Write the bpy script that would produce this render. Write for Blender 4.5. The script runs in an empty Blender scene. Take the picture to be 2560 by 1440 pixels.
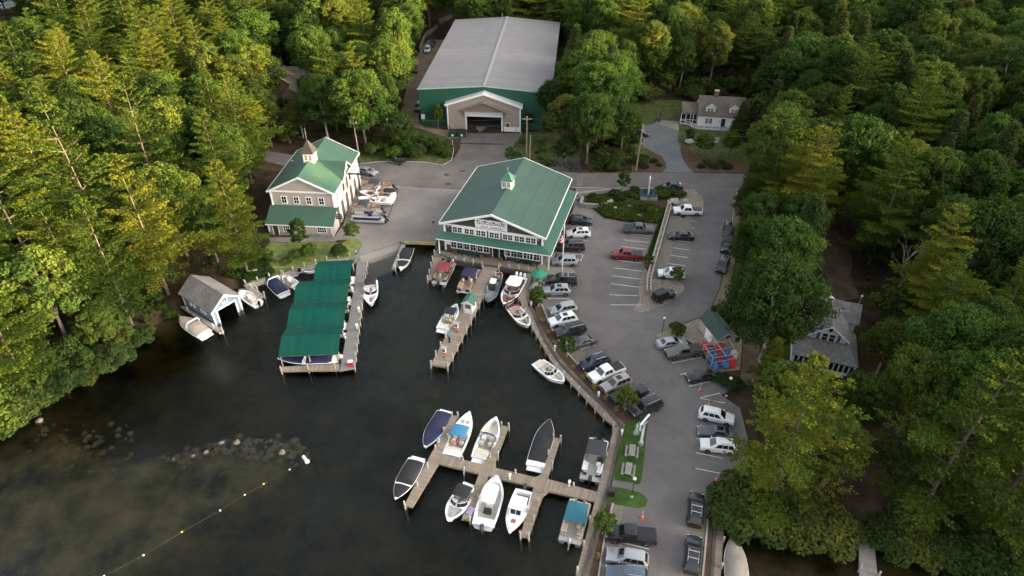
import bpy, math, random
import numpy as np
from mathutils import Vector, Matrix
from mathutils.geometry import tessellate_polygon
random.seed(7); np.random.seed(7)
R = math.radians
sc = bpy.context.scene
COL = sc.collection

# ------------------------------------------------------------------ camera, sky, sun, exposure
CAMZ = 73.4; PITCH = R(36.8); FPX = 1720.0
cam_d = bpy.data.cameras.new('camera'); cam = bpy.data.objects.new('camera', cam_d); COL.objects.link(cam)
cam.location = (0, 0, CAMZ); cam.rotation_euler = (R(90) - PITCH, 0, 0)
cam_d.sensor_width = 36; cam_d.lens = 36 * FPX / 2560; cam_d.clip_start = 1; cam_d.clip_end = 2000
sc.camera = cam
SUN_EL, SUN_AZ = 7.5, -12.0          # azimuth measured from +X towards +Y
wd = bpy.data.worlds.new('World'); sc.world = wd; wd.use_nodes = True
wn = wd.node_tree.nodes; wl = wd.node_tree.links
sky = wn.new('ShaderNodeTexSky'); sky.sky_type = 'NISHITA'; sky.sun_disc = False
sky.sun_elevation = R(SUN_EL); sky.sun_rotation = R(90 - SUN_AZ)
sky.air_density = 0.55; sky.dust_density = 7.0; sky.ozone_density = 0.3
bg = wn['Background']; bg.inputs['Strength'].default_value = 0.15
hs = wn.new('ShaderNodeHueSaturation'); hs.inputs['Saturation'].default_value = .4; wl.new(sky.outputs[0], hs.inputs['Color']); wl.new(hs.outputs[0], bg.inputs[0])     # thin evening cloud greys the sky
sl = bpy.data.lights.new('sun', 'SUN'); sun = bpy.data.objects.new('sun', sl); COL.objects.link(sun)
sl.energy = 3.8; sl.angle = R(0.6); sl.color = (1.0, 0.7, 0.25)
sd = Vector((math.cos(R(SUN_AZ)) * math.cos(R(SUN_EL)), math.sin(R(SUN_AZ)) * math.cos(R(SUN_EL)), math.sin(R(SUN_EL))))
sun.rotation_euler = sd.to_track_quat('Z', 'Y').to_euler()
sc.view_settings.view_transform = 'Standard'; sc.view_settings.look = 'None'
sc.view_settings.exposure = 3.0; sc.view_settings.gamma = 1.0; sc.view_settings.use_curve_mapping = False
sc.cycles.max_bounces = 6; sc.cycles.transparent_max_bounces = 12; sc.cycles.caustics_reflective = False; sc.cycles.caustics_refractive = False

# ------------------------------------------------------------------ helpers
SP, CP = math.sin(PITCH), math.cos(PITCH)
def W(px, py, z=1.0):
    """ground point seen at a photo pixel, on the level z"""
    v = py - 720.0
    t = (CAMZ - z) / (FPX * SP + v * CP)
    return ((px - 1280.0) * t, (FPX * CP - v * SP) * t)
def WP(pts, z=1.0): return [W(a, b, z) for a, b in pts]
def PX(x, y, z):
    dz = z - CAMZ; d = y * CP - dz * SP; dn = -y * SP - dz * CP
    return 1280 + FPX * x / d, 720 + FPX * dn / d

def tag(o, label=None, cat=None, group=None, kind=None):
    if label: o['label'] = label
    if cat: o['category'] = cat
    if group: o['group'] = group
    if kind: o['kind'] = kind
    return o
def empty(name, loc=(0, 0, 0), rz=0.0, label=None, cat=None, group=None):
    o = bpy.data.objects.new(name, None); COL.objects.link(o); o.location = loc; o.rotation_euler = (0, 0, rz)
    o.empty_display_size = .2
    return tag(o, label, cat, group)
def link(name, me, parent=None, loc=None, rz=None):
    o = bpy.data.objects.new(name, me); COL.objects.link(o)
    if parent is not None: o.parent = parent
    if loc is not None: o.location = loc
    if rz is not None: o.rotation_euler = (0, 0, rz)
    return o
def setmat(o, m, i=0):
    o.material_slots[i].link = 'OBJECT'; o.material_slots[i].material = m
def copy_tree(o, parent=None):
    c = o.copy(); COL.objects.link(c); c.parent = parent
    for ch in o.children: copy_tree(ch, c)
    return c

class MB:
    """collects faces; build() links them as ONE mesh object"""
    def __init__(s): s.v = []; s.f = []; s.m = []; s.mi = 0; s.T = None
    def add(s, vs, fs):
        n = len(s.v)
        if s.T is not None: vs = [tuple(s.T @ Vector(v)) for v in vs]
        s.v += [tuple(v) for v in vs]; s.f += [tuple(i + n for i in f) for f in fs]; s.m += [s.mi] * len(fs); return s
    def box(s, c, d, rz=0.0, taper=1.0):
        x, y, z = d[0] / 2, d[1] / 2, d[2] / 2; ca, sa = math.cos(rz), math.sin(rz); vs = []
        for k in (-1, 1):
            q = taper if k > 0 else 1
            for i, j in ((-1, -1), (1, -1), (1, 1), (-1, 1)):
                a, b = i * x * q, j * y * q
                vs.append((c[0] + a * ca - b * sa, c[1] + a * sa + b * ca, c[2] + k * z))
        return s.add(vs, [(3, 2, 1, 0), (4, 5, 6, 7), (0, 1, 5, 4), (1, 2, 6, 5), (2, 3, 7, 6), (3, 0, 4, 7)])
    def poly(s, pts):
        tri = tessellate_polygon([[Vector(p) for p in pts]])
        fs = []
        for t in tri:
            a, b, c = (Vector(pts[i]) for i in t)
            fs.append(tuple(t))
        return s.add(pts, fs)
    def prism(s, pts, z0, z1):
        n = len(pts)
        ar = sum(pts[i][0] * pts[(i + 1) % n][1] - pts[(i + 1) % n][0] * pts[i][1] for i in range(n))
        if ar < 0: pts = pts[::-1]
        tri = tessellate_polygon([[Vector((p[0], p[1], 0)) for p in pts]])
        vs = [(p[0], p[1], z0) for p in pts] + [(p[0], p[1], z1) for p in pts]
        fs = []
        for t in tri:
            a, b, c = (pts[i] for i in t)
            up = (b[0] - a[0]) * (c[1] - a[1]) - (b[1] - a[1]) * (c[0] - a[0]) > 0
            t = tuple(t) if up else tuple(t)[::-1]
            fs.append(tuple(i + n for i in t)); fs.append(t[::-1])
        fs += [(i, (i + 1) % n, n + (i + 1) % n, n + i) for i in range(n)]
        return s.add(vs, fs)
    def sheet(s, pts, z):
        n = len(pts)
        tri = tessellate_polygon([[Vector((p[0], p[1], 0)) for p in pts]]); fs = []
        for t in tri:
            a, b, c = (pts[i] for i in t)
            up = (b[0] - a[0]) * (c[1] - a[1]) - (b[1] - a[1]) * (c[0] - a[0]) > 0
            fs.append(tuple(t) if up else tuple(t)[::-1])
        return s.add([(p[0], p[1], z) for p in pts], fs)
    def exy(s, pts, y0, y1):           # (x,z) outline extruded along y
        s2 = MB().prism([(a, b) for a, b in pts], y0, y1)
        return s.add([(x, y, z) for x, z, y in s2.v], [f[::-1] for f in s2.f])
    def exx(s, pts, x0, x1):           # (y,z) outline extruded along x
        s2 = MB().prism(pts, x0, x1)
        return s.add([(x, y, z) for y, z, x in s2.v], s2.f)
    def tube(s, path, r, n=6, cap=True, r1=None):
        path = [Vector(p) for p in path]; k = len(path); vs = []
        for i, p in enumerate(path):
            d = (path[min(i + 1, k - 1)] - path[max(i - 1, 0)])
            if d.length < 1e-9: d = Vector((0, 0, 1))
            d.normalize(); a = d.cross(Vector((0, 0, 1)) if abs(d.z) < .95 else Vector((1, 0, 0))).normalized(); b = d.cross(a)
            rr = r if r1 is None else r + (r1 - r) * i / max(1, k - 1)
            for j in range(n):
                t = 2 * math.pi * j / n
                vs.append(tuple(p + a * (rr * math.cos(t)) + b * (rr * math.sin(t))))
        fs = [(i * n + j, (i + 1) * n + j, (i + 1) * n + (j + 1) % n, i * n + (j + 1) % n) for i in range(k - 1) for j in range(n)]
        if cap: fs += [tuple(range(n)), tuple(range((k - 1) * n, k * n))[::-1]]
        return s.add(vs, fs)
    def lathe(s, prof, c=(0, 0, 0), n=12, sx=1.0, sy=1.0):
        vs = []; k = len(prof)
        for r, z in prof:
            for j in range(n):
                t = 2 * math.pi * j / n
                vs.append((c[0] + r * sx * math.cos(t), c[1] + r * sy * math.sin(t), c[2] + z))
        fs = [(i * n + j, i * n + (j + 1) % n, (i + 1) * n + (j + 1) % n, (i + 1) * n + j) for i in range(k - 1) for j in range(n)]
        fs += [tuple(range(n))[::-1], tuple(range((k - 1) * n, k * n))]
        return s.add(vs, fs)
    def loft(s, rings, close=True, cap=True):
        n = len(rings[0]); vs = [p for r in rings for p in r]; fs = []
        for i in range(len(rings) - 1):
            for j in range(n if close else n - 1):
                fs.append((i * n + j, i * n + (j + 1) % n, (i + 1) * n + (j + 1) % n, (i + 1) * n + j))
        if cap: fs += [tuple(range(n))[::-1], tuple(range(len(vs) - n, len(vs)))]
        return s.add(vs, fs)
    def mesh(s, name, mats, smooth=False):
        me = bpy.data.meshes.new(name); me.from_pydata(s.v, [], s.f)
        for m in (mats if isinstance(mats, (list, tuple)) else [mats]): me.materials.append(m)
        if len(me.materials) > 1: me.polygons.foreach_set('material_index', s.m)
        if smooth:
            me.polygons.foreach_set('use_smooth', [True] * len(me.polygons))
        me.update()
        if smooth and smooth != 'all': me.set_sharp_from_angle(angle=R(40))
        return me
    def build(s, name, mats, parent=None, loc=None, rz=None, smooth=False):
        return link(name, s.mesh(name, mats, smooth), parent, loc, rz)

# ------------------------------------------------------------------ materials
def newmat(name):
    m = bpy.data.materials.new(name); m.use_nodes = True
    nt = m.node_tree; b = nt.nodes['Principled BSDF']; return m, nt, b
def N(nt, t, **kw):
    n = nt.nodes.new(t)
    for k, v in kw.items(): setattr(n, k, v)
    return n
def sset(n, **kw):
    for k, v in kw.items(): n.inputs[k.replace('_', ' ')].default_value = v
def mat(name, col, rough=.6, metal=0.0, var=.12, scale=3.0, detail=4.0, bump=0.0, spec=.5, coord='Object', col2=None, scale2=None):
    """base colour broken up by noise (dirt, wear), optional bump"""
    m, nt, b = newmat(name)
    tc = N(nt, 'ShaderNodeTexCoord'); no = N(nt, 'ShaderNodeTexNoise'); sset(no, Scale=scale, Detail=detail, Roughness=.65)
    nt.links.new(tc.outputs[coord], no.inputs['Vector'])
    rp = N(nt, 'ShaderNodeValToRGB')
    c = np.array(col[:3]); lo = c * (1 - var); hi = np.minimum(1, c * (1 + var)) if col2 is None else np.array(col2)
    rp.color_ramp.elements[0].position = .33; rp.color_ramp.elements[1].position = .67
    rp.color_ramp.elements[0].color = (*lo, 1); rp.color_ramp.elements[1].color = (*hi, 1)
    nt.links.new(no.outputs['Fac'], rp.inputs['Fac'])
    out = rp.outputs['Color']
    if scale2:
        n2 = N(nt, 'ShaderNodeTexNoise'); sset(n2, Scale=scale2, Detail=3.0); nt.links.new(tc.outputs[coord], n2.inputs['Vector'])
        mp = N(nt, 'ShaderNodeMapRange'); sset(mp, From_Min=.3, From_Max=.7, To_Min=.78, To_Max=1.2); nt.links.new(n2.outputs['Fac'], mp.inputs['Value'])
        mx = N(nt, 'ShaderNodeMix', data_type='RGBA', blend_type='MULTIPLY'); mx.inputs['Factor'].default_value = 1
        nt.links.new(out, mx.inputs[6]); nt.links.new(mp.outputs[0], mx.inputs[7]); out = mx.outputs[2]
    nt.links.new(out, b.inputs['Base Color'])
    sset(b, Roughness=rough, Metallic=metal); b.inputs['Specular IOR Level'].default_value = spec
    if bump:
        bp = N(nt, 'ShaderNodeBump'); sset(bp, Strength=bump, Distance=.05); nt.links.new(no.outputs['Fac'], bp.inputs['Height']); nt.links.new(bp.outputs[0], b.inputs['Normal'])
    return m
def stripes(name, col, line, axis='X', period=.6, width=.12, rough=.5, metal=0.0, var=.1, vscale=.4, bump=.4, spec=.4, coord='Object', jitter=0.0, col2=None):
    """boards, seams or ribs: thin lines every period along one axis, with tone varying per board"""
    m, nt, b = newmat(name)
    tc = N(nt, 'ShaderNodeTexCoord'); sp = N(nt, 'ShaderNodeSeparateXYZ'); nt.links.new(tc.outputs[coord], sp.inputs[0])
    dv = N(nt, 'ShaderNodeMath', operation='DIVIDE'); dv.inputs[1].default_value = period; nt.links.new(sp.outputs[axis], dv.inputs[0])
    fr = N(nt, 'ShaderNodeMath', operation='FRACT'); nt.links.new(dv.outputs[0], fr.inputs[0])
    lt = N(nt, 'ShaderNodeMath', operation='LESS_THAN'); lt.inputs[1].default_value = width; nt.links.new(fr.outputs[0], lt.inputs[0])
    fl = N(nt, 'ShaderNodeMath', operation='FLOOR'); nt.links.new(dv.outputs[0], fl.inputs[0])
    wn_ = N(nt, 'ShaderNodeTexWhiteNoise', noise_dimensions='1D'); nt.links.new(fl.outputs[0], wn_.inputs['W'])
    no = N(nt, 'ShaderNodeTexNoise'); sset(no, Scale=vscale, Detail=5.0, Roughness=.6); nt.links.new(tc.outputs[coord], no.inputs['Vector'])
    a1 = N(nt, 'ShaderNodeMapRange'); sset(a1, From_Min=.3, From_Max=.7, To_Min=1 - var, To_Max=1 + var); nt.links.new(no.outputs['Fac'], a1.inputs['Value'])
    a2 = N(nt, 'ShaderNodeMapRange'); sset(a2, To_Min=1 - jitter, To_Max=1 + jitter); nt.links.new(wn_.outputs['Value'], a2.inputs['Value'])
    ml = N(nt, 'ShaderNodeMath', operation='MULTIPLY'); nt.links.new(a1.outputs[0], ml.inputs[0]); nt.links.new(a2.outputs[0], ml.inputs[1])
    c0 = N(nt, 'ShaderNodeMix', data_type='RGBA', blend_type='MULTIPLY'); c0.inputs['Factor'].default_value = 1; c0.inputs[6].default_value = (*col, 1)
    nt.links.new(ml.outputs[0], c0.inputs[7])
    src = c0.outputs[2]
    if col2 is not None:
        n3 = N(nt, 'ShaderNodeTexNoise'); sset(n3, Scale=.25, Detail=6.0, Roughness=.7); nt.links.new(tc.outputs[coord], n3.inputs['Vector'])
        a3 = N(nt, 'ShaderNodeMapRange'); sset(a3, From_Min=.45, From_Max=.7, To_Min=0., To_Max=.75); nt.links.new(n3.outputs['Fac'], a3.inputs['Value'])
        c3 = N(nt, 'ShaderNodeMix', data_type='RGBA'); nt.links.new(a3.outputs[0], c3.inputs['Factor']); nt.links.new(src, c3.inputs[6]); c3.inputs[7].default_value = (*col2, 1); src = c3.outputs[2]
    c1 = N(nt, 'ShaderNodeMix', data_type='RGBA'); nt.links.new(lt.outputs[0], c1.inputs['Factor']); nt.links.new(src, c1.inputs[6]); c1.inputs[7].default_value = (*line, 1)
    nt.links.new(c1.outputs[2], b.inputs['Base Color']); sset(b, Roughness=rough, Metallic=metal); b.inputs['Specular IOR Level'].default_value = spec
    if bump:
        bp = N(nt, 'ShaderNodeBump'); sset(bp, Strength=bump, Distance=.03); nt.links.new(lt.outputs[0], bp.inputs['Height']); nt.links.new(bp.outputs[0], b.inputs['Normal'])
    return m
def speckle(name, cols, scale, rough=.9, big=.15, bump=.3):
    """gravel, stone or mulch: voronoi cells in several tones"""
    m, nt, b = newmat(name)
    tc = N(nt, 'ShaderNodeTexCoord'); vo = N(nt, 'ShaderNodeTexVoronoi'); sset(vo, Scale=scale); nt.links.new(tc.outputs['Object'], vo.inputs['Vector'])
    sp = N(nt, 'ShaderNodeSeparateColor'); nt.links.new(vo.outputs['Color'], sp.inputs[0])
    no = N(nt, 'ShaderNodeTexNoise'); sset(no, Scale=big, Detail=4.0); nt.links.new(tc.outputs['Object'], no.inputs['Vector'])
    ad = N(nt, 'ShaderNodeMath', operation='ADD'); nt.links.new(sp.outputs[0], ad.inputs[0]); nt.links.new(no.outputs['Fac'], ad.inputs[1])
    hf = N(nt, 'ShaderNodeMath', operation='MULTIPLY'); hf.inputs[1].default_value = .5; nt.links.new(ad.outputs[0], hf.inputs[0])
    rp = N(nt, 'ShaderNodeValToRGB'); e = rp.color_ramp.elements
    while len(e) < len(cols): e.new(.5)
    for i, c in enumerate(cols): e[i].position = .15 + .7 * i / (len(cols) - 1); e[i].color = (*c, 1)
    nt.links.new(hf.outputs[0], rp.inputs['Fac']); nt.links.new(rp.outputs['Color'], b.inputs['Base Color']); sset(b, Roughness=rough)
    b.inputs['Specular IOR Level'].default_value = .2
    bp = N(nt, 'ShaderNodeBump'); sset(bp, Strength=bump, Distance=.05); nt.links.new(vo.outputs['Distance'], bp.inputs['Height']); nt.links.new(bp.outputs[0], b.inputs['Normal'])
    return m

M = {}
M['asphalt'] = mat('asphalt', (.142, .13, .121), .92, var=.13, scale=.35, detail=9, scale2=.05, spec=.2)
M['asphalt_road'] = mat('asphalt_road', (.128, .116, .104), .92, var=.13, scale=.3, detail=9, scale2=.07, spec=.2)
M['asphalt_dark'] = mat('asphalt_dark', (.065, .062, .06), .9, var=.2, scale=.5, detail=8, spec=.2)
M['concrete'] = mat('concrete', (.205, .187, .165), .9, var=.1, scale=.3, detail=9, scale2=.08, spec=.2)
M['concrete_wet'] = mat('concrete_wet', (.13, .115, .085), .5, var=.2, scale=.6, detail=8)
M['pavers'] = speckle('pavers', [(.13, .12, .09), (.17, .155, .12), (.2, .18, .14)], 4.5)
M['gravel'] = speckle('gravel', [(.14, .11, .08), (.24, .2, .15), (.33, .28, .22)], 5.0)
M['blue_gravel'] = speckle('blue_gravel', [(.07, .08, .085), (.12, .13, .135), (.16, .17, .175)], 6.0)
M['dirt'] = mat('dirt', (.19, .145, .1), .95, var=.22, scale=.25, detail=9, scale2=.06, spec=.1)
M['mulch'] = speckle('mulch', [(.045, .024, .017), (.075, .042, .028), (.1, .06, .04)], 7.0)
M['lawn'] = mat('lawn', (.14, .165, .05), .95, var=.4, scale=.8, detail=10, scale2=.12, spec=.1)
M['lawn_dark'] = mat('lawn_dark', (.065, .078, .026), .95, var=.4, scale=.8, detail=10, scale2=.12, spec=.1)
M['dirt_dark'] = mat('dirt_dark', (.1, .074, .05), .95, var=.3, scale=.4, detail=9, scale2=.1, spec=.1)
M['turf'] = mat('turf', (.042, .08, .017), .95, var=.25, scale=1.2, detail=9, scale2=.3, spec=.1)
M['stone'] = speckle('stone', [(.16, .15, .14), (.25, .23, .2), (.34, .31, .27)], 1.6)
M['granite'] = mat('granite', (.34, .32, .29), .85, var=.15, scale=2.0, detail=8)
M['rock'] = mat('rock', (.17, .135, .1), .9, var=.35, scale=1.5, detail=8, bump=.4)
M['paint_line'] = mat('paint_line', (.55, .54, .5), .8, var=.2, scale=2.5, detail=8)
M['white'] = mat('white', (.74, .73, .7), .55, var=.05, scale=1.0)
M['trim'] = mat('trim', (.76, .75, .72), .55, var=.04, scale=1.0)
M['gel_white'] = mat('gel_white', (.8, .79, .77), .25, var=.03, scale=1.0)
M['black'] = mat('black', (.012, .012, .013), .45, var=.2, scale=4)
M['rubber'] = mat('rubber', (.018, .018, .018), .8, var=.2, scale=5)
M['dark_metal'] = mat('dark_metal', (.04, .04, .042), .45, .4, var=.15)
M['steel'] = mat('steel', (.45, .45, .45), .35, .9, var=.1)
M['wheel_rim'] = mat('wheel_rim', (.38, .38, .39), .35, .7, var=.1)
M['pole_wood'] = stripes('pole_wood', (.3, .24, .18), (.2, .16, .12), 'X', .09, .2, .9, var=.2, bump=.2)
M['weathered'] = mat('weathered', (.3, .27, .22), .9, var=.2, scale=3, detail=8)
M['post_grey'] = mat('post_grey', (.36, .34, .3), .9, var=.2, scale=3, detail=8)
M['glass'] = mat('glass', (.012, .015, .018), .06, var=.2, spec=.6)
M['glass_lit_tint'] = mat('glass_lit_tint', (.14, .11, .07), .12, var=.5, scale=2)  # cupola panes coloured warm to look lit; nothing emits
M['car_glass'] = mat('car_glass', (.012, .014, .016), .05, var=.2, spec=.7)
M['red'] = mat('red', (.5, .03, .02), .45, var=.15)
M['tail_red'] = mat('tail_red', (.28, .012, .012), .2, var=.2)
M['lamp_clear'] = mat('lamp_clear', (.6, .6, .58), .15, var=.1)
M['orange'] = mat('orange', (.75, .1, .04), .5, var=.1)
M['yellow'] = mat('yellow', (.7, .55, .05), .5, var=.1)
M['blue'] = mat('blue', (.03, .16, .38), .45, var=.15)
M['skin'] = mat('skin', (.42, .25, .17), .6, var=.06)
M['hair'] = mat('hair', (.05, .032, .02), .7, var=.3, scale=20)

# ------------------------------------------------------------------ the setting: lake, terrain
LAKE_PX = [(-700, 1420), (-150, 1190), (0, 1088), (40, 1060), (90, 1012), (150, 975), (230, 930), (290, 890), (330, 852), (370, 820), (445, 778), (470, 752), (520, 735), (590, 722), (614, 710), (690, 690), (800, 655), (884, 641), (905, 640), (930, 628), (985, 616), (1010, 610), (1090, 611), (1096, 632), (1140, 650), (1240, 664), (1335, 680), (1318, 742), (1340, 800), (1362, 850), (1398, 905), (1460, 968), (1520, 1026), (1552, 1062), (1530, 1180), (1506, 1260), (1457, 1440)]
lake = WP(LAKE_PX, 0.0)
lake += [(lake[-1][0] - 2, 22.0), (lake[-1][0] - 3.5, -60.0), (-300, -60), (-300, 40)]
COVE_PX = [(1768, 1600), (1779, 1440), (1790, 1270), (1830, 1270), (1900, 1288), (1960, 1318), (2050, 1340), (2140, 1352), (2190, 1358), (2260, 1368), (2350, 1385), (2450, 1402), (2560, 1424), (2720, 1450)]
cove = WP(COVE_PX, 0.0); cove += [(cove[-1][0] + 12, 26), (75, -60), (cove[0][0] - 1.5, -60)]
FAR_PX = [(-400, 75), (12, 52), (60, 34), (72, -6), (60, -30), (-400, -30)]
farlake = WP(FAR_PX, 0.0)
SHOAL_PX = [(-300, 1230), (0, 1100), (90, 1040), (200, 1075), (330, 1130), (480, 1100), (640, 1085), (760, 1110), (775, 1150), (690, 1215), (560, 1290), (400, 1400), (250, 1500), (-300, 1600)]
shoal = WP(SHOAL_PX, -.5)
RAMP_PX = [(890, 640), (1010, 605), (1090, 605), (1085, 640), (990, 680), (940, 720), (900, 730)]
ramp = WP(RAMP_PX, -.3)

def sdist(X, Y, poly):
    """signed distance, positive inside"""
    d = np.full(X.shape, 1e9); ins = np.zeros(X.shape, bool); n = len(poly)
    for i in range(n):
        (x0, y0), (x1, y1) = poly[i], poly[(i + 1) % n]
        ex, ey = x1 - x0, y1 - y0
        t = np.clip(((X - x0) * ex + (Y - y0) * ey) / (ex * ex + ey * ey + 1e-12), 0, 1)
        d = np.minimum(d, np.hypot(X - x0 - t * ex, Y - y0 - t * ey))
        c = ((y0 > Y) != (y1 > Y)) & (X < ex * (Y - y0) / (ey + 1e-12 * (ey == 0)) + x0)
        ins ^= c
    return np.where(ins, d, -d)
def sstep(a, b, x):
    t = np.clip((x - a) / (b - a), 0, 1); return t * t * (3 - 2 * t)
def vnoise(X, Y, s, seed=0):
    return (np.sin(X / s * 1.7 + seed) * np.cos(Y / s * 1.3 + seed * 2.1) + np.sin((X + Y) / s * .9 + 3 + seed) * .7 + np.sin((X * .6 - Y) / s * 2.3 + seed) * .4) / 2.1
DEV = WP([(600, 345), (1000, 20), (1420, 20), (1420, 300), (1560, 220), (1900, 210), (1900, 440), (2200, 740), (2160, 960), (1900, 980), (1830, 1260), (1780, 1500), (1300, 1500), (900, 690), (600, 700), (440, 760), (600, 560)])
def height(X, Y):
    X = np.asarray(X, float); Y = np.asarray(Y, float)
    dev = sdist(X, Y, DEV)
    h = .98 + (1.2 + 1.0 * vnoise(X, Y, 14)) * sstep(2, 22, -dev)
    h += (18 + 8 * np.exp(-((Y - 80) / 28) ** 2)) * sstep(20, 75, (X - (57.7 + .578 * (Y - 35))) * .866) * sstep(10, 40, Y)     # unseen hill off right, raised to shade the lot and workshop roof
    h += 4 * sstep(0, 60, Y - 235)
    for pl, depth in ((lake, 3.6), (cove, 1.5), (farlake, 3.0)):
        s = sdist(X, Y, pl)
        dd = np.full(X.shape, depth)
        if pl is lake:
            sh = sstep(-3, 3.5, sdist(X, Y, shoal)); dd = dd * (1 - sh) + .6 * sh
        bed = -dd * sstep(0, 5 if pl is lake else 7, s) + .22 * vnoise(X, Y, 3.5, 2) * sstep(1, 4, s) - .05
        h = np.where(s > 0, np.minimum(h, bed), np.where(s > -2.2, np.minimum(h, np.maximum(.03, .98 * sstep(0, 1.2, -s)) + (h - .98) * sstep(.5, 2.2, -s)), h))
    return h
def axis(lo, hi, a, b, fine, coarse):
    return np.concatenate([np.arange(lo, a, coarse), np.arange(a, b, fine), np.arange(b, hi + coarse, coarse)])
gx = axis(-420, 420, -100, 95, 1.25, 6.0); gy = axis(-60, 460, 22, 150, 1.25, 6.0)
GX, GY = np.meshgrid(gx, gy); GH = height(GX, GY)
def npmesh(name, verts, quads, mats, smooth=False):
    me = bpy.data.meshes.new(name); nv, nf = len(verts), len(quads); k = quads.shape[1]
    me.vertices.add(nv); me.vertices.foreach_set('co', np.asarray(verts, np.float32).ravel())
    me.loops.add(nf * k); me.loops.foreach_set('vertex_index', np.asarray(quads, np.int32).ravel())
    me.polygons.add(nf); me.polygons.foreach_set('loop_start', np.arange(0, nf * k, k, dtype=np.int32))
    if smooth: me.polygons.foreach_set('use_smooth', np.ones(nf, bool))
    for m in (mats if isinstance(mats, (list, tuple)) else [mats]): me.materials.append(m)
    me.update(calc_edges=True); return me
ny, nx = GX.shape
idx = np.arange(nx * ny).reshape(ny, nx)
quads = np.stack([idx[:-1, :-1], idx[:-1, 1:], idx[1:, 1:], idx[1:, :-1]], -1).reshape(-1, 4)
# terrain material: forest floor on land; silt, weed and stones under water
m, nt, b = newmat('terrain_floor')
tc = N(nt, 'ShaderNodeTexCoord'); ge = N(nt, 'ShaderNodeNewGeometry'); sp = N(nt, 'ShaderNodeSeparateXYZ'); nt.links.new(ge.outputs['Position'], sp.inputs[0])
n1 = N(nt, 'ShaderNodeTexNoise'); sset(n1, Scale=.35, Detail=10.0, Roughness=.7); nt.links.new(tc.outputs['Object'], n1.inputs['Vector'])
r1 = N(nt, 'ShaderNodeValToRGB'); e = r1.color_ramp.elements; e[0].position = .35; e[0].color = (.028, .02, .012, 1); e[1].position = .72; e[1].color = (.085, .06, .04, 1)
k = e.new(.52); k.color = (.05, .037, .022, 1); nt.links.new(n1.outputs['Fac'], r1.inputs['Fac'])
n2 = N(nt, 'ShaderNodeTexNoise'); sset(n2, Scale=.22, Detail=8.0, Roughness=.65); nt.links.new(tc.outputs['Object'], n2.inputs['Vector'])
r2 = N(nt, 'ShaderNodeValToRGB'); e = r2.color_ramp.elements; e[0].position = .35; e[0].color = (.02, .02, .012, 1); e[1].position = .7; e[1].color = (.22, .16, .085, 1)
k = e.new(.5); k.color = (.1, .085, .04, 1); nt.links.new(n2.outputs['Fac'], r2.inputs['Fac'])
lt = N(nt, 'ShaderNodeMath', operation='LESS_THAN'); lt.inputs[1].default_value = 0.0; nt.links.new(sp.outputs['Z'], lt.inputs[0])
mx = N(nt, 'ShaderNodeMix', data_type='RGBA'); nt.links.new(lt.outputs[0], mx.inputs['Factor']); nt.links.new(r1.outputs[0], mx.inputs[6]); nt.links.new(r2.outputs[0], mx.inputs[7])
nt.links.new(mx.outputs[2], b.inputs['Base Color']); sset(b, Roughness=1.0); b.inputs['Specular IOR Level'].default_value = .05
M['terrain'] = m
tag(link('ground', npmesh('ground', np.stack([GX, GY, GH], -1).reshape(-1, 3), quads, M['terrain'], True)), kind='structure')

# water: a closed body; clear surface with ripples, peaty absorbing volume
m = bpy.data.materials.new('lake_water'); m.use_nodes = True; nt = m.node_tree; nt.nodes.clear()
out = N(nt, 'ShaderNodeOutputMaterial'); tr = N(nt, 'ShaderNodeBsdfTransparent'); gl = N(nt, 'ShaderNodeBsdfGlossy'); mx = N(nt, 'ShaderNodeMixShader'); fr = N(nt, 'ShaderNodeFresnel')
sset(gl, Roughness=.07); gl.inputs[0].default_value = (.8, .9, .85, 1); sset(fr, IOR=1.33); tr.inputs[0].default_value = (.93, .95, .92, 1)
tc = N(nt, 'ShaderNodeTexCoord'); mp = N(nt, 'ShaderNodeMapping'); mp.inputs['Rotation'].default_value = (0, 0, R(25)); mp.inputs['Scale'].default_value = (1, 2.2, 1)
nt.links.new(tc.outputs['Object'], mp.inputs[0])
no = N(nt, 'ShaderNodeTexNoise'); sset(no, Scale=1.3, Detail=6.0, Roughness=.62, Distortion=.7); nt.links.new(mp.outputs[0], no.inputs['Vector'])
nb = N(nt, 'ShaderNodeTexNoise'); sset(nb, Scale=.07, Detail=2.0); nt.links.new(tc.outputs['Object'], nb.inputs['Vector'])
mr = N(nt, 'ShaderNodeMapRange'); sset(mr, From_Min=.35, From_Max=.65, To_Min=.15, To_Max=1.0); nt.links.new(nb.outputs['Fac'], mr.inputs['Value'])
bp = N(nt, 'ShaderNodeBump'); sset(bp, Distance=.26); nt.links.new(mr.outputs[0], bp.inputs['Strength']); nt.links.new(no.outputs['Fac'], bp.inputs['Height'])
for q in (gl, fr): nt.links.new(bp.outputs[0], q.inputs['Normal'])
nt.links.new(fr.outputs[0], mx.inputs[0]); nt.links.new(tr.outputs[0], mx.inputs[1]); nt.links.new(gl.outputs[0], mx.inputs[2]); nt.links.new(mx.outputs[0], out.inputs['Surface'])
va = N(nt, 'ShaderNodeVolumeAbsorption'); va.inputs['Color'].default_value = (.6, .57, .38, 1); va.inputs['Density'].default_value = .5
nt.links.new(va.outputs[0], out.inputs['Volume'])
M['water'] = m
for nm, pl in (('lake_water', lake), ('cove_water', cove), ('far_lake_water', farlake)):
    tag(MB().prism(pl, -6.0, 0.0).build(nm, M['water']), kind='structure')

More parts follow.
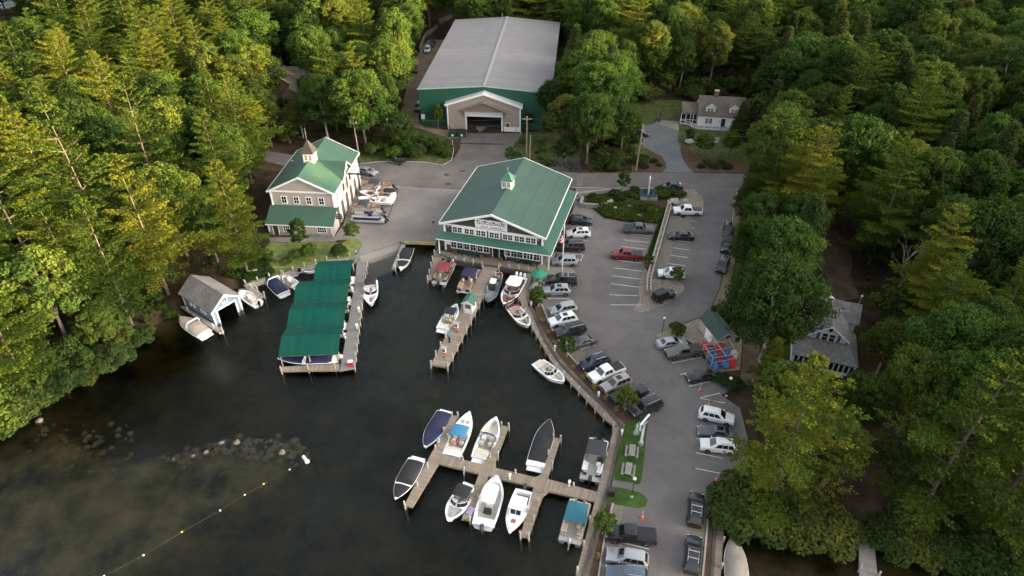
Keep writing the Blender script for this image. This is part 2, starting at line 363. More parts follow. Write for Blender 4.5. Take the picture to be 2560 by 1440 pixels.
# ------------------------------------------------------------------ the setting: paved and planted sheets
def ground_sheet(name, px, lvl, mt, world=None):
    pts = WP(px, 1.0) if world is None else world
    return tag(MB().sheet(pts, 1.0 + .006 * lvl).build(name, mt), kind='structure')
ROAD_PX = [(470, 330), (560, 350), (640, 373), (700, 382), (800, 400), (905, 408), (1000, 402), (1060, 404), (1110, 412), (1132, 400), (1150, 372), (1152, 345), (1165, 333), (1308, 333), (1296, 352), (1280, 372), (1262, 392), (1300, 415), (1370, 425), (1440, 432), (1600, 431), (1850, 434), (1950, 436), (2080, 440), (2080, 477), (1950, 474), (1850, 471), (1700, 470), (1560, 472), (1430, 471), (1200, 472), (1040, 471), (985, 467), (900, 444), (800, 432), (690, 410), (560, 374), (470, 352)]
ground_sheet('road', ROAD_PX, 1, M['asphalt_road'])
ground_sheet('concrete_apron', [(888, 444), (985, 467), (1140, 473), (1200, 474), (1130, 560), (1092, 600), (1090, 612), (1010, 611), (1000, 603), (985, 610), (930, 628), (900, 637), (893, 655), (884, 662), (888, 640), (905, 612), (895, 598), (845, 600), (838, 604), (676, 606), (672, 594), (838, 590), (860, 560)], 2, M['concrete'])
ground_sheet('workshop_lawn', [(640, 640), (676, 607), (835, 605), (852, 610), (872, 598), (895, 599), (906, 612), (890, 640), (800, 654), (690, 688), (612, 711), (600, 690), (630, 670)], 2, M['lawn'])
ground_sheet('parking_lot', [(1440, 470), (1845, 470), (1838, 500), (1830, 560), (1822, 600), (1812, 660), (1806, 680), (1798, 720), (1780, 765), (1753, 791), (1707, 809), (1675, 823), (1645, 834), (1640, 845), (1660, 852), (1753, 891), (1778, 919), (1800, 930), (1835, 960), (1823, 977), (1803, 988), (1850, 1020), (1870, 1100), (1860, 1200), (1790, 1225), (1778, 1225), (1762, 1440), (1745, 1640), (1440, 1640), (1476, 1440), (1519, 1260), (1546, 1134), (1566, 1058), (1540, 1030), (1460, 945), (1403, 880), (1370, 835), (1345, 775), (1352, 700), (1385, 660), (1405, 600), (1430, 545)], 3, M['asphalt'])
ground_sheet('store_walk', [(1436, 520), (1450, 500), (1490, 530), (1480, 545), (1428, 545), (1385, 645), (1435, 675), (1440, 684), (1425, 690), (1345, 684), (1345, 660), (1370, 640)], 4, M['concrete'])
ground_sheet('planting_bed', [(1438, 500), (1475, 484), (1580, 476), (1640, 473), (1650, 474), (1700, 474), (1700, 500), (1675, 521), (1667, 530), (1643, 562), (1604, 557), (1570, 557), (1509, 546), (1492, 530), (1450, 505)], 4, M['mulch'])
ground_sheet('plant_strip', [(1643, 561), (1667, 526), (1674, 521), (1633, 646), (1625, 690), (1608, 680), (1619, 632)], 4, M['mulch'])
ground_sheet('gravel_corner', [(1700, 474), (1736, 474), (1754, 491), (1760, 510), (1757, 528), (1684, 530), (1675, 522), (1700, 500)], 4, M['gravel'])
ground_sheet('upper_pavers', [(1680, 525), (1728, 539), (1728, 578), (1690, 597), (1669, 665), (1634, 700), (1638, 671)], 4, M['pavers'])
ground_sheet('gravel_island', [(1610, 668), (1596, 718), (1600, 750), (1586, 772), (1590, 779), (1604, 781), (1630, 776), (1683, 751), (1711, 724), (1709, 713), (1692, 704), (1657, 700), (1634, 697), (1626, 684)], 5, M['gravel'])
ground_sheet('shed_gravel', [(1675, 824), (1646, 833), (1640, 839), (1643, 846), (1655, 849), (1714, 849), (1753, 872), (1775, 916), (1800, 930), (1850, 925), (1856, 850), (1790, 770), (1780, 768), (1753, 794), (1707, 811)], 5, M['gravel'])
ground_sheet('lot_edge_strip', [(1838, 498), (1852, 500), (1850, 560), (1840, 640), (1822, 740), (1795, 790), (1755, 800), (1782, 766), (1800, 720), (1814, 660), (1832, 560)], 4, M['dirt'])
ground_sheet('boardwalk_mulch', [(1337, 766), (1356, 766), (1380, 824), (1409, 872), (1453, 922), (1498, 966), (1542, 1013), (1600, 1043), (1566, 1058), (1539, 1038), (1514, 1013), (1459, 955), (1403, 894), (1370, 844), (1345, 800)], 5, M['mulch'])
ground_sheet('lot_pavers', [(1359, 764), (1385, 762), (1405, 800), (1435, 850), (1470, 895), (1520, 945), (1560, 990), (1596, 1034), (1545, 1013), (1500, 965), (1455, 921), (1411, 871), (1382, 823)], 4, M['pavers'])
ground_sheet('picnic_lawn', [(1564, 1057), (1601, 1046), (1621, 1040), (1609, 1156), (1604, 1199), (1600, 1208), (1593, 1211), (1575, 1206), (1534, 1200), (1546, 1134)], 6, M['turf'])
ground_sheet('nose_lawn', [(1526, 1217), (1560, 1221), (1598, 1231), (1612, 1240), (1619, 1252), (1613, 1266), (1596, 1271), (1518, 1258)], 6, M['turf'])
ground_sheet('lower_mulch', [(1517, 1260), (1531, 1261), (1511, 1345), (1496, 1440), (1466, 1640), (1440, 1640), (1474, 1440)], 5, M['mulch'])
ground_sheet('lower_pavers', [(1533, 1261), (1560, 1265), (1554, 1296), (1541, 1357), (1516, 1440), (1480, 1640), (1467, 1640), (1497, 1440), (1512, 1348)], 5, M['pavers'])
ground_sheet('right_pavers', [(1725, 1213), (1774, 1225), (1754, 1440), (1737, 1640), (1670, 1640), (1700, 1440)], 5, M['pavers'])
ground_sheet('right_mulch', [(1780, 1226), (1786, 1250), (1772, 1440), (1762, 1640), (1746, 1640), (1760, 1440)], 5, M['mulch'])
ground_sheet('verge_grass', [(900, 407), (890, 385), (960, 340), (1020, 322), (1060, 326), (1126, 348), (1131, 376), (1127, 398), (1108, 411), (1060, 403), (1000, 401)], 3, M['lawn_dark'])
ground_sheet('barn_yard_dirt', [(1140, 45), (1095, 62), (1062, 110), (1035, 150), (1020, 210), (1005, 265), (1000, 290), (1025, 316), (1060, 325), (1125, 347), (1165, 345), (1168, 330), (1060, 318), (1046, 300), (1056, 200), (1140, 60)], 4, M['dirt'])
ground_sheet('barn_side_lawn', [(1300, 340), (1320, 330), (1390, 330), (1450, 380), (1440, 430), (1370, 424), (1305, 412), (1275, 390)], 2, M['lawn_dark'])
ground_sheet('stub_driveway', [(1393, 394), (1449, 394), (1454, 430), (1376, 424)], 4, M['asphalt_dark'])
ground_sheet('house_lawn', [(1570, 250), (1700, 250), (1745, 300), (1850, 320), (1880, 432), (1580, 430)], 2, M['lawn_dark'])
ground_sheet('house_driveway', [(1590, 318), (1637, 309), (1697, 328), (1694, 350), (1701, 371), (1707, 395), (1717, 414), (1734, 432), (1656, 431), (1665, 420), (1666, 408), (1654, 391), (1620, 373), (1600, 360), (1590, 335)], 4, M['blue_gravel'])
ground_sheet('house_patio', [(1637, 308), (1697, 327), (1697, 303), (1640, 300)], 4, M['concrete'])
ground_sheet('driveway_mulch', [(1586, 429), (1656, 430), (1664, 419), (1665, 408), (1653, 393), (1632, 384), (1600, 388)], 5, M['mulch'])
ground_sheet('house_mulch', [(1700, 372), (1706, 395), (1716, 414), (1735, 431), (1880, 432), (1880, 405), (1800, 396), (1740, 392), (1712, 360)], 5, M['mulch'])
ground_sheet('front_path', [(1785, 344), (1802, 342), (1795, 356), (1770, 362), (1762, 358)], 5, M['concrete'])
ground_sheet('sandy_slope', [(2060, 590), (2085, 570), (2112, 582), (2118, 610), (2132, 650), (2126, 690), (2150, 745), (2100, 752), (2040, 748), (2046, 700), (2034, 660), (2050, 625)], 2, M['dirt_dark'])
ground_sheet('gravel_path', [(1850, 780), (1885, 775), (1900, 870), (1890, 960), (1850, 965), (1858, 850)], 2, M['dirt_dark'])
ground_sheet('leaf_path', [(2075, 1120), (2110, 1120), (2140, 1230), (2200, 1300), (2195, 1352), (2140, 1348), (2105, 1260)], 2, M['mulch'])
M['stain'] = mat('stain', (.2, .182, .158), .85, var=.2, scale=.8, detail=8)
ground_sheet('road_patch', [(1443, 437), (1458, 437), (1457, 466), (1442, 466)], 4, M['asphalt'])
ground_sheet('drain_strip', [(1148, 357), (1262, 360), (1262, 362), (1148, 359)], 4, M['black'])
ground_sheet('yard_drain', [(994, 478), (996, 478), (969, 551), (967, 551)], 4, M['black'])
for i, (a, b_) in enumerate([(961, 556), (1117, 437), (1574 + 134, 542)]):
    c = W(a, b_); ground_sheet('manhole_cover', None, 7, M['dark_metal'], [(c[0] + .55 * math.cos(t * .5236), c[1] + .55 * math.sin(t * .5236)) for t in range(12)])
for a, b_ in ((1156, 428), (1121, 460)):
    c = W(a, b_); ground_sheet('drain_grate', None, 5, M['black'], [(c[0] - .6, c[1] - .4), (c[0] + .6, c[1] - .4), (c[0] + .6, c[1] + .4), (c[0] - .6, c[1] + .4)])
for px in ([(1068, 583), (1083, 585), (1080, 596), (1070, 600), (1064, 596)], [(1195, 308), (1220, 306), (1218, 318), (1200, 330), (1190, 322)]):
    ground_sheet('wet_stain', px, 5, M['stain'])
# concrete launching ramp going down into the water
rp_ = [W(905, 645), W(985, 616), W(1010, 610), W(1003, 640, 0), W(975, 672, -1), W(925, 690, -1)]
MBr = MB(); a0, a1 = Vector(W(893, 634)), Vector(W(1006, 597)); b0, b1 = Vector(W(914, 705, -1.2)), Vector(W(990, 674, -1.2)); c0, c1 = a0.lerp(b0, .36), a1.lerp(b1, .36)
MBr.add([(*a0, 1.005), (*a1, 1.005), (*c1, .28), (*c0, .28)], [(3, 2, 1, 0)]); MBr.mi = 1; MBr.add([(*c0, .28), (*c1, .28), (*b1, -1.2), (*b0, -1.2)], [(3, 2, 1, 0)])
tag(MBr.build('launch_ramp', [M['concrete'], M['concrete_wet']]), kind='structure')
# tar seams and oil marks on the asphalt
tar = MB(); rt = random.Random(4)
for px in ([(1470, 560), (1500, 640), (1480, 720), (1520, 800)], [(1560, 800), (1640, 900), (1660, 1000), (1690, 1120)], [(1450, 740), (1560, 770), (1600, 800)], [(1620, 1120), (1700, 1090), (1740, 1000)], [(1780, 480), (1770, 560), (1790, 640), (1740, 720)], [(1180, 440), (1300, 425), (1480, 450), (1800, 452)], [(1640, 1240), (1660, 1330), (1640, 1440)]):
    w_ = [Vector(W(*p)) for p in px]; pts = []
    for a, b_ in zip(w_[:-1], w_[1:]):
        for k in range(8): q = a.lerp(b_, k / 8); pts.append(q + Vector((rt.uniform(-.25, .25), rt.uniform(-.25, .25))))
    for a, b_ in zip(pts[:-1], pts[1:]):
        d = (b_ - a).normalized(); n = Vector((-d.y, d.x)) * rt.uniform(.02, .045); tar.add([(*(a - n), 1.028), (*(b_ - n), 1.028), (*(b_ + n), 1.028), (*(a + n), 1.028)], [(0, 1, 2, 3)])
for k in range(70):
    px = rt.choice([(rt.uniform(1540, 1600), rt.uniform(590, 760)), (rt.uniform(1420, 1500), rt.uniform(560, 760)), (rt.uniform(1680, 1740), rt.uniform(600, 690)), (rt.uniform(1480, 1700), rt.uniform(820, 1000)), (rt.uniform(1640, 1800), rt.uniform(900, 1200))])
    x, y = W(*px); r_ = rt.uniform(.08, .4); ph = [rt.uniform(.5, 1.2) for _ in range(9)]
    tar.sheet([(x + r_ * ph[j] * math.cos(j * .698), y + r_ * ph[j] * math.sin(j * .698)) for j in range(9)], 1.027)
M['tar'] = mat('tar', (.108, .099, .092), .8, var=.3, scale=2); tag(tar.build('tar_marks', M['tar']), kind='structure')
# painted bay lines
LINES = []
def zl(o, s, *L):
    for a in L: LINES.append(((o[0] + a[0] / s, o[1] + a[1] / s), (o[0] + a[2] / s, o[1] + a[3] / s)))
zl((1340, 420), 3.79, (850, 620, 1085, 645), (832, 682, 1070, 708), (808, 745, 1050, 772), (765, 875, 995, 905), (745, 948, 1005, 980), (727, 1022, 990, 1055), (710, 1097, 968, 1130), (698, 1202, 968, 1212), (710, 1297, 980, 1300), (315, 540, 535, 570), (285, 662, 490, 692), (95, 1237, 320, 1240), (1310, 685, 1470, 705), (1298, 757, 1452, 777), (1275, 828, 1438, 850), (1255, 907, 1420, 928), (1475, 502, 1518, 506), (1475, 570, 1500, 572), (195, 805, 445, 822), (445, 822, 425, 885), (300, 805, 430, 885), (250, 790, 380, 880))
zl((1320, 680), 3.6, (475, 695, 605, 660), (1295, 822, 1560, 768), (1370, 923, 1430, 912), (1450, 1030, 1720, 968), (1545, 1135, 1730, 1090), (1545, 1135, 1755, 1180), (1525, 1250, 1545, 1252), (1525, 1370, 1560, 1375), (575, 750, 660, 728))
zl((1300, 1000), 3.272, (1435, 560, 1690, 612), (1440, 432, 1660, 478), (1540, 0, 1680, 25), (805, 1160, 1060, 1222), (1000, 1375, 1035, 1383), (1445, 315, 1480, 318), (1450, 198, 1475, 203))
ml = MB()
for (a, b_) in LINES:
    p, q = Vector(W(*a)), Vector(W(*b_)); d = (q - p).normalized(); n = Vector((-d.y, d.x)) * .065
    ml.add([(*(p - n), 1.036), (*(q - n), 1.036), (*(q + n), 1.036), (*(p + n), 1.036)], [(0, 1, 2, 3)])
p, q = Vector(W(690, 397)), Vector(W(1110, 444))
tag(ml.build('parking_lines', M['paint_line']), kind='structure')
def ribbon(name, px, w, z0, z1, mt, z=1.0, closed=False):
    """a kerb or low wall following a line"""
    pts = [Vector(W(a, b_, z)) for a, b_ in px]; rings = []
    for i, p in enumerate(pts):
        d = (pts[min(i + 1, len(pts) - 1)] - pts[max(i - 1, 0)]).normalized(); n = Vector((-d.y, d.x)) * w / 2
        rings.append([(*(p - n), z0), (*(p + n), z0), (*(p + n), z1), (*(p - n), z1)])
    return MB().loft(rings).build(name, mt)
for px in ([(1353, 700), (1347, 740), (1356, 766), (1380, 824), (1409, 872), (1453, 922), (1498, 966), (1542, 1013)], [(1532, 1259), (1511, 1346), (1496, 1440), (1467, 1630)], [(1776, 1224), (1757, 1440), (1741, 1630)], [(1430, 470), (1480, 470), (1560, 474), (1640, 471)], [(1040, 472), (985, 467)]):
    tag(ribbon('granite_kerb', px, .2, .8, 1.14, M['granite']), kind='structure')
for px in ([(900, 409), (960, 404), (1060, 405), (1108, 413), (1129, 400), (1134, 376), (1130, 350)], [(1845, 472), (1837, 500), (1830, 560)]):
    tag(ribbon('verge_kerb', px, .16, .8, 1.1, M['granite']), kind='structure')
# bulkheads under deck and boardwalk
M['bulkhead'] = mat('bulkhead', (.07, .06, .05), .9, var=.3, scale=1.5)
for nm, px in (('lot_bulkhead', [(1335, 681), (1319, 742), (1341, 800), (1363, 850), (1399, 905), (1461, 968), (1521, 1026), (1553, 1062), (1531, 1180), (1507, 1260), (1458, 1440), (1430, 1560)]), ('store_bulkhead', [(1090, 612), (1097, 633), (1141, 651), (1241, 665), (1335, 681)]), ('lawn_seawall', [(612, 711), (690, 690), (800, 655), (884, 641), (903, 641)]), ('cove_bulkhead', [(1791, 1268), (1780, 1440), (1769, 1600)])):
    tag(ribbon(nm, px, .35, -2.0, .97, M['bulkhead'] if nm != 'lawn_seawall' else M['stone']), kind='structure')
# ================================================================== BUILDINGS
def frame_T(face, u, off, z):
    """local matrix: x along the wall, y outwards, z up"""
    a = {'f': R(180), 'r': R(-90), 'l': R(90), 'b': 0}[face]
    loc = {'f': (u, off, z), 'r': (off, u, z), 'l': (off, u, z), 'b': (u, off, z)}[face]
    return Matrix.Translation(loc) @ Matrix.Rotation(a, 4, 'Z')
def window(root, face, u, z, w, h, off, cols=2, rows=2, name='window', fm=None, pm=None, fr=.11, label=None):
    """casing and glazing bars as one part, its pane a sub-part; z is the sill height"""
    T = frame_T(face, u, off, z); b = MB(); b.T = T
    for s in (-1, 1): b.box((s * (w / 2 + fr / 2), .04, h / 2), (fr, .1, h + 2 * fr))
    b.box((0, .04, h + fr / 2), (w, .1, fr)); b.box((0, .05, -fr / 2), (w + .08, .14, fr))
    for i in range(1, cols): b.box((-w / 2 + w * i / cols, .035, h / 2), (.05, .06, h))
    for i in range(1, rows): b.box((0, .032, h * i / rows), (w, .05, .04))
    o = b.build(name, fm or M['trim'], root)
    if label: o['label'] = label
    p = MB(); p.T = T; p.box((0, .0, h / 2), (w - .02, .05, h - .02)); p.build('pane', pm or M['glass'], o)
    return o
def door(root, face, u, z, w, h, off, m, name='door', fr=.12, handle=True, label=None):
    T = frame_T(face, u, off, z); b = MB(); b.T = T
    b.box((0, .02, h / 2), (w, .07, h)); o = b.build(name, m, root)
    c = MB(); c.T = T
    for s in (-1, 1): c.box((s * (w / 2 + fr / 2), .04, h / 2), (fr, .12, h + .001))
    c.box((0, .04, h + fr / 2), (w + 2 * fr, .12, fr)); c.build('frame', M['trim'], o)
    if handle:
        k = MB(); k.T = T; k.box((w * .38, .09, h * .45), (.06, .08, .14)); k.build('handle', M['steel'], o)
    if label: o['label'] = label
    return o
def gable_roof(b, w, y0, y1, ze, zr, th=.22, cx=0.0):
    b.exy([(cx - w / 2, ze), (cx, zr), (cx + w / 2, ze), (cx + w / 2, ze - th), (cx, zr - th), (cx - w / 2, ze - th)], y0, y1); return b
def gable_walls(b, w, y0, y1, ze, zr, cx=0.0, z0=-.6):
    b.exy([(cx - w / 2, z0), (cx + w / 2, z0), (cx + w / 2, ze), (cx, zr), (cx - w / 2, ze)], y0, y1); return b
def bargeboards(b, w, y, ze, zr, th=.32, d=.1, cx=0.0, face=-1):
    """white boards on the raking edge of a gable"""
    k = .012
    for s in (-1, 1):
        b.exy([(cx, zr + k), (cx + s * (w / 2 + k), ze + k), (cx + s * (w / 2 + k), ze - th), (cx, zr - th)], y - d / 2 + face * d / 2, y + d / 2 + face * d / 2)
    return b
def slab(b, p0, p1, p2, p3, th=.14):
    """sloping roof sheet through four corners"""
    vs = [Vector(p) for p in (p0, p1, p2, p3)]; n = (vs[1] - vs[0]).cross(vs[3] - vs[0]).normalized()
    if n.z < 0: n = -n
    lo = [v - n * th for v in vs]
    return b.add([tuple(v) for v in vs] + [tuple(v) for v in lo], [(0, 1, 2, 3), (7, 6, 5, 4), (0, 4, 5, 1), (1, 5, 6, 2), (2, 6, 7, 3), (3, 7, 4, 0)])
def cupola(root, x, y, z, s, h, rh, roofm, lit_tint=True, finial=1.2, legs=False):
    """square louvred lantern on a ridge, with pyramid roof and finial"""
    b = MB(); b.box((x, y, z + h / 2 - .5), (s, s, h + 1.0)); o = b.build('cupola', M['trim'], root)
    for f, u, off in (('f', x, y - s / 2), ('b', x, y + s / 2), ('r', y, x + s / 2), ('l', y, x - s / 2)):
        for k in (-1, 1): window(o, f, u + k * s * .22, z + h * .25, s * .3, h * .58, off, 2, 3, fr=.05, pm=M['glass_lit_tint'] if lit_tint else M['glass'])
    r = MB(); e = s / 2 + .28
    r.add([(x - e, y - e, z + h), (x + e, y - e, z + h), (x + e, y + e, z + h), (x - e, y + e, z + h), (x, y, z + h + rh), ], [(0, 1, 4), (1, 2, 4), (2, 3, 4), (3, 0, 4), (3, 2, 1, 0)])
    rr = r.build('cupola_roof', roofm, root)
    MB().tube([(x, y, z + h + rh - .1), (x, y, z + h + rh + finial)], .05).lathe([(.02, -.12), (.14, 0), (.02, .12)], (x, y, z + h + rh + finial * .55), 8).build('finial', M['steel'], rr)
    return o

# ---- boat storage barn
M['green_wall'] = stripes('green_wall', (.018, .085, .05), (.011, .055, .032), 'X', .9, .12, .5, var=.08)
M['green_wall_side'] = stripes('green_wall_side', (.018, .085, .05), (.011, .055, .032), 'Y', .9, .12, .5, var=.08)
M['barn_roof'] = stripes('barn_roof', (.152, .147, .144), (.122, .119, .116), 'Y', 1.5, .1, .75, 0.0, var=.1, vscale=.35, jitter=.06)
M['tan'] = stripes('tan', (.33, .275, .23), (.27, .22, .185), 'X', .8, .1, .7, var=.06)
M['tan_side'] = stripes('tan_side', (.33, .275, .23), (.27, .22, .185), 'Y', .8, .1, .7, var=.06)
def barn():
    t = empty('storage_barn', (-6.9, 164.9, 1.0), R(-5.2), 'very large green metal barn with a long pale grey roof and tan gabled entrance', 'barn')
    w, l, ze, zr = 33.1, 60.3, 9.68, 10.96
    b = MB(); b.exy([(-w / 2 + .1, -.6), (-4.4, -.6), (-4.4, 5), (4.4, 5), (4.4, -.6), (w / 2 - .1, -.6), (w / 2 - .1, ze - .2), (0, zr - .2), (-w / 2 + .1, ze - .2)], .1, .4)
    b.mi = 1
    for s in (-1, 1): b.box((s * (w / 2 - .25), l / 2 + .2, ze / 2 - .4), (.3, l - .4, ze - .15))
    b.mi = 0; b.exy([(-w / 2 + .1, -.6), (w / 2 - .1, -.6), (w / 2 - .1, ze - .2), (0, zr - .2), (-w / 2 + .1, ze - .2)], l - .4, l - .1)
    b.build('wall', [M['green_wall'], M['green_wall_side']], t)
    r = gable_roof(MB(), w + .3, 0, l, ze, zr).build('roof', M['barn_roof'], t)
    MB().box((0, l / 2, zr + .03), (.7, l, .1)).build('ridge_cap', mat('ridge_cap', (.2, .2, .2), .6), r)
    MB().tube([(-1.6, l - .6, zr - .3), (-1.6, l - .6, zr + 1.2)], .12).build('vent_pipe', M['steel'], r)
    bargeboards(MB(), w + .3, 0, ze, zr, .25, .08).build('fascia', mat('green_fascia', (.3, .42, .36), .5), r)
    # tan entrance block
    pw, pe, pr, pd = 18.4, 6.6, 9.55, 1.6
    p = MB(); p.exy([(-pw / 2, -.6), (-4.4, -.6), (-4.4, 5), (4.4, 5), (4.4, -.6), (pw / 2, -.6), (pw / 2, pe), (0, pr), (-pw / 2, pe)], -pd, 0.08)
    e = p.build('entrance_block', M['tan'], t)
    gable_roof(MB(), pw + 1.0, -pd - .4, .08, pe + .12, pr + .3, .25).build('entrance_roof', mat('entrance_roof', (.42, .41, .4), .6), e)
    bargeboards(MB(), pw + 1.0, -pd - .42, pe + .12, pr + .3, .5, .12).build('bargeboard', M['trim'], e)
    for s in (-1, 1): MB().box((s * (pw / 2 - .1), -pd - .03, pe / 2 - .1), (.34, .1, pe)).build('corner_board', M['trim'], e)
    fr = MB()
    for s in (-1, 1): fr.box((s * 4.55, -pd - .06, 2.5), (.32, .16, 5.0))
    fr.box((0, -pd - .06, 5.12), (9.4, .16, .3)); fr.build('door_frame', M['trim'], t)
    sh = MB(); sh.box((0, -pd + .35, 4.25), (8.8, .12, 1.5))
    for k in range(3): sh.box((0, -pd + .28, 3.75 + k * .5), (8.7, .05, .04))
    sh.build('roller_door', M['trim'], t)
    # timber truss over the door
    wood = mat('truss_wood', (.24, .17, .14), .8, var=.2)
    tr = MB(); y = -pd - .9
    for s in (-1, 1):
        tr.tube([(s * 5.6, y, 5.35), (0, y, 7.5)], .17, 4); tr.tube([(0, y, 5.6), (s * 1.5, y, 6.8)], .13, 4)
        tr.tube([(s * 5.2, y, 5.4), (s * 5.2, -pd, 4.0)], .12, 4); tr.box((s * 5.2, -pd - .08, 4.5), (.25, .14, 2.2))
        tr.tube([(s * 5.2, y, 5.45), (s * 5.2, -pd + .1, 5.45)], .14, 4)
    tr.box((0, y, 5.45), (11.4, .28, .26)); tro = tr.build('porch_truss', wood, t)
    cv = MB()
    for s in (-1, 1): slab(cv, (s * 6.0, y - .35, 5.42), (0, y - .35, 7.72), (0, -pd, 7.72), (s * 6.0, -pd, 5.42), .1)
    cv.build('porch_roof', mat('porch_shingle', (.2, .165, .15), .8), tro)
    door(t, 'f', 6.0, 0, 1.0, 2.2, -pd, mat('brown_door', (.07, .05, .045), .5))
    sk = MB(); sk.box((7.1, -pd - .03, .6), (4.1, .08, 1.2)); sk.build('skirting', M['trim'], t)
    MB().box((-15.8, .06, 2.4), (.9, .08, 1.3)).build('notice', M['trim'], t)
    ins = MB(); ins.box((0, 12, .02), (30, 23, .03)); ins.build('interior_floor', M['asphalt_dark'], t)
    MB().box((0, 20, 4), (30, .3, 8.5)).build('dark_backing', mat('doorway_dark', (.03, .03, .03), .9), t)  # near-black backing: darkness of the open barn put into its colour
    for s in (-1, 1):
        st = MB(); x0 = -pw / 2 - .6
    st = MB()
    for k in range(4): st.box((-8.2 + k * .35, -pd - 1.0, .2 + (3 - k) * .2), (.35, 1.1, .4 + (3 - k) * .4))
    st.build('steps', M['weathered'], t)
    return t
barn()

# ---- boat shop on the wharf, green roof with wrap-round porch roof
M['store_roof'] = stripes('store_roof', (.031, .07, .05), (.016, .038, .027), 'X', 2.55, .035, .62, 0.0, var=.1, vscale=.8, bump=.2, jitter=.05, col2=(.04, .076, .056))
M['porch_green'] = stripes('porch_green', (.038, .115, .08), (.026, .08, .056), 'X', .55, .1, .62, 0.0, var=.06)
M['porch_green_side'] = stripes('porch_green_side', (.038, .115, .08), (.026, .08, .056), 'Y', .55, .1, .62, 0.0, var=.06)
M['brown_siding'] = stripes('brown_siding', (.062, .05, .045), (.045, .036, .032), 'Z', .22, .14, .75, var=.08)
def text_mesh(name, s, size, mt, parent, loc, rot, extrude=.02, space=1.0, bold=.012):
    cu = bpy.data.curves.new(name, 'FONT'); cu.body = s; cu.size = size; cu.extrude = extrude; cu.align_x = 'CENTER'; cu.align_y = 'CENTER'; cu.space_character = space; cu.offset = bold
    cu.materials.append(mt); o = bpy.data.objects.new('tmp', cu); COL.objects.link(o)
    dg = bpy.context.evaluated_depsgraph_get(); dg.update(); me = bpy.data.meshes.new_from_object(o.evaluated_get(dg)); bpy.data.objects.remove(o)
    o = link(name, me); o.parent = parent; o.location = loc; o.rotation_euler = rot
    return o
def store():
    t = empty('boat_shop', (-3.7, 105.86, 1.0), R(-15.4), 'large brown waterfront shop with a green gable roof, cupola and name sign', 'building')
    w, l, ze, zr = 20.15, 23.3, 6.25, 9.6
    ww = 18.9; y0 = .7
    sl_ = (zr - ze) / (w / 2)
    gable_walls(MB(), ww, y0, l - .5, zr - sl_ * ww / 2 - .2, zr - .2).build('wall', M['brown_siding'], t)
    r = gable_roof(MB(), w, 0, l, ze, zr, .25).build('roof', M['store_roof'], t)
    bb = bargeboards(MB(), w, 0, ze, zr, .42, .12); bargeboards(bb, w, l, ze, zr, .35, .12, face=1)
    for s in (-1, 1): bb.box((s * (w / 2 + .06), l / 2, ze - .12), (.1, l, .24))
    bb.build('fascia', M['trim'], r)
    # upper front trim
    f = MB(); f.box((0, y0 - .04, 5.72), (ww + .1, .1, .32))
    for s in (-1, 1): f.box((s * (ww / 2 - .12), y0 - .06, 4.75), (.36, .14, 2.1)); f.box((s * (ww / 2 - .1), y0 - .05, 1.4), (.34, .12, 2.9))
    f.build('front_trim', M['trim'], t)
    xs = [-5.9, -3.6, -1.35, 1.2, 3.75, 5.95, 8.1]; xs = [a - .9 for a in xs]
    for grp in ((0, 1, 2), (3,), (4, 5, 6)):
        a, c = xs[grp[0]] - 1.12, xs[grp[-1]] + 1.12
        MB().box(((a + c) / 2, y0 - .03, 4.85), (c - a, .07, 1.55)).build('window_surround', M['trim'], t)
    for x in xs:
        for s in (-1, 1): window(t, 'f', x + s * .48, 4.3, .78, 1.1, y0 - .08, 2, 2, fr=.06)
    # porch roof round two sides
    e, pz, tz = 1.9, 3.5, 4.15
    pr = MB(); xa, xb = -ww / 2 - .9, ww / 2
    slab(pr, (xa - .2, y0 - e, pz), (xb + e, y0 - e, pz), (xb, y0, tz), (xa + .3, y0, tz))
    pr.mi = 1; slab(pr, (xb + e, y0 - e, pz), (xb + e, l - .4, pz), (xb, l - .4, tz), (xb, y0, tz))
    p = pr.build('porch_roof', [M['porch_green'], M['porch_green_side']], t)
    q = MB(); q.box(((xa + xb + e) / 2 - .1, y0 - e - .03, pz - .12), (xb + e - xa + .1, .08, .16)); q.box((xb + e + .03, (l + y0 - e) / 2, pz - .12), (.08, l - y0 + e, .16)); q.build('fascia', M['trim'], p)
    for x in (xa + .3, xb + e - .4):
        MB().box((x, y0 - e + .35, 1.55), (.2, .2, 3.3)).build('porch_post', M['trim'], t)
    for x in (-7.1, -4.5, -1.9, 3.4, 5.8, 8.2 - .5):
        for s in (-1, 1): window(t, 'f', x + s * .62, .75, 1.0, 1.5, y0 - .03, 2, 2, fr=.1)
    door(t, 'f', .55, 0, 1.15, 2.35, y0, M['glass'], 'door'); door(t, 'f', 1.85, 0, 1.15, 2.35, y0, M['glass'], 'door')
    MB().box((-8.7, y0 - .05, 1.75), (.9, .06, .9)).build('notice', M['trim'], t)
    for y in (4, 8, 12, 16, 20): window(t, 'r', y, .9, 1.5, 1.4, ww / 2 + .02, 2, 2)
    cu = cupola(t, 0, 11.0, 9.35, 2.0, 1.75, 1.5, M['porch_green'], True, 1.0)
    cu['label'] = 'square white lantern with small panes and green pyramid roof'
    s = MB(); s.box((-.25, y0 - .14, 6.98), (6.1, .12, 1.8)).mesh
    sg = s.build('sign_board', M['trim'], t)
    bk = mat('sign_black', (.01, .01, .01), .5)
    tx = text_mesh('lettering', 'GOODHUE', .92, bk, sg, (-.25, y0 - .21, 7.2), (R(90), 0, 0), .015, 1.22, .012)
    text_mesh('lettering', 'BOAT', .44, bk, sg, (-1.5, y0 - .21, 6.4), (R(90), 0, 0), .015, 1.3, .008); text_mesh('lettering', 'COMPANY', .44, bk, sg, (.75, y0 - .21, 6.4), (R(90), 0, 0), .015, 1.3, .008)
    orn = MB()
